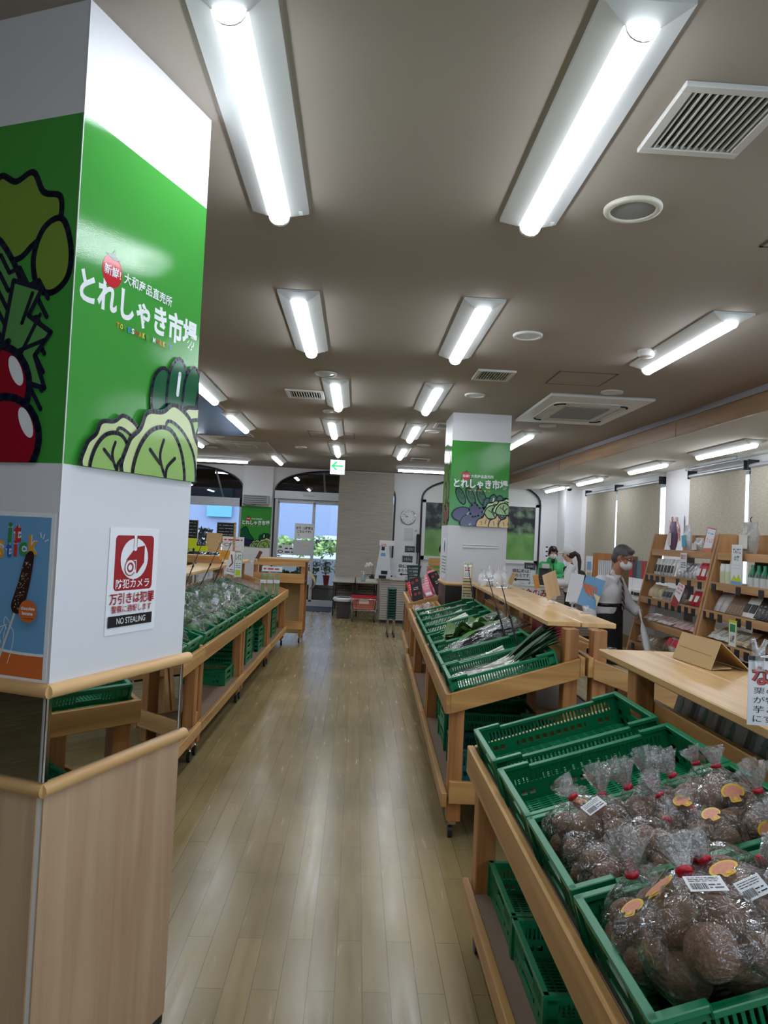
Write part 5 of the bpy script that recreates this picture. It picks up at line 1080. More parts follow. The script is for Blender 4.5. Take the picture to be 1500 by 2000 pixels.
# ------------------------------------------------------------------ far left signs and stand
t_ = thing('wooden_stand', 'tall pine stand with a raised board at the end of the greens row', 'stand', T(0,0,0)); yS = 10.95
for x, a, b in ((-.80,.1,1.2),(-1.5,.1,1.2)):
    l = MB().box(x, x+.06, yS, yS+.05, a, b).obj('post', WZ, t_, bevel=.003); caster(l, x+.03, yS+.025)
    l = MB().box(x, x+.06, yS+.6, yS+.65, a, b).obj('post', WZ, t_, bevel=.003); caster(l, x+.03, yS+.625)
MB().box(-1.52,-.7,yS-.02,yS+.66,1.2,1.23).obj('top_board', WX, t_, bevel=.003); MB().box(-1.5,-.74,yS-.02,yS+.0,1.13,1.2).obj('top_rail', WX, t_); MB().box(-1.5,-.74,yS-.02,yS,.88,1.02).obj('tray_front', WX, t_, bevel=.003)
MB().box(-1.5,-.74,yS,yS+.6,.88,.9).obj('tray', PLY, t_); MB().box(-1.5,-.74,yS-.02,yS,.2,.32).obj('lower_rail', WX, t_, bevel=.003); MB().box(-1.46,-.8,yS+.3,yS+.32,.1,.86).obj('back_panel', mat('tan_cloth', (176,150,104), rough=.8), t_)
for k in range(4):
    t_ = thing('seedling_tray', 'seedlings with small leaves on the wooden stand, %s along its tray' % ordn[k], 'plant', T(-1.432+.153*k, yS+.08, .903)); MB().box(0,.15,0,.3,0,.06).obj('tray', BLACK, t_); m = MB(); leafy(m, (.075,.12,.1), (.07,.1,.05), 120, .03, (0,1)); m.obj('foliage', [LEAFM, LEAFD], t_)
t_ = thing('hanging_cloth', 'tan cloth hanging off the end of the wooden stand', 'cloth', T(-.715, yS+.08, .78)); m = MB()
vs, fs = [], []
for i in range(6):
    for j in range(5): vs.append((.015+.1*math.sin(PI*min(i+.6,5)/5.2)+.015*math.sin(j*1.5), .12*j, .055*i))
for i in range(5):
    for j in range(4): a = i*5+j; fs.append((a,a+1,a+6,a+5))
m.add(vs, fs, 0, None, True); m.obj('cloth', MATS['tan_cloth'], t_)
# back ledge and cards above the left riser board
YG = pap('yellow_green', (206,222,40))
t_ = thing('wooden_shelf', 'long pine ledge behind the left riser board', 'shelf', T(0,0,0)); MB().box(-3.4,-1.62,9.0,9.25,1.275,1.305).obj('shelf_board', WX, t_, bevel=.003); MB().box(-3.4,-1.62,9.0,9.03,1.215,1.275).obj('front_board', WX, t_)
for x in (-3.35, -2.06): MB().box(x,x+.06,9.08,9.16,0,1.275).obj('leg', WZ, t_)
def ycard(A): A.fill([(0,0),(.17,0),(.17,.12),(0,.12)], LG0); A.stroke(rrect(.008,.008,.162,.112,.006), .004, K0, True)
for k, (x, z) in enumerate(((-2.03,1.345),(-2.08,1.306),(-1.9,1.306))): clip_sign('price_card', ['yellow green price card raised on the pine ledge', 'yellow green price card low on the ledge beside the near pillar', 'yellow green price card low on the ledge by the cardboard'][k], x, 9.06+.02*k, z, .16, .12 if k == 0 else .07, YG, None, 0, 0, 0, 'price card')
clip_sign('cardboard_sign', 'plain cardboard sign seen from behind on the pine ledge', -1.76, 9.1, 1.306, .19, .24, CARD, None, -.08, 0, .05); 
def whiteboard(A): A.fill([(0,0),(.27,0),(.27,.2),(0,.2)], W0); A.scrawl(.02,.14,.25,.18,1,R0,.018); A.stroke(smooth([(.03,.1),(.06,.12),(.1,.1),(.05,.08)],4),.006,K0); A.stroke(smooth([(.14,.1),(.18,.07),(.24,.11)],4,False),.006,SK0)
clip_sign('notice_board', 'white board with red heading above the left riser', -1.53, 9.2, 1.306, .27, .2, WBOARD, whiteboard, 0, 0, 0)
def orange(A): A.fill([(0,0),(.12,0),(.12,.13),(0,.13)], Y0); A.scrawl(.02,.03,.1,.1,3,O0,.006)
for k, x in enumerate((-1.56, -1.43)): clip_sign('orange_card', ['orange price card before the white notice board', 'second orange price card beside the rod stand'][k], x, 8.8, 1.235, .12, .11, mat('orange_paper', (240,166,60)), orange, 0, .15-.3*k, .06, 'price card')
clip_sign('white_card', 'small white card at the end of the left riser board', -1.32, 9.4, 1.21, .08, .11, WBOARD, None, .3, .3, 0, 'card')
def dark_board(x, y, w, h, label):
    t_ = thing('chalkboard', label, 'chalkboard', T(x, y, 0)); MB().box(-w/2,w/2,0,.02,1.35,1.35+h).obj('board', mat('chalkboard_black', (36,38,40), rough=.7), t_)
    m = MB()
    for q in ((-w/2-.01,-w/2,1.34,1.36+h),(w/2,w/2+.01,1.34,1.36+h),(-w/2,w/2,1.34,1.35),(-w/2,w/2,1.35+h,1.36+h)): m.box(q[0],q[1],-.005,.025,q[2],q[3])
    m.obj('frame', mat('white_wire', (214,214,216)), t_)
    for s_ in (-1,1): MB().box(s_*w/2-.01,s_*w/2+.01,.01,.03,0,1.36).obj('leg', DGREY, t_)
    m = MB(); A = Art(m,(-w/2,0,1.35),(1,0,0),(0,-1,0),(0,0,w,h)); A.scrawl(.03,.02,w-.03,h-.02,6,W0,.006); m.obj('chalk_lines', PAPERS, t_)
dark_board(-3.3, 14.6, .32, .42, 'black menu board on legs before the shop window'); dark_board(-2.55, 14.4, .34, .4, 'second black board with a white wire frame near the green pier')
def bamboo(x, y, z, h, label):
    t_ = thing('bamboo_stick', label, 'stand', T(x, y, z)); m = MB()
    for k in range(11): m.lathe([(.016,.0),(.013,.004),(.013,h/11-.006),(.016,h/11)], 8, 0, T(0,0,h*k/11))
    m.obj('segment_rib', mat('bamboo', (176,140,96), rough=.5), t_); MB().box(-.03,.03,-.03,.03,-.01,0).obj('foot', BLACK, t_)
bamboo(-1.36, 8.25, 1.215, .5, 'tall ringed stick standing on the left riser board')
for k, (x, y, d, l_) in enumerate(((-1.6,6.9,.16,'thin dark rod stand leaning over the greens nearest the near pillar'),(-1.55,7.35,.2,'second thin rod stand leaning over the greens'),(-1.5,7.8,.18,'third thin rod stand behind the white price cards'))): wire_stand(x, y, 1.0, .5, (d, .03, 0), l_, False)
def pop_l(A): A.fill([(0,0),(.08,0),(.08,.26),(0,.26)], W0); A.stroke(rrect(.004,.004,.076,.256,.004), .004, G0, True); A.text('レタス', .012,.17,.068,.24,G0,bold=.03); A.scrawl(.015,.09,.065,.15,3,K0,.006); A.fill([(.015,.015),(.065,.015),(.065,.075),(.015,.075)], LG0)
poster('price_card', 'tall white price card with a green border over the greens', 'price card', T(-1.24, 7.6, 1.15) @ RZ(.1), .08, .26, pop_l, None, .002)
def pop_k(A): A.fill([(0,0),(.1,0),(.1,.24),(0,.24)], W0); A.stroke([(.02,.2),(.05,.12),(.03,.08)], .014, DR0); A.stroke([(.06,.2),(.08,.14)], .014, DR0); A.scrawl(.01,.02,.09,.06,2,DR0,.008)
poster('price_card', 'white price card with dark red strokes hanging beside the green bordered card', 'price card', T(-1.35, 7.7, 1.18) @ RZ(.3) @ RY(.2), .1, .24, pop_k, None, .002)
for k in range(2): clip_sign('vegetable_stand', ['small leaning card stand at the end of the left riser', 'brown carved stand with a card on the left riser'][k], -1.62+.3*k, 9.6+.3*k, 1.212, .05, .12, [mat('tan_card', (206,170,120)), mat('brown_card', (110,72,54))][k], None, .2, .4, .4, 'card stand')

# ------------------------------------------------------------------ checkout counter and far wall things
SLAT = mat('striped_panel', (196,190,182), rough=.5); CTOP = mat('counter_top', (214,210,204), rough=.35)
def counter(x0, x1, y0, y1, zt, label):
    t_ = thing('counter', label, 'counter', T(x0, y0, 0)); MB().box(0,x1-x0,0,y1-y0,.06,zt-.03).obj('body', SLAT, t_); MB().box(-.02,x1-x0+.02,-.03,y1-y0,zt-.03,zt).obj('counter_top', CTOP, t_, bevel=.004); MB().box(.03,x1-x0-.03,.03,y1-y0,0,.06).obj('kick', DGREY, t_)
    m = MB()
    for k in range(16): z = .1+(zt-.18)*k/15; m.box(0,x1-x0,-.006,0,z,z+.008)
    m.obj('groove_line', mat('groove_grey', (150,144,138)), t_); return t_
counter(.5, 1.95, 13.9, 14.5, .84, 'pale slatted checkout counter beside the sanitizer tables'); counter(2.75, 4.2, 12.75, 13.3, .9, 'pale checkout counter where the green jacketed person stands')
def banner(A): A.fill([(0,0),(.6,0),(.6,.19),(0,.19)], W0); A.text('現金のみ', .03,.025,.57,.165,DR0,bold=.03)
poster('banner', 'white paper banner with big dark red characters on the checkout counter', 'sign', T(2.8, 12.712, .68), .6, .19, banner)
def pay_sign(A): A.fill([(0,0),(.36,0),(.36,.27),(0,.27)], W0); A.text('袋詰めは', .03,.165,.33,.235,K0,bold=.02); A.text('あちらです', .03,.085,.33,.15,K0,bold=.02); A.stroke([(.09,.045),(.33,.045)], .018, K0); A.fill([(.05,.045),(.11,.075),(.11,.015)], K0)
clip_sign('counter_sign', 'white sign with black characters and an arrow on the slatted counter', .97, 13.95, .845, .36, .27, WBOARD, pay_sign); clip_sign('counter_sign', 'white sign with arrow on the counter behind the red banner', 2.9, 12.82, .905, .34, .24, WBOARD, pay_sign)
def black_pop(A): A.fill([(0,0),(.2,0),(.2,.13),(0,.13)], K0); A.stroke(rrect(.01,.01,.19,.12,.01),.003,SK0,True); A.scrawl(.03,.03,.17,.1,3,SK0,.008)
for k, (x, y, z, l_) in enumerate(((1.0,14.15,1.15,'black framed card above the arrow sign'),(1.05,14.3,1.34,'upper black card on the slatted counter'),(3.1,12.95,1.16,'black framed card on the counter under the park picture'))): clip_sign('black_card', l_, x, y, z-.04, .2, .13, BLACK, black_pop, 0, 0, 0, 'card'); MB().box(x-.01,x+.01,y-.005,y+.005,.84 if k < 2 else .9,z-.035).obj('post', CHROME, bpy.data.objects[[o.name for o in bpy.data.objects if o.name.startswith('black_card')][-1]], bpy.data.objects[[o.name for o in bpy.data.objects if o.name.startswith('black_card')][-1]].matrix_world.inverted())
def grey_list(A): A.fill([(0,0),(.26,0),(.26,.22),(0,.22)], W0); A.scrawl(.02,.02,.24,.2,6,G0,.006)
for x, y, z, l_ in ((.78,14.2,.845,'white list sheet standing on the slatted counter'),(3.0,13.05,.905,'grey list sheet standing on the far counter')): clip_sign('list_sheet', l_, x, y, z, .26, .34 if x < 1 else .26, WBOARD, lambda A: A.scrawl(.02,.1,.22,.24,5,SK0,.008), 0, 0, 0, 'sheet')
# carrier bags with print hanging at the counter end
t_ = thing('bag_display', 'printed clear carrier bags hung from a holder at the counter end', 'plastic bag', T(.42, 13.8, .84))
m = MB(); m.hexa([(-.05,0,0),(.26,0,0),(.26,.05,0),(-.05,.05,0)], [(.04,0,.62),(.2,0,.62),(.2,.05,.62),(.04,.05,.62)]); m.obj('bag', mat('milky_film', (214,222,230), rough=.2, bump=.5, bscale=14), t_)
m = MB(); A = Art(m, (-.05,0,0), (1,0,0), (0,-1,0), (0,0,.31,.7), base=.002); A.fill([(.1,.42),(.19,.42),(.19,.48),(.1,.48)], B0); A.fill([(.12,.08),(.24,.08),(.24,.15),(.12,.15)], K0); A.fill([(.08,.0),(.22,.0),(.22,.06),(.08,.06)], K0); A.fill([(.11,.53),(.17,.53),(.17,.6),(.11,.6)], K0); A.scrawl(.1,.6,.2,.66,2,R0,.012); A.scrawl(.12,.2,.2,.38,5,SK0,.01); m.obj('printed_lettering', PAPERS, t_)
MB().tube([(.12,.06,0),(.12,.06,.72)], .012, 8).obj('holder_post', CHROME, t_); MB().box(.02,.3,.03,.09,.62,.72).obj('holder_top', PLAST, t_)
# register, baskets and shelf behind the counters
t_ = thing('cash_register', 'dark cash register with pale display on the far counter', 'cash register', T(3.42, 13.0, .9)); MB().box(-.15,.15,0,.28,0,.12).obj('body', DGREY, t_, bevel=.01); MB().hexa([(-.11,.02,.12),(.11,.02,.12),(.11,.12,.12),(-.11,.12,.12)],[(-.11,.1,.3),(.11,.1,.3),(.11,.14,.3),(-.11,.14,.3)]).obj('screen', BLACK, t_); MB().box(-.06,.06,.06,.12,.3,.38).obj('display', PLAST, t_)
t_ = thing('monitor', 'white monitor back on the counter beside the far pillar', 'monitor', T(2.55, 13.4, .9)); MB().box(-.16,.16,0,.03,.16,.44).obj('screen', PLAST, t_, bevel=.005); MB().box(-.02,.02,0,.03,0,.2).obj('neck', PLAST, t_); MB().box(-.1,.1,-.06,.1,0,.015).obj('foot', PLAST, t_)
counter(2.3, 2.74, 13.35, 13.9, .9, 'short return of the checkout counter beside the far pillar')
t_ = thing('wooden_rack', 'slanted wooden rack behind the counter next to the far pillar', 'rack', T(1.55, 12.6, 0)); MB().hexa([(-.28,0,1.12),(.3,0,1.02),(.3,.4,1.02),(-.28,.4,1.12)],[(-.28,0,1.15),(.3,0,1.05),(.3,.4,1.05),(-.28,.4,1.15)]).obj('top_board', WX, t_); MB().box(.0,.3,.02,.38,0,1.02).obj('side_panel', mat('dark_wood_panel', (104,78,62)), t_); MB().box(-.28,-.24,.02,.38,0,1.11).obj('side_panel', WZ, t_)
t_ = thing('display_crate', 'wooden crate of packs on top of the slanted rack', 'crate', T(1.36, 12.75, 1.16)); MB().box(-.08,.2,-.1,.1,0,.14).obj('box', WX, t_, bevel=.004)
def basket(M, label, mt, handle=None, w=.45, d=.32, h=.24, name='shopping_basket', group=None):
    t_ = thing(name, label, 'basket', M, group); m = MB(); k = .82
    def P(u, v, f): s_ = k+(1-k)*f; return (u*w/2*s_, v*d/2*s_, h*f)
    for i in range(12):
        for v in (-1, 1): u = -1+2*i/11; m.bar(P(u,v,0), P(u,v,1), .006, .006, up=(1,0,0))
    for i in range(9):
        for u in (-1, 1): v = -1+2*i/8; m.bar(P(u,v,0), P(u,v,1), .006, .006, up=(0,1,0))
    for f in (.0,.25,.5,.75):
        q = [P(-1,-1,f),P(1,-1,f),P(1,1,f),P(-1,1,f)]
        for i in range(4): m.bar(q[i], q[(i+1)%4], .008, .012)
    m.obj('lattice_side', mt, t_); m = MB(); q = [P(-1,-1,1),P(1,-1,1),P(1,1,1),P(-1,1,1)]
    for i in range(4): m.bar(q[i], q[(i+1)%4], .026, .03)
    m.obj('rim', handle or mt, t_, bevel=.005); MB().box(-w/2*k,w/2*k,-d/2*k,d/2*k,0,.008).obj('base', mt, t_); return t_
BRED = mat('basket_coral', (226,132,116), rough=.4); RIMR = mat('basket_red', (206,40,52), rough=.35)
ob = basket(T(.2, 14.1, .24), 'coral shopping basket with a red rim on a low trolley', BRED, RIMR, .46, .34, .22)
m = MB(); m.box(-.09,.09,-.172,-.168,.1,.18); m.obj('paper_tag', mat('peach_paper', (240,214,190)), ob)
t_ = thing('basket_trolley', 'low chrome trolley under the coral shopping basket', 'trolley', T(.2, 14.1, 0))
m = MB()
for s_ in (-1, 1): m.tube([(s_*.21,-.19,.06),(s_*.24,-.2,.4),(s_*.2,-.2,.43),(0,-.2,.43)], .01, 6)
for a, b in (((-.21,-.19,.215),(.21,-.19,.215)),((-.21,.17,.215),(.21,.17,.215)),((-.21,-.19,.215),(-.21,.17,.06)),((.21,-.19,.215),(.21,.17,.06)),((-.21,-.19,.215),(-.21,.17,.215)),((.21,-.19,.215),(.21,.17,.215))): m.tube([a, b], .009, 6)
m.obj('frame', CHROME, t_)
for sx in (-1,1):
    for sy in (-1,1): MB().tube([(sx*.21-.012, sy*.18, .035),(sx*.21+.012, sy*.18, .035)], .035, 12).obj('wheel', BLACK, t_)
GBK = mat('dark_green_basket', (20,66,58), rough=.4)
t_ = thing('basket_cart', 'upright stack of dark green shopping baskets on a wheeled cart', 'basket cart', T(.63, 12.15, 0))
for k in range(12): MB().box(-.07,.07,-.2,.2,.3+.042*k,.332+.042*k).obj('basket', GBK, t_, bevel=.008)
m = MB(); m.tube([(-.05,-.19,.06),(-.05,-.2,.3)], .012, 6); m.tube([(.05,-.19,.06),(.05,-.2,.3)], .012, 6); m.tube([(-.05,.19,.06),(-.05,.2,.3)], .012, 6); m.tube([(.05,.19,.06),(.05,.2,.3)], .012, 6); m.obj('leg_frame', CHROME, t_)
for sx in (-1,1):
    for sy in (-1,1): MB().tube([(sx*.05-.012, sy*.19, .035),(sx*.05+.012, sy*.19, .035)], .035, 12).obj('wheel', BLACK, t_)
basket(T(1.02, 12.75, .9), 'dark green basket standing by the wooden rack', GBK, None, .22, .2, .24)
t_ = thing('basket_stool', 'grey stool carrying the dark green basket', 'stool', T(1.02, 12.75, 0)); MB().box(-.14,.14,-.14,.14,.86,.895).obj('seat', DGREY, t_, bevel=.005)
for sx in (-1,1):
    for sy in (-1,1): MB().bar((sx*.13,sy*.13,0),(sx*.11,sy*.11,.87),.025,.025).obj('leg', CHROME, t_)
# folding tables with the sanitizer
TTOP = mat('table_top_grey', (196,192,184), rough=.4)
def folding_table(x, y, label):
    t_ = thing('folding_table', label, 'table', T(x, y, 0)); MB().box(0,.45,0,1.55,.67,.7).obj('table_top', TTOP, t_, bevel=.004)
    m = MB(); m.box(0,.45,0,1.55,.662,.672); m.obj('edge_band', BLACK, t_)
    for xx in (.02,.4):
        for yy in (.03,1.48): MB().box(xx,xx+.03,yy,yy+.03,0,.662).obj('leg', BLACK, t_)
    m = MB()
    for z in (.5,.44): m.box(.03,.42,.04,.06,z,z+.015); m.box(.03,.42,1.46,1.48,z,z+.015)
    for k in range(6): m.box(.05+.07*k,.06+.07*k,.1,1.45,.5,.508)
    m.obj('wire_shelf_grate', BLACK, t_)
folding_table(-.44, 14.72, 'grey topped folding table nearest the glass door'); folding_table(.03, 14.72, 'grey topped folding table carrying the sanitizer bottle')
t_ = thing('sanitizer_bottle', 'clear pump bottle of hand sanitizer on the folding table', 'bottle', T(.18, 14.82, .7)); MB().lathe([(.035,0),(.038,.01),(.038,.12),(.02,.145),(.014,.15)], 16).obj('bottle', mat('clear_gel', (200,216,218), rough=.1, trans=.5), t_); MB().lathe([(.016,.15),(.016,.17),(.006,.172),(.006,.2)], 12).obj('pump', PLAST, t_); MB().box(-.06,.008,-.008,.008,.2,.212).obj('nozzle', PLAST, t_); m = MB(); m.box(-.025,.025,-.0395,-.038,.03,.1); m.obj('label', mat('teal_label', (150,190,190)), t_)
t_ = thing('paper_bundle', 'yellow and white paper bundle on the folding table', 'papers', T(.32, 14.85, .7)); MB().box(-.1,.12,-.08,.1,0,.03).obj('sheets', mat('cream_paper', (226,220,186)), t_, bevel=.003); MB().box(-.09,.11,-.07,.09,.03,.055).obj('top_sheet', PLAST, t_)
t_ = thing('orchid', 'potted white orchid with dark leaves on the folding table', 'plant', T(.36, 15.2, .7)); MB().lathe([(.05,0),(.065,.1),(.06,.1)], 14).obj('pot', DGREY, t_); m = MB()
for k in range(6): blade(m, (0,0,.1), (math.cos(k), math.sin(k), .5), .2, .03, 0, .4)
m.obj('leaves', LEAFD, t_); MB().tube([(0,0,.1),(.02,0,.28),(-.06,0,.36),(-.14,0,.34)], .005, 5).obj('flower_stem', LEAFM, t_); m = MB()
for k in range(7): m.ball((-.02-.02*k,-.01*(k%2),.33+.02*(k%3)-.005*k), (.03,.012,.028), 8, 6)
m.obj('petals', mat('white_petal', (240,240,242)), t_)
t_ = thing('waste_bin', 'dark grey waste bin with a white liner under the folding table', 'bin', T(-.19, 14.45, 0)); m = MB(); m.hexa([(-.12,-.12,0),(.12,-.12,0),(.12,.12,0),(-.12,.12,0)],[(-.145,-.14,.4),(.145,-.14,.4),(.145,.14,.4),(-.145,.14,.4)]); m.obj('body', mat('bin_grey', (70,64,66), rough=.5), t_, bevel=.008); m = MB(); m.lathe([(.15,.4),(.2,.405),(.215,.37),(.19,.33)], 24, 0, RZ(PI/4), fold=lambda i, a: 1+.05*math.sin(7*a+i), caps=False); m.obj('liner', MATS['white_film'], t_)
# wall things
tag(MB().box(-.44,.78,YB-.1,YB-.09,.05,3.03).obj('roller_blind', wood('blind_grey', (164,156,144), (182,174,162), 'x', rough=.85, sc=1.5)), 'big grey brown roller blind covering the wall beside the glass door', 'blind')
t_ = thing('wall_clock', 'round white wall clock with a chrome rim', 'clock', T(1.13, YB-.005, 2.09)); m = MB(); Mx = RX(PI/2)
m.lathe([(.17,0),(.17,.03),(.155,.045),(.145,.035),(.145,.0)], 32, 0, Mx); m.obj('rim', CHROME, t_); m = MB(); m.lathe([(.001,.02),(.146,.02)], 32, 0, Mx, smooth=False, caps=False); m.obj('dial', WHITE, t_)
m = MB(); A = Art(m,(0,-.02,0),(1,0,0),(0,-1,0),(-.15,-.15,.15,.15),base=.001)
for k in range(12): a = 2*PI*k/12; A.text(str(k or 12), .115*math.sin(a)-.012, .115*math.cos(a)-.012, .115*math.sin(a)+.012, .115*math.cos(a)+.012, K0, keep=True)
m.obj('numerals', PAPERS, t_)
for nm, a, l_, w_ in (('hour_hand', R(255+10), .065, .012), ('minute_hand', R(300), .1, .008)): m = MB(); A = Art(m,(0,-.023,0),(1,0,0),(0,-1,0),(-.2,-.2,.2,.2),base=.001); A.stroke([(0,0),(l_*math.sin(a), l_*math.cos(a))], w_, K0); m.obj(nm, PAPERS, t_)
poster('wall_notice', 'pale notice sheet on the wall under the clock', 'notice', T(1.06, YB-.006, 1.56), .2, .28, lambda A: (A.fill([(0,0),(.2,0),(.2,.28),(0,.28)], SK0), A.scrawl(.02,.05,.18,.26,8,W0,.006)))
poster('wall_notice', 'small white card on the wall beside the black holder', 'notice', T(1.28, YB-.006, 1.74), .08, .08, lambda A: (A.fill([(0,0),(.08,0),(.08,.08),(0,.08)], W0), A.scrawl(.01,.02,.07,.07,2,K0,.014)))
t_ = thing('umbrella_holder', 'long black holder hanging on the wall by the park picture', 'holder', T(1.37, YB-.04, 0)); MB().box(-.035,.035,-.03,.035,1.3,1.72).obj('sleeve', BLACK, t_, bevel=.02); MB().box(-.012,.012,-.01,.01,1.05,1.3).obj('shaft', BLACK, t_)
poster('wall_notice', 'sheet of small black squares on the wall beside the park picture', 'notice', T(4.22, YB-.006, 1.3), .3, .3, lambda A: [A.fill([(.04+.1*i,.05+.1*j),(.09+.1*i,.05+.1*j),(.09+.1*i,.08+.1*j),(.04+.1*i,.08+.1*j)], K0) for i in range(3) for j in range(3)])
def ohana(A): A.fill([(0,0),(.42,0),(.42,.33),(0,.33)], W0); A.text('お花・山野草は', .03,.2,.4,.26,K0,bold=.03); A.text('こちらです！', .05,.12,.36,.18,K0,bold=.03); A.stroke([(.08,.09),(.1,.05)], .012, G0)
poster('door_sign', 'white sheet with two lines of black characters taped to the glass door', 'sign', T(-1.38, YB+.02, 1.5), .42, .33, ohana); poster('door_sign', 'faded pale sheet taped under the black lettered sheet on the door', 'sign', T(-1.4, YB+.02, 1.12), .42, .34, lambda A: (A.fill([(0,0),(.42,0),(.42,.34),(0,.34)], SK0), A.fill(circ(.25,.22,.05,.04), CR0)))
def door_ad(A): A.fill([(0,0),(.38,0),(.38,.22),(0,.22)], W0); A.fill(circ(.08,.07,.06,.035), BR0); A.fill(circ(.08,.07,.04,.02), W0); A.fill(circ(.08,.17,.04,.025), G0); A.scrawl(.18,.02,.36,.18,2,K0,.03)
poster('door_sign', 'white door sheet with a brown oval mark', 'sign', T(-1.76, YB+.02, 1.12), .35, .22, door_ad)
# flower pots outside the door
t_ = thing('flower_bench', 'dark low bench of flower pots outside the glass door', 'bench', T(-.9, YB+.55, 0)); MB().box(-.7,.75,0,.6,.38,.44).obj('bench_top', DGREY, t_); MB().box(-.7,.75,.04,.56,0,.36).obj('bench_side', mat('bench_dark', (44,42,46)), t_)
FLW = mat('lilac_flower', (196,190,214)); FLY = mat('yellow_flower', (226,200,80))
def pot(x, y, s_, potm, label, fl):
    t_ = thing('flower_pot', label, 'potted flower', T(x, YB+y, .44)); MB().lathe([(.055*s_,0),(.08*s_,.2*s_),(.088*s_,.2*s_),(.088*s_,.23*s_),(.07*s_,.23*s_)], 16).obj('pot', potm, t_); m = MB(); leafy(m, (0,0,.4*s_), (.15*s_,.14*s_,.16*s_), 150, .035, (0,1)); m.obj('foliage', [LEAFD, LEAFM], t_); m = MB()
    for k in range(26): a = rnd.uniform(0,6.3); m.ball((.16*s_*math.cos(a)*rnd.random()**.5, .14*s_*math.sin(a)*rnd.random()**.5, .46*s_+rnd.uniform(0,.1)), .016, 6, 4)
    m.obj('blossoms', fl, t_)
pot(-.66,.75,1.0,mat('red_pot', (170,28,48), rough=.3),'red pot of pale flowers outside the glass door',FLW); pot(-.95,.8,.95,mat('grey_pot', (170,172,176)),'grey pot of lilac flowers beside the red pot',FLW); pot(-1.25,.8,.9,PLAST,'white pot of mixed leaves outside near the wooden stand',FLY); pot(-.38,.85,.85,MATS['grey_pot'],'grey pot of yellow flowers at the door edge',FLY)
# ------------------------------------------------------------------ blinds along the window side
def blind_mat():
    m = bpy.data.materials.new('woven_blind'); m.use_nodes = True; t = m.node_tree; t.nodes.clear(); L = t.links
    out = t.nodes.new('ShaderNodeOutputMaterial'); d = t.nodes.new('ShaderNodeBsdfDiffuse'); tl = t.nodes.new('ShaderNodeBsdfTranslucent'); mx = t.nodes.new('ShaderNodeMixShader'); mx.inputs[0].default_value = .25
    tc = t.nodes.new('ShaderNodeTexCoord'); mp = t.nodes.new('ShaderNodeMapping'); mp.inputs['Scale'].default_value = (6, 6, 90); n = t.nodes.new('ShaderNodeTexNoise'); n.inputs['Scale'].default_value = 2; n.inputs['Detail'].default_value = 5
    L.new(tc.outputs['Object'], mp.inputs[0]); L.new(mp.outputs[0], n.inputs['Vector'])
    cr = t.nodes.new('ShaderNodeValToRGB'); e = cr.color_ramp.elements; e[0].position = .3; e[0].color = (*lin((178,168,152)), 1); e[1].position = .7; e[1].color = (*lin((208,200,184)), 1); L.new(n.outputs['Fac'], cr.inputs[0])
    L.new(cr.outputs[0], d.inputs[0]); L.new(cr.outputs[0], tl.inputs[0]); L.new(d.outputs[0], mx.inputs[1]); L.new(tl.outputs[0], mx.inputs[2]); L.new(mx.outputs[0], out.inputs[0]); return m
BLM = blind_mat()
def rblind(y0, y1, label, zb=.95):
    t_ = thing('roller_blind', label, 'blind', T(4.72, y0, 0)); L = y1-y0
    MB().box(-.003, .003, .01, L-.01, zb, 2.68).obj('blind_fabric', BLM, t_); MB().tube([(0,0,2.7),(0,L,2.7)], .03, 10).obj('roller', ALU, t_); MB().box(-.012,.012,.01,L-.01,zb-.025,zb).obj('bottom_bar', ALU, t_)
    for y in (.0, L): MB().box(-.035,.1,y-.006,y+.006,2.66,2.78).obj('bracket', BLACK, t_)
rblind(13.27, 15.0, 'beige woven roller blind nearest the corner column'); rblind(11.3, 13.2, 'beige woven roller blind just beyond the white pier'); rblind(8.78, 10.3, 'beige woven roller blind just this side of the white pier'); rblind(6.6, 8.68, 'beige woven roller blind above the second slanted shelf'); rblind(4.6, 6.5, 'beige woven roller blind nearest the camera along the windows')
t_ = thing('curtain_rail', 'silver rail fixed under the low ceiling over the blinds by the pier', 'rail', T(4.66, 0, 2.79)); MB().tube([(0,8.8,0),(0,10.3,0)], .018, 8).obj('rail', ALU, t_); MB().box(-.01,.01,8.9,8.93,0,.05).obj('bracket', ALU, t_); MB().box(-.01,.01,10.2,10.23,0,.05).obj('bracket', ALU, t_)
def chilli(A):
    A.fill([(0,0),(.5,0),(.5,.66),(0,.66)], W0); q = random.Random(9)
    for k in range(46): x, z = q.uniform(.02,.42), q.uniform(.36,.64); A.stroke([(x,z),(x+q.uniform(-.01,.05),z-q.uniform(.05,.13))], .012, [R0,O0,R0,DR0][k%4])
poster('poster', 'white hanging poster with red chilli strokes on the pier between blinds', 'poster', Matrix(((0,-1,0,4.74),(-1,0,0,10.98),(0,0,1,1.5),(0,0,0,1))) @ Matrix.Diagonal((1,-1,1,1)), .5, .66, chilli)
bpy.data.objects['poster.001' if 'poster.001' in bpy.data.objects else 'poster'].matrix_world = Matrix(((0,1,0,4.735),(-1,0,0,10.98),(0,0,1,1.5),(0,0,0,1)))

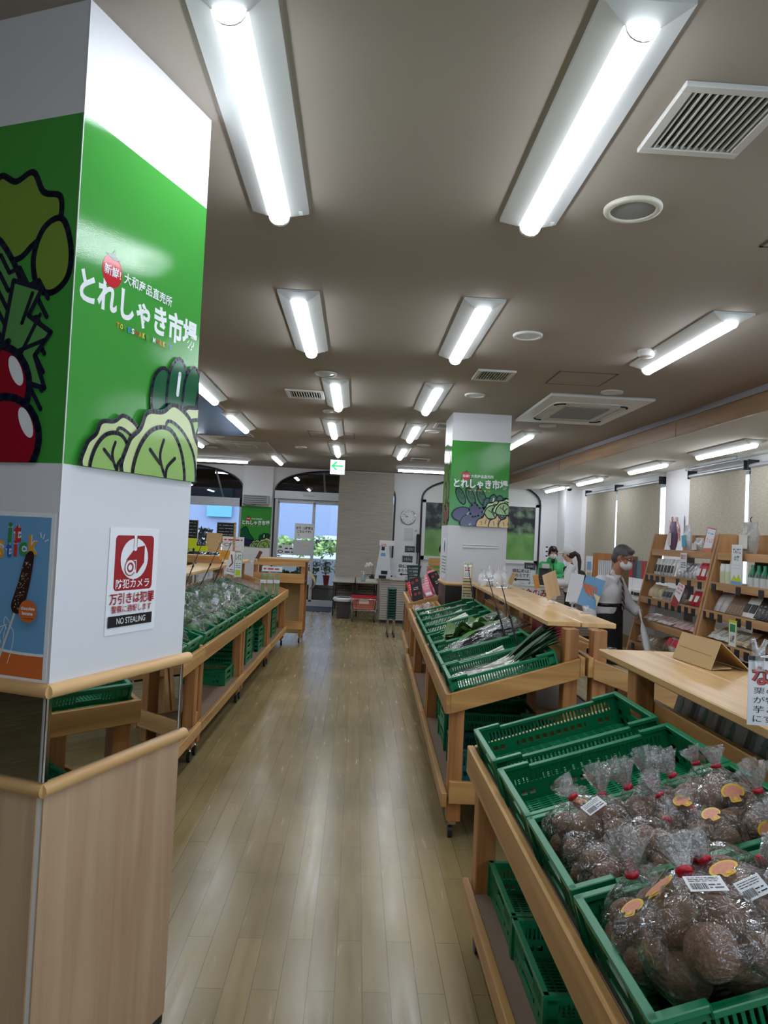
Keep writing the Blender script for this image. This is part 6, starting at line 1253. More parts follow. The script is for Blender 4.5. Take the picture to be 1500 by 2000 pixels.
# ------------------------------------------------------------------ slanted shelves of dry goods
FRONT = lambda z: 2.70+.211*z
SH = [1.625, 1.375, 1.14, .915, .68, .4]
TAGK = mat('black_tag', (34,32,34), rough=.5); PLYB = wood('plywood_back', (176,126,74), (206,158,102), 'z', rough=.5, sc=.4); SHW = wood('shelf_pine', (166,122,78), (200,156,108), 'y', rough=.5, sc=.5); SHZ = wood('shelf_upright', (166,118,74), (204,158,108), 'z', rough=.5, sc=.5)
def shelf_unit(y0, y1, label, back_panel, tags):
    t_ = thing('shelf_unit', label, 'shelf')
    for y in (y0, y1-.034):
        MB().hexa([(FRONT(0),y,0),(FRONT(0)+.13,y,0),(FRONT(0)+.13,y+.034,0),(FRONT(0),y+.034,0)], [(FRONT(1.8),y,1.8),(FRONT(1.8)+.13,y,1.8),(FRONT(1.8)+.13,y+.034,1.8),(FRONT(1.8),y+.034,1.8)]).obj('upright', SHZ, t_, bevel=.003)
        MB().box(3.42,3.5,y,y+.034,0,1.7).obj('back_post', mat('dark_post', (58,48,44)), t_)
    for i, z in enumerate(SH):
        x0 = FRONT(z)+.004; b = MB().box(x0+.02,3.46 if i else 3.36,y0+.034,y1-.034,z-.025,z).obj('shelf_board', SHW, t_)
        MB().box(x0,x0+.022,y0+.034,y1-.034,z-.045,z+.018).obj('front_lip', SHW, t_, bevel=.002)
        for y in tags[i]:
            yy = y0+(y1-y0)*y; MB().box(x0-.004,x0,yy-.035,yy+.035,z-.06,z+.004).obj('price_tag', TAGK, b)
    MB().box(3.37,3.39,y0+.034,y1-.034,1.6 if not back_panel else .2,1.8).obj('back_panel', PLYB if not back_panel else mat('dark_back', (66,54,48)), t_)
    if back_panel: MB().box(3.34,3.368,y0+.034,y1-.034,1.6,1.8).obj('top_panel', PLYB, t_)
shelf_unit(6.14, 7.5, 'slanted pine shelf unit of bagged goods beside the standing man', False, [[],[.96,.86,.76,.66,.42,.25,.1],[.8,.62,.5,.4,.3,.2,.1],[],[.9],[]])
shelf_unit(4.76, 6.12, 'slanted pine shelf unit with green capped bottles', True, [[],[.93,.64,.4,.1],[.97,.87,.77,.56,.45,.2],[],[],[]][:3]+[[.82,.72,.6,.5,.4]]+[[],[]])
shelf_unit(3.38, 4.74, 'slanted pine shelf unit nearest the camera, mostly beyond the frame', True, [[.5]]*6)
SILV = mat('silver_film', (196,198,202), rough=.2, metal=.3, bump=.7, bscale=30)
def pouch(M, w, h, d, m_, label, group=None, lblm=None, name='food_pouch'):
    t_ = thing(name, label, 'packet', M, group); m = MB(); n = 6
    vs, fs = [], []
    for i in range(n+1):
        f = i/n; th = d/2*(math.sin(PI*min(f*1.15,1)))**.6+.002; 
        for k in range(10): a = 2*PI*k/10; vs.append((th*math.sin(a)*(.8+.2*abs(math.sin(a))), w/2*math.cos(a)*(1-.06*math.sin(5*f)), h*f))
    for i in range(n):
        for k in range(10): fs.append((i*10+k, i*10+(k+1)%10, (i+1)*10+(k+1)%10, (i+1)*10+k))
    m.add(vs, fs, 0, None, True); m.add(vs[:10], [tuple(range(9,-1,-1))]); m.obj('pouch', m_, t_)
    if lblm: MB().box(-d/2-.002,-d/2+.003,-w*.3,w*.3,h*.2,h*.62).obj('label', lblm, t_)
    return t_
def on_shelf(i, y, dx=.06): z = SH[i]; return T(FRONT(z)+dx, y, z+.001)
BAGG = mat('grey_bag', (176,172,166), rough=.25, bump=.6, bscale=30, vary=.3, scale=30); BRWN = mat('brown_goods', (120,92,66), rough=.35, bump=.4, bscale=40, vary=.4, scale=40); DRKG = mat('dark_goods', (46,42,42), rough=.22, bump=.5, bscale=40, vary=.6, scale=50); CRMG = mat('cream_goods', (220,200,160), rough=.4, vary=.2, scale=40); PNKG = mat('pink_goods', (216,172,180), rough=.3, vary=.3, scale=40); REDG = mat('red_goods', (196,44,60), rough=.3, vary=.3, scale=30); CLRB = mat('clear_box', (206,208,204), rough=.18, vary=.15, scale=30); MUSH = mat('mushroom_goods', (186,158,128), rough=.5, vary=.5, scale=60); WHTG = mat('white_goods', (226,222,212), rough=.3, vary=.1, scale=30); GRNL = mat('pale_green_label', (206,214,176)); PURP = mat('purple_goods', (110,86,120), rough=.3, vary=.3); TURQ = mat('turquoise_goods', (90,180,206), rough=.3)
def rowp(i, y0, y1, n, w, h, d, m_, label, group, lean=.35, lb=None, turn=0, dx=.07):
    p = None
    for k in range(n):
        y = y1-(y1-y0)*(k+.5)/n; M = on_shelf(i, y, dx) @ T(0, 0, .6*d*math.sin(lean)+.003) @ RY(lean) @ RZ(turn+.1*math.sin(k*2.1))
        if p is None: p = pouch(M, w, h, d, m_, label, group, lb)
        else: dup(p, M)
# unit 1
rowp(1, 6.95, 7.42, 6, .075, .17, .03, CLRB, 'clear packet with a dark band on the second shelf by the man', 'clear packets on the second shelf', .2, TAGK)
rowp(1, 6.5, 6.9, 5, .08, .15, .05, SILV, 'silvery packet in the middle of the second shelf', 'silvery packets on the second shelf', .35); rowp(1, 6.2, 6.48, 3, .09, .16, .05, REDG, 'red and white packet at the near end of the second shelf', 'red packets on the second shelf', .3, WHTG)
pack(on_shelf(1, 6.235, .1) @ RZ(-PI/2) @ RX(-.3), .1, .2, .01, WHTG, 'upright white card with an orange edge at the shelf divider', False, None, 'card')
rowp(2, 7.1, 7.44, 3, .11, .14, .06, CRMG, 'cream noodle bag at the far end of the third shelf', 'cream noodle bags', .5); rowp(2, 6.85, 7.08, 3, .08, .13, .05, BAGG, 'grey bag with a black and white label on the third shelf', 'grey labelled bags', .4, TAGK); rowp(2, 6.64, 6.84, 2, .09, .15, .06, SILV, 'plain silver bag on the third shelf', 'plain silver bags', .4)
def pinkpop(A): A.fill([(0,0),(.16,0),(.16,.24),(0,.24)], W0); A.fill([(0,0),(.16,0),(.16,.06),(0,.1)], DR0); A.scrawl(.02,.12,.14,.22,3,PK0,.02)
FM = lambda x, y, z: Matrix(((0,1,0,x),(-1,0,0,y),(0,0,1,z),(0,0,0,1)))
poster('price_card', 'tilted white and dark pink card on the third shelf', 'price card', FM(FRONT(1.14)-.005, 6.72, 1.14) @ RX(-.25) @ RY(.2), .15, .22, pinkpop)
rowp(2, 6.3, 6.5, 2, .09, .14, .06, REDG, 'bag of bright red goods on the third shelf', 'red bags', .4, WHTG); rowp(2, 6.18, 6.28, 1, .08, .15, .05, DRKG, 'dark packet at the near end of the third shelf', 'dark packet', .3)
rowp(3, 6.75, 7.44, 6, .1, .15, .035, WHTG, 'flat white and pink packet on the fourth shelf by the man', 'flat packets far along the fourth shelf', 1.25, PNKG); rowp(3, 6.2, 6.72, 5, .1, .15, .035, PNKG, 'flat pink packet towards the near end of the fourth shelf', 'flat pink packets on the fourth shelf', 1.25, WHTG)
rowp(4, 7.0, 7.44, 6, .075, .12, .05, MUSH, 'brown mushroom packet on the fifth shelf by the man', 'mushroom packets', .9, WHTG); rowp(4, 6.7, 7.0, 3, .1, .16, .06, BRWN, 'long brown packet in the middle of the fifth shelf', 'long brown packets', .9)
rowp(4, 6.2, 6.68, 4, .13, .17, .12, WHTG, 'round white bag tied in red on the fifth shelf', 'round white bags', .5, REDG)
pouch(on_shelf(0, 7.18, .1), .11, .3, .08, PURP, 'tall purple and black bag on the top shelf below the chilli poster', None, WHTG); pouch(on_shelf(0, 6.85, .1) @ RX(-.1), .12, .26, .08, SILV, 'clear topped bag with a turquoise base on the top shelf', None, TURQ); pouch(on_shelf(0, 6.62, .1), .15, .14, .1, SILV, 'crumpled silver bag on the top shelf', None, WHTG)
def redpop(A): A.fill([(0,0),(.17,0),(.17,.22),(0,.22)], R0); A.fill([(.01,.01),(.16,.01),(.16,.21),(.01,.21)], W0); A.text('たっぷ', .03,.09,.15,.13,PK0,bold=.03); A.scrawl(.03,.15,.14,.19,1,B0,.01); A.fill([(.01,.01),(.16,.01),(.16,.05),(.01,.03)], O0)
poster('price_card', 'red edged white card leaning at the divider of the top shelf', 'price card', FM(FRONT(1.63)+.02, 6.4, 1.645) @ RX(-.15) @ RY(.12), .17, .22, redpop)
def redwhite(A): A.fill([(0,0),(.13,0),(.13,.16),(0,.16)], W0); A.text('なめたけ', .01,.1,.12,.15,R0,bold=.03); A.scrawl(.015,.02,.115,.08,3,K0,.008)
poster('price_card', 'white card with red heading hung under the top shelf', 'price card', FM(FRONT(1.55)-.012, 6.72, 1.46), .13, .16, redwhite)
# unit 2
CANW = mat('white_can', (228,228,222), rough=.25, vary=.15, scale=25); BOTG = mat('green_cap', (24,120,84), rough=.3); BOTL = mat('bottle_label', (206,210,206), rough=.3); BOTD = mat('dark_bottle', (70,84,74), rough=.12)
def can(M, label, group): t_ = thing('can', label, 'can', M, group); MB().lathe([(.034,0),(.036,.004),(.036,.15),(.03,.165)], 18).obj('body', CANW, t_); MB().lathe([(.0365,.03),(.0365,.11)], 18, caps=False).obj('label', GRNL, t_); MB().lathe([(.03,.165),(.032,.172),(.001,.172)], 18).obj('lid', PLAST, t_); return t_
c0 = can(on_shelf(1, 6.02, .09), 'white can at the divider of the second bottle shelf', 'white cans')
for k in range(1, 3): dup(c0, on_shelf(1, 6.02-.085*k, .09))
def bottle(M, label, group): t_ = thing('bottle', label, 'bottle', M, group); MB().lathe([(.034,0),(.036,.005),(.036,.1),(.014,.15),(.014,.175)], 16).obj('body', BOTD, t_); MB().lathe([(.0365,.012),(.0365,.085)], 16, caps=False).obj('label', BOTL, t_); MB().lathe([(.037,.088),(.03,.115),(.016,.15),(.017,.18),(.001,.182)], 16).obj('cap', BOTG, t_); return t_
b1 = bottle(on_shelf(1, 5.56, .08), 'green capped bottle with a pale label on the second shelf', 'green capped bottles')
for k in range(1, 9): dup(b1, on_shelf(1, 5.56-.085*(k % 6)-.03*(k//6), .08+.09*(k//6)))
for k in range(3): dup(b1, on_shelf(1, 4.98-.08*k, .08) @ Matrix.Scale(.7, 4), 'short capped jar at the near end of the second shelf', 'short jars')
t_ = pouch(on_shelf(0, 5.75, .1), .2, .27, .12, BAGG, 'big clear bag of grey goods hung at the top shelf near the divider', None, WHTG); MB().tube([(0,.0,.27),(0,.01,.3),(0,-.015,.31)], .004, 5).obj('hook', BLACK, t_)
def nuka(A): A.fill([(0,0),(.16,0),(.16,.32),(0,.32)], W0); A.fill([(0,0),(.16,0),(.16,.03),(0,.03)], B0); A.fill([(0,.03),(.05,.08),(.08,.05),(.12,.09),(.16,.03)], LG0); A.text('てんてこ', .02,.25,.14,.29,K0,bold=.03); A.text('の糠', .04,.19,.12,.235,G0,bold=.03); A.scrawl(.02,.12,.14,.17,2,SK0,.006)
poster('price_card', 'long white card with green drawing hung over the green capped bottles', 'price card', FM(FRONT(1.55)-.012, 5.79, 1.39), .16, .32, nuka)
def greenpop(A): A.fill([(0,0),(.12,0),(.12,.26),(0,.26)], LG0); A.fill([(.01,.01),(.11,.01),(.11,.24),(.01,.24)], W0); A.fill([(.02,.17),(.1,.17),(.1,.23),(.02,.23)], G0); A.text('山椒', .03,.09,.09,.15,K0,bold=.02); A.scrawl(.03,.02,.09,.07,2,G0,.012)
poster('price_card', 'green edged card hung below the third shelf of the bottle unit', 'price card', FM(FRONT(1.0)-.01, 5.58, .87), .12, .26, greenpop)
rowp(2, 5.85, 6.06, 2, .1, .18, .04, BAGG, 'grey white packet at the divider of the third bottle shelf', 'grey white packets', .5); rowp(2, 5.6, 5.84, 5, .06, .19, .035, BRWN, 'thin brown packet on the third bottle shelf', 'thin brown packets', .55, None, .3); rowp(2, 5.42, 5.6, 2, .11, .17, .04, WHTG, 'white labelled packet over the green edged card', 'white labelled packets', .5, TAGK); rowp(2, 5.02, 5.4, 7, .09, .2, .045, DRKG, 'black seaweed packet with bright prints on the third shelf', 'black seaweed packets', .5, None, .35); rowp(2, 4.8, 5.0, 2, .12, .16, .045, WHTG, 'white green packet at the near end of the third shelf', 'white green packets', .6, GRNL)
rowp(3, 5.6, 6.05, 5, .1, .18, .035, CLRB, 'flat silver grey packet on the fourth bottle shelf', 'flat silver grey packets', 1.1, WHTG); rowp(3, 5.42, 5.6, 2, .1, .18, .035, CRMG, 'pale tan packet with white label on the fourth shelf', 'pale tan packets', 1.0, WHTG); rowp(3, 5.02, 5.42, 7, .065, .2, .035, BRWN, 'thin brown packet on the fourth bottle shelf', 'thin brown packets low', .95, None, .4); rowp(3, 4.8, 5.0, 2, .12, .2, .04, SILV, 'large silver packet by the handwritten sign', 'large silver packets', .9)
rowp(4, 4.8, 6.05, 9, .12, .14, .06, DRKG, 'dark packet in the shade of the low bottle shelf', 'dark packets low', .7)
# window side desk with magazines, wooden screen
t_ = thing('desk', 'grey desk by the window behind the standing man', 'desk', T(3.55, 8.6, 0)); MB().box(0,.75,0,2.0,.98,1.02).obj('desk_top', CTOP, t_, bevel=.004); MB().box(.04,.71,.04,1.96,.5,.98).obj('body', mat('desk_grey', (120,118,116)), t_)
for x in (.06,.66):
    for y in (.06,1.9): MB().box(x,x+.04,y,y+.04,0,.5).obj('leg', DGREY, t_)
for k in range(8):
    t_ = thing('magazine', 'magazine standing in the row on the desk, %s from its far end' % (cn[k]), 'magazine', T(3.95-.0*k, 10.4-.16*k, 1.02) @ RZ(.05*k)); MB().box(0,.015,-.07,.07,.2,.45).obj('cover', [mat('mag_red', (170,40,44), rough=.3), mat('mag_dark', (70,66,74), rough=.3, vary=.4, scale=30), mat('mag_teal', (90,120,124), rough=.3, vary=.4, scale=30)][(0,1,2,0,1,0,2,1)[k]], t_); MB().box(0,.014,-.068,.068,0.003,.2).obj('pages', WHITE, t_)
MB_ = None
for k in range(4):
    t_ = thing('white_packet', 'white packet with black label on the desk, %s from its near end' % ordn[k], 'packet', T(3.62+.03*(k%2), 8.85+.17*k, 1.022) @ RZ(.2*k)); MB().box(-.06,.06,-.07,.07,0,.1).obj('packet', WHTG, t_, bevel=.012); MB().box(-.062,-.06,-.05,.05,.02,.06).obj('label', TAGK, t_)
t_ = thing('wooden_screen', 'orange wooden screen with a white slatted window before the blinds', 'screen', T(3.93, 12.0, 0)); OW = wood('orange_wood', (176,112,56), (206,140,78), 'z', rough=.45, sc=.4)
m = MB(); m.box(0,.08,0,.04,0,1.53); m.box(.32,.42,0,.04,0,1.53); m.box(.08,.32,0,.04,1.42,1.53); m.box(.08,.32,0,.04,0,1.0); m.obj('frame', OW, t_); m = MB()
for k in range(7): m.box(.085+.033*k,.105+.033*k,.01,.02,1.0,1.42)
m.obj('slat', WHITE, t_); MB().box(.08,.32,.022,.03,1.0,1.42).obj('pane', mat('pale_blue_pane', (176,190,214), rough=.3), t_); MB().box(.42,.74,0,.03,0,1.5).obj('panel', mat('olive_panel', (112,92,62), rough=.6), t_)
t_ = thing('leaflet_rack', 'white leaflet rack with yellow prints beside the corner column', 'rack', T(4.25, 13.4, 0)); MB().box(0,.3,0,.03,.0,1.45).obj('board', PLAST, t_)
for i in range(3):
    for j in range(2): MB().box(.02+.09*i,.09+.09*i,-.012,0,1.0+.2*j,1.15+.2*j).obj('leaflet', [mat('leaf_yellow', (206,176,110)), mat('leaf_blue', (140,170,206)), WHITE][(i+j)%3], t_)

# ------------------------------------------------------------------ people
SKIN = mat('skin', (206,158,132), rough=.5, vary=.05); SKIN2 = mat('skin_tan', (178,122,94), rough=.5, vary=.06); HAIRK = mat('black_hair', (26,22,22), rough=.4, vary=.2, scale=60); HAIRG = mat('grey_hair', (84,84,86), rough=.5, vary=.45, scale=60); MASK = mat('white_mask', (232,228,230), rough=.7)
def fuse(m, name, mt, par, vox=.008, sm=6):
    o = m.obj(name, mt, par); r = o.modifiers.new('one_skin', 'REMESH'); r.mode = 'VOXEL'; r.voxel_size = vox; r.use_smooth_shade = True
    s_ = o.modifiers.new('relax', 'SMOOTH'); s_.iterations = sm; s_.factor = .5; return o
def hand(m, w, d, up, side, curl, r=.0085):
    """palm and five separate fingers; d: pointing direction, up: back of the hand, side: towards the thumb"""
    w, d, up, side = Vector(w), Vector(d).normalized(), Vector(up).normalized(), Vector(side).normalized()
    for s_ in (-.028,-.009,.01,.029): m.capsule(w, w+d*.075+side*s_, .019, .012, 0, 8)
    for s_, l in ((.031,.062),(.011,.07),(-.01,.066),(-.03,.052)):
        p = w+d*.078+side*s_*1.08; a = curl
        for k in range(3): dd = (d*math.cos(a)-up*math.sin(a)); q = p+dd*l*(.45,.32,.25)[k]; m.capsule(p, q, r*(1-.1*k), r*(.92-.1*k), 0, 7); p = q; a += curl
    p = w+d*.02+side*.03; q = p+(d*.6+side*.8-up*.3*curl).normalized()*.035; m.capsule(p, q, .011, .0095, 0, 7); m.capsule(q, q+(d*.9+side*.3-up*.5*curl).normalized()*.03, .0095, .008, 0, 7)
def head(m, c, f, up, k=1.0):
    """skull, jaw, nose, brow, ears; f: facing"""
    c, f, up = Vector(c), Vector(f).normalized(), Vector(up).normalized(); l = up.cross(f).normalized(); rot = Matrix((f, l, up)).transposed()
    P = lambda a, b, h: c+f*a*k+l*b*k+up*h*k
    m.ball(P(-.012,0,.025), (.095*k,.076*k,.095*k), 18, 14, 0, rot=rot); m.ball(P(.02,0,-.045), (.072*k,.062*k,.075*k), 16, 12, 0, rot=rot); m.ball(P(.055,0,-.09), (.028*k,.03*k,.022*k), 10, 8, 0, rot=rot)
    m.capsule(P(.085,0,.015), P(.104,0,-.022), .009*k, .013*k, 0, 8)
    for s_ in (-1, 1): m.ball(P(.0,s_*.078,-.005), (.018*k,.008*k,.03*k), 10, 8, 0, rot=rot); m.ball(P(.074,s_*.032,.03), (.016*k,.024*k,.009*k), 8, 6, 0, rot=rot); m.ball(P(.06,s_*.045,-.03), (.026*k,.022*k,.026*k), 8, 6, 0, rot=rot)
    m.capsule(P(.086,-.018,-.06), P(.086,.018,-.06), .008*k, .008*k, 0, 7)
    return P, rot
def face_bits(par, P, rot, k, mask=True):
    for s_ in (-1, 1):
        m = MB(); m.ball(P(.079,s_*.031,.016), (.008*k,.013*k,.006*k), 10, 6, 0, rot=rot); m.obj('eye', WHITE, par); m = MB(); m.ball(P(.084,s_*.031,.016), (.004*k,.006*k,.0055*k), 8, 6, 0, rot=rot); m.obj('iris', HAIRK, par)
        m = MB(); m.capsule(P(.088,s_*.016,.037), P(.078,s_*.05,.036), .0035*k, .003*k, 0, 6); m.obj('eyebrow', HAIRK, par)
    if mask:
        m = MB(); m.ball(P(.046,0,-.05), (.072*k,.068*k,.056*k), 18, 12, 0, rot=rot); m.ball(P(.085,0,-.03), (.03*k,.03*k,.03*k), 12, 8, 0, rot=rot); mk = fuse(m, 'face_mask', MASK, par, .006, 4)
        for s_ in (-1, 1): 
            for h in (-.03,-.075): MB().tube([P(.05,s_*.066,h), P(.0,s_*.082,h*.3-.0)], .0018, 5).obj('ear_loop', MASK, mk)
def limb(m, pts, rs, infl=0.0):
    for i in range(len(pts)-1): m.capsule(pts[i], pts[i+1], rs[i]+infl, rs[i+1]+infl, 0, 12)
def torso(m, pel, ch, neck, sh, w=1.0, infl=0.0):
    """pel/ch: pelvis and chest centres, sh: half shoulder width"""
    pel, ch, neck = Vector(pel), Vector(ch), Vector(neck)
    for s_ in (-1, 1):
        y = Vector((0, s_, 0)); m.capsule(pel+y*.075*w, pel+(ch-pel)*.5+y*.065*w, .105*w+infl, .1*w+infl); m.capsule(pel+(ch-pel)*.5+y*.065*w, ch+y*.085*w, .1*w+infl, .108*w+infl); m.capsule(ch+y*.085*w+Vector((0,0,.06)), ch+y*(sh-.045)+Vector((-.005,0,.085)), .075*w+infl, .058*w+infl)
    m.capsule(ch+Vector((0,0,.1)), neck, .07*w+infl, .05+infl*.5)
# standing man with white shirt
t_ = thing('person', 'grey haired person in white shirt, striped tie and mask bending beside the slanted shelf', 'person', T(2.51, 7.32, 0) @ RZ(R(-42)))
hp, kn, an = [[(.07,s*.09,.9),(.1,s*.1,.48),(.05,s*.105,.085)] for s in (-1,1)], None, None
la, ra = [(.06,.185,1.3),(.16,.23,1.08),(.31,.1,1.02)], [(.05,-.185,1.3),(-.04,-.27,1.08),(.03,-.29,.86)]
hc = (.19,0,1.54); hf = Vector((.93,-.05,-.36)); hu = Vector((.36,0,.93))
m = MB(); torso(m, (.06,0,.94), (.07,0,1.2), (.13,0,1.4), .185)
for p in hp: limb(m, p, [.08,.055,.04]); m.capsule(Vector(p[2])+Vector((-.02,0,-.035)), Vector(p[2])+Vector((.14,0,-.05)), .038, .03)
limb(m, la, [.05,.04,.028]); limb(m, ra, [.05,.04,.028]); m.capsule((.12,0,1.38), (.17,0,1.48), .055, .055)
P_h, rot_h = head(m, hc, hf, hu); hand(m, la[2], (.6,-.6,-.3), (.5,.6,.5), (.3,-.1,.9), .75); hand(m, ra[2], (.25,.05,-.95), (.6,-.3,.6), (.3,.8,.3), .5)
fuse(m, 'body', SKIN2, t_, .007, 3); face_bits(t_, P_h, rot_h, 1.0)
SHIRT = mat('white_shirt', (222,222,224), rough=.75, bump=.5, bscale=9); TROU = mat('dark_trousers', (26,26,32), rough=.8)
m = MB(); torso(m, (.06,0,1.03), (.07,0,1.2), (.12,0,1.36), .19, .98, .014); limb(m, la, [.055,.048,.038], .016); limb(m, ra, [.055,.048,.038], .016); fuse(m, 'shirt', SHIRT, t_, .01, 6)
m = MB()
for p in hp: limb(m, [(p[0][0],p[0][1],.95),p[1],(p[2][0],p[2][1],.05)], [.1,.075,.07])
m.capsule((.06,-.05,.95), (.06,.05,.95), .125, .125); m.capsule((.065,-.05,1.02), (.065,.05,1.02), .118, .118); fuse(m, 'trousers', TROU, t_, .012, 5)
m = MB()
for s in (-1,1): m.capsule((.02,s*.105,.035),(.23,s*.11,.03),.042,.036)
m.obj('shoes', mat('black_leather', (20,18,18), rough=.25), t_)
m = MB(); m.ball(P_h(-.022,0,.04), (.1,.082,.092), 18, 12, 0, rot=rot_h); m.ball(P_h(-.055,0,-.01), (.062,.076,.075), 14, 10, 0, rot=rot_h); m.ball(P_h(.03,0,.09), (.055,.06,.035), 12, 8, 0, rot=rot_h); fuse(m, 'hair', HAIRG, t_, .007, 2)
gl = MB()
for s in (-1,1): gl.tube([P_h(.1,s*.032+.02*math.cos(a),.012+.015*math.sin(a)) for a in [2*PI*k/12 for k in range(13)]], .0018, 5); gl.tube([P_h(.098,s*.052,.016), P_h(.0,s*.085,.016)], .0018, 5)
gl.tube([P_h(.104,-.012,.016), P_h(.104,.012,.016)], .0018, 5); gl.obj('eyeglass_frame', BLACK, t_)
def tie_mat():
    m, t, p = nodes('striped_tie'); tc = t.nodes.new('ShaderNodeTexCoord'); wv = t.nodes.new('ShaderNodeTexWave'); wv.bands_direction = 'DIAGONAL'; wv.inputs['Scale'].default_value = 11; cr = t.nodes.new('ShaderNodeValToRGB'); e = cr.color_ramp.elements; e[0].position = .62; e[0].color = (*lin((34,24,34)), 1); e[1].position = .7; e[1].color = (*lin((176,150,160)), 1); cr.color_ramp.interpolation = 'CONSTANT'
    t.links.new(tc.outputs['Object'], wv.inputs['Vector']); t.links.new(wv.outputs['Fac'], cr.inputs[0]); t.links.new(cr.outputs[0], p.inputs['Base Color']); p.inputs['Roughness'].default_value = .5; return m
m = MB(); vs = [(.175,-.014,1.36),(.175,.014,1.36),(.205,.02,1.25),(.205,-.02,1.25),(.215,.034,1.06),(.215,-.034,1.06),(.21,0,1.0)]; vs = vs+[(x-.012,y,z) for x, y, z in vs]
m.add(vs, [(1,0,3,2),(2,3,5,4),(4,5,6),(7,8,9,10),(10,9,11,12),(12,11,13),(0,7,10,3),(1,2,9,8),(3,10,12,5),(2,4,11,9),(5,12,13,6),(4,6,13,11),(0,1,8,7)]); m.obj('tie', tie_mat(), t_, bevel=.003)
m = MB()
for s in (-1,1): m.bar((.165,s*.008,1.355),(.1,s*.07,1.4),.02,.05)
m.obj('collar', SHIRT, t_, bevel=.005); m = MB(); m.lathe([(.135,.955),(.14,.96),(.14,.985),(.135,.99)], 24, 0, T(.06,0,.1) @ Matrix.Diagonal((.98,1.4,1,1)), caps=False); m.obj('belt', MATS['black_leather'], t_)
mw = t_.matrix_world; hw = mw @ (Vector(la[2])+Vector((.06,-.06,-.04)))
u_ = thing('umbrella', 'folded clear plastic umbrella held by the person in the white shirt', 'umbrella'); ut = hw+Vector((-.015,-.0,.07)); ub = Vector((2.64, 6.3, .45)); dirn = (ub-ut).normalized()
MB().tube([ut, ub], .0065, 8).obj('shaft', PLAST, u_); MB().tube([ut-dirn*.0, ut+dirn*.12], .012, 8).obj('handle', PLAST, u_); MB().tube([ut+dirn*.2, ut+dirn*.3, ut+dirn*.5, ub], [.012,.03,.034,.012], 10).obj('canopy_fold', mat('milky_vinyl', (196,200,202), rough=.2, bump=.4, bscale=20), u_)
# person in green jacket behind the counter
t_ = thing('person', 'person in a bright green jacket and mask standing behind the far counter', 'person', T(3.66, 13.6, 0) @ RZ(R(-92)))
la, ra = [(.02,.17,1.24),(.08,.23,1.0),(.24,.06,1.03)], [(.02,-.17,1.24),(.08,-.23,1.0),(.25,-.05,1.02)]
m = MB(); torso(m, (0,0,.88), (.02,0,1.14), (.05,0,1.32), .165, .92)
for s in (-1,1): limb(m, [(0,s*.085,.85),(.01,s*.09,.46),(-.01,s*.09,.08)], [.078,.052,.038]); m.capsule((-.03,s*.09,.045),(.12,s*.1,.03),.035,.028)
limb(m, la, [.045,.038,.027]); limb(m, ra, [.045,.038,.027]); m.capsule((.04,0,1.3),(.07,0,1.4),.048,.048); P_h, rot_h = head(m, (.085,0,1.475), (.96,-.05,-.2), (.2,0,.98), .97)
hand(m, la[2], (.6,-.7,-.2), (.5,.2,.8), (.7,.6,0), .4); hand(m, ra[2], (.6,.7,-.2), (.5,-.2,.8), (.7,-.6,0), .4); fuse(m, 'body', SKIN, t_, .007, 3); face_bits(t_, P_h, rot_h, .97)
GRJ = mat('green_jacket', (62,182,104), rough=.55, bump=.5, bscale=10)
m = MB(); torso(m, (0,0,.9), (.02,0,1.14), (.05,0,1.3), .17, 1.0, .028); limb(m, la, [.058,.05,.042], .018); limb(m, ra, [.058,.05,.042], .018); m.capsule((.04,-.03,1.33),(.04,.03,1.33),.07,.07); fuse(m, 'jacket', GRJ, t_, .01, 4)
m = MB(); m.capsule((.178,0,1.25),(.172,0,.9),.008,.008); m.obj('zip_line', BLACK, t_); m = MB(); m.ball((.115,0,1.33),(.03,.035,.05),12,8); m.obj('dark_collar', BLACK, t_)
m = MB()
for s in (-1,1): limb(m, [(0,s*.085,.88),(.01,s*.09,.46),(-.01,s*.09,.06)], [.1,.075,.065])
fuse(m, 'trousers', TROU, t_, .012, 4)
m = MB(); m.ball(P_h(-.02,0,.035), (.1,.084,.1), 18, 12, 0, rot=rot_h); m.ball(P_h(-.05,0,-.03), (.065,.082,.08), 14, 10, 0, rot=rot_h); m.ball(P_h(.045,.0,.088), (.045,.06,.028), 12, 8, 0, rot=rot_h)
for s in (-1,1): m.capsule(P_h(.03,s*.07,.05), P_h(.0,s*.08,-.05), .018, .012)
fuse(m, 'hair', HAIRK, t_, .007, 2)
# customer in a white cap seen from behind
t_ = thing('person', 'person in white cap and top with ponytail and backpack at the far counter', 'person', T(3.56, 12.05, 0) @ RZ(R(165)))
la, ra = [(.0,.165,1.26),(.06,.22,1.02),(.26,.14,.98)], [(.0,-.165,1.26),(.06,-.22,1.02),(.26,-.12,1.0)]
m = MB(); torso(m, (-.02,0,.9), (-.01,0,1.16), (.02,0,1.34), .16, .9)
for s in (-1,1): limb(m, [(-.02,s*.085,.87),(.0,s*.09,.47),(-.03,s*.09,.08)], [.078,.052,.038]); m.capsule((-.05,s*.09,.045),(.1,s*.1,.03),.035,.028)
limb(m, la, [.045,.038,.027]); limb(m, ra, [.045,.038,.027]); m.capsule((.01,0,1.32),(.03,0,1.42),.048,.048); P_h, rot_h = head(m, (.04,0,1.49), (.98,0,-.18), (.18,0,.98), .95)
hand(m, la[2], (.9,-.2,-.1), (0,.3,.9), (.2,-.9,0), .35); hand(m, ra[2], (.9,.2,-.1), (0,-.3,.9), (.2,.9,0), .35); fuse(m, 'body', SKIN, t_, .007, 3); face_bits(t_, P_h, rot_h, .95, False)
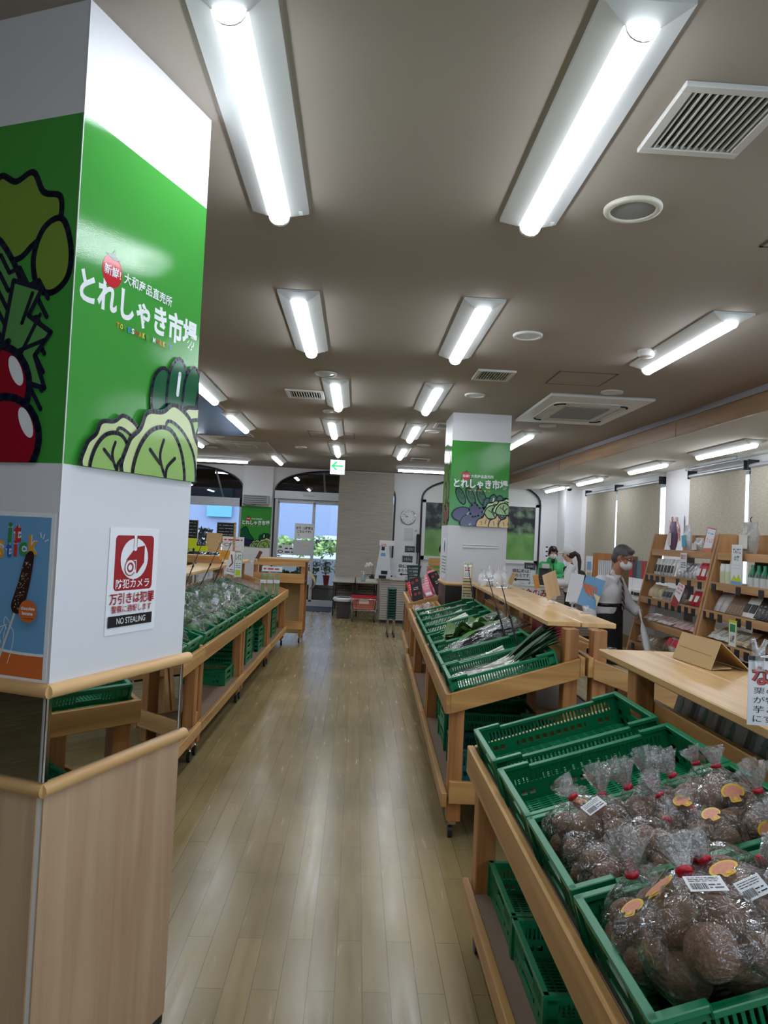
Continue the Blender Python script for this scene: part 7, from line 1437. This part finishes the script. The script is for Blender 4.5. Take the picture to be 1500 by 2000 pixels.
m = MB(); torso(m, (-.02,0,.92), (-.01,0,1.16), (.02,0,1.32), .165, .98, .02); limb(m, la, [.055,.048,.04], .016); limb(m, ra, [.055,.048,.04], .016); fuse(m, 'white_top', mat('white_top', (226,224,228), rough=.75, bump=.4, bscale=10), t_, .01, 4)
m = MB()
for s in (-1,1): limb(m, [(-.02,s*.085,.9),(.0,s*.09,.47),(-.03,s*.09,.06)], [.1,.075,.065])
m.capsule((-.02,-.05,.88),(-.02,.05,.88),.12,.12); fuse(m, 'trousers', TROU, t_, .012, 4)
m = MB(); m.ball(P_h(-.03,0,.0), (.09,.08,.09), 16, 12, 0, rot=rot_h); pt = [P_h(-.11,0,.01), P_h(-.16,0,-.05), P_h(-.17,0,-.15), P_h(-.15,0,-.27), P_h(-.13,0,-.34)]
for i in range(4): m.capsule(pt[i], pt[i+1], (.03,.036,.034,.026)[i], (.036,.034,.026,.01)[i])
fuse(m, 'ponytail_hair', mat('dark_brown_hair', (52,34,30), rough=.4, vary=.3, scale=60), t_, .007, 2)
CAPM = mat('white_cap', (228,228,230), rough=.7); m = MB()
m.ball(P_h(-.01,0,.05), (.104,.09,.085), 18, 12, 0, rot=rot_h); m.ball(P_h(.12,0,.035), (.07,.07,.012), 14, 8, 0, rot=rot_h); fuse(m, 'cap', CAPM, t_, .007, 3)
bp_ = thing('backpack', 'black backpack worn by the person in the white cap', 'backpack', t_.matrix_world.copy()); m = MB(); m.capsule((-.18,-.07,.95),(-.17,-.06,1.15),.1,.085); m.capsule((-.18,.07,.95),(-.17,.06,1.15),.1,.085); fuse(m, 'bag', mat('black_nylon', (24,24,28), rough=.6, bump=.3, bscale=20), bp_, .012, 4)
for s in (-1,1): MB().tube([(-.11,s*.09,1.2),(-.02,s*.1,1.34),(.1,s*.1,1.25),(.1,s*.12,1.05),(-.06,s*.15,.95)], .014, 6).obj('strap', MATS['black_nylon'], bp_)
m = MB(); m.capsule((-.27,-.05,.96),(-.27,.05,.96),.035,.035); m.obj('front_pocket', MATS['black_nylon'], bp_)
# cashier half hidden by the far pillar
t_ = thing('person', 'dark haired person half hidden by the far pillar behind the counter', 'person', T(1.78, 14.95, 0) @ RZ(R(-100)))
m = MB(); torso(m, (0,0,.84), (.02,0,1.08), (.05,0,1.24), .16, .9)
la, ra = [(.02,.165,1.18),(.08,.22,.96),(.26,.12,.93)], [(.02,-.165,1.18),(.08,-.22,.96),(.26,-.1,.93)]
for s in (-1,1): limb(m, [(0,s*.085,.8),(.01,s*.09,.45),(-.01,s*.09,.08)], [.075,.05,.036]); m.capsule((-.03,s*.09,.045),(.12,s*.1,.03),.035,.028)
limb(m, la, [.045,.038,.027]); limb(m, ra, [.045,.038,.027]); m.capsule((.04,0,1.22),(.07,0,1.32),.048,.048); P_h, rot_h = head(m, (.09,0,1.39), (.9,0,-.42), (.42,0,.9), .95)
hand(m, la[2], (.9,-.2,-.1), (0,.3,.9), (.2,-.9,0), .35); hand(m, ra[2], (.9,.2,-.1), (0,-.3,.9), (.2,.9,0), .35); fuse(m, 'body', SKIN, t_, .007, 3); face_bits(t_, P_h, rot_h, .95)
m = MB(); torso(m, (0,0,.86), (.02,0,1.08), (.05,0,1.22), .165, .98, .022); limb(m, la, [.055,.048,.04], .016); limb(m, ra, [.055,.048,.04], .016); fuse(m, 'jacket', GRJ, t_, .01, 4)
m = MB()
for s in (-1,1): limb(m, [(0,s*.085,.84),(.01,s*.09,.45),(-.01,s*.09,.06)], [.1,.075,.065])
fuse(m, 'trousers', TROU, t_, .012, 4); m = MB(); m.ball(P_h(-.02,0,.035), (.1,.086,.1), 18, 12, 0, rot=rot_h); m.ball(P_h(-.05,0,-.03), (.065,.084,.085), 14, 10, 0, rot=rot_h); m.ball(P_h(.045,.0,.088), (.045,.06,.028), 12, 8, 0, rot=rot_h); fuse(m, 'hair', HAIRK, t_, .007, 2)
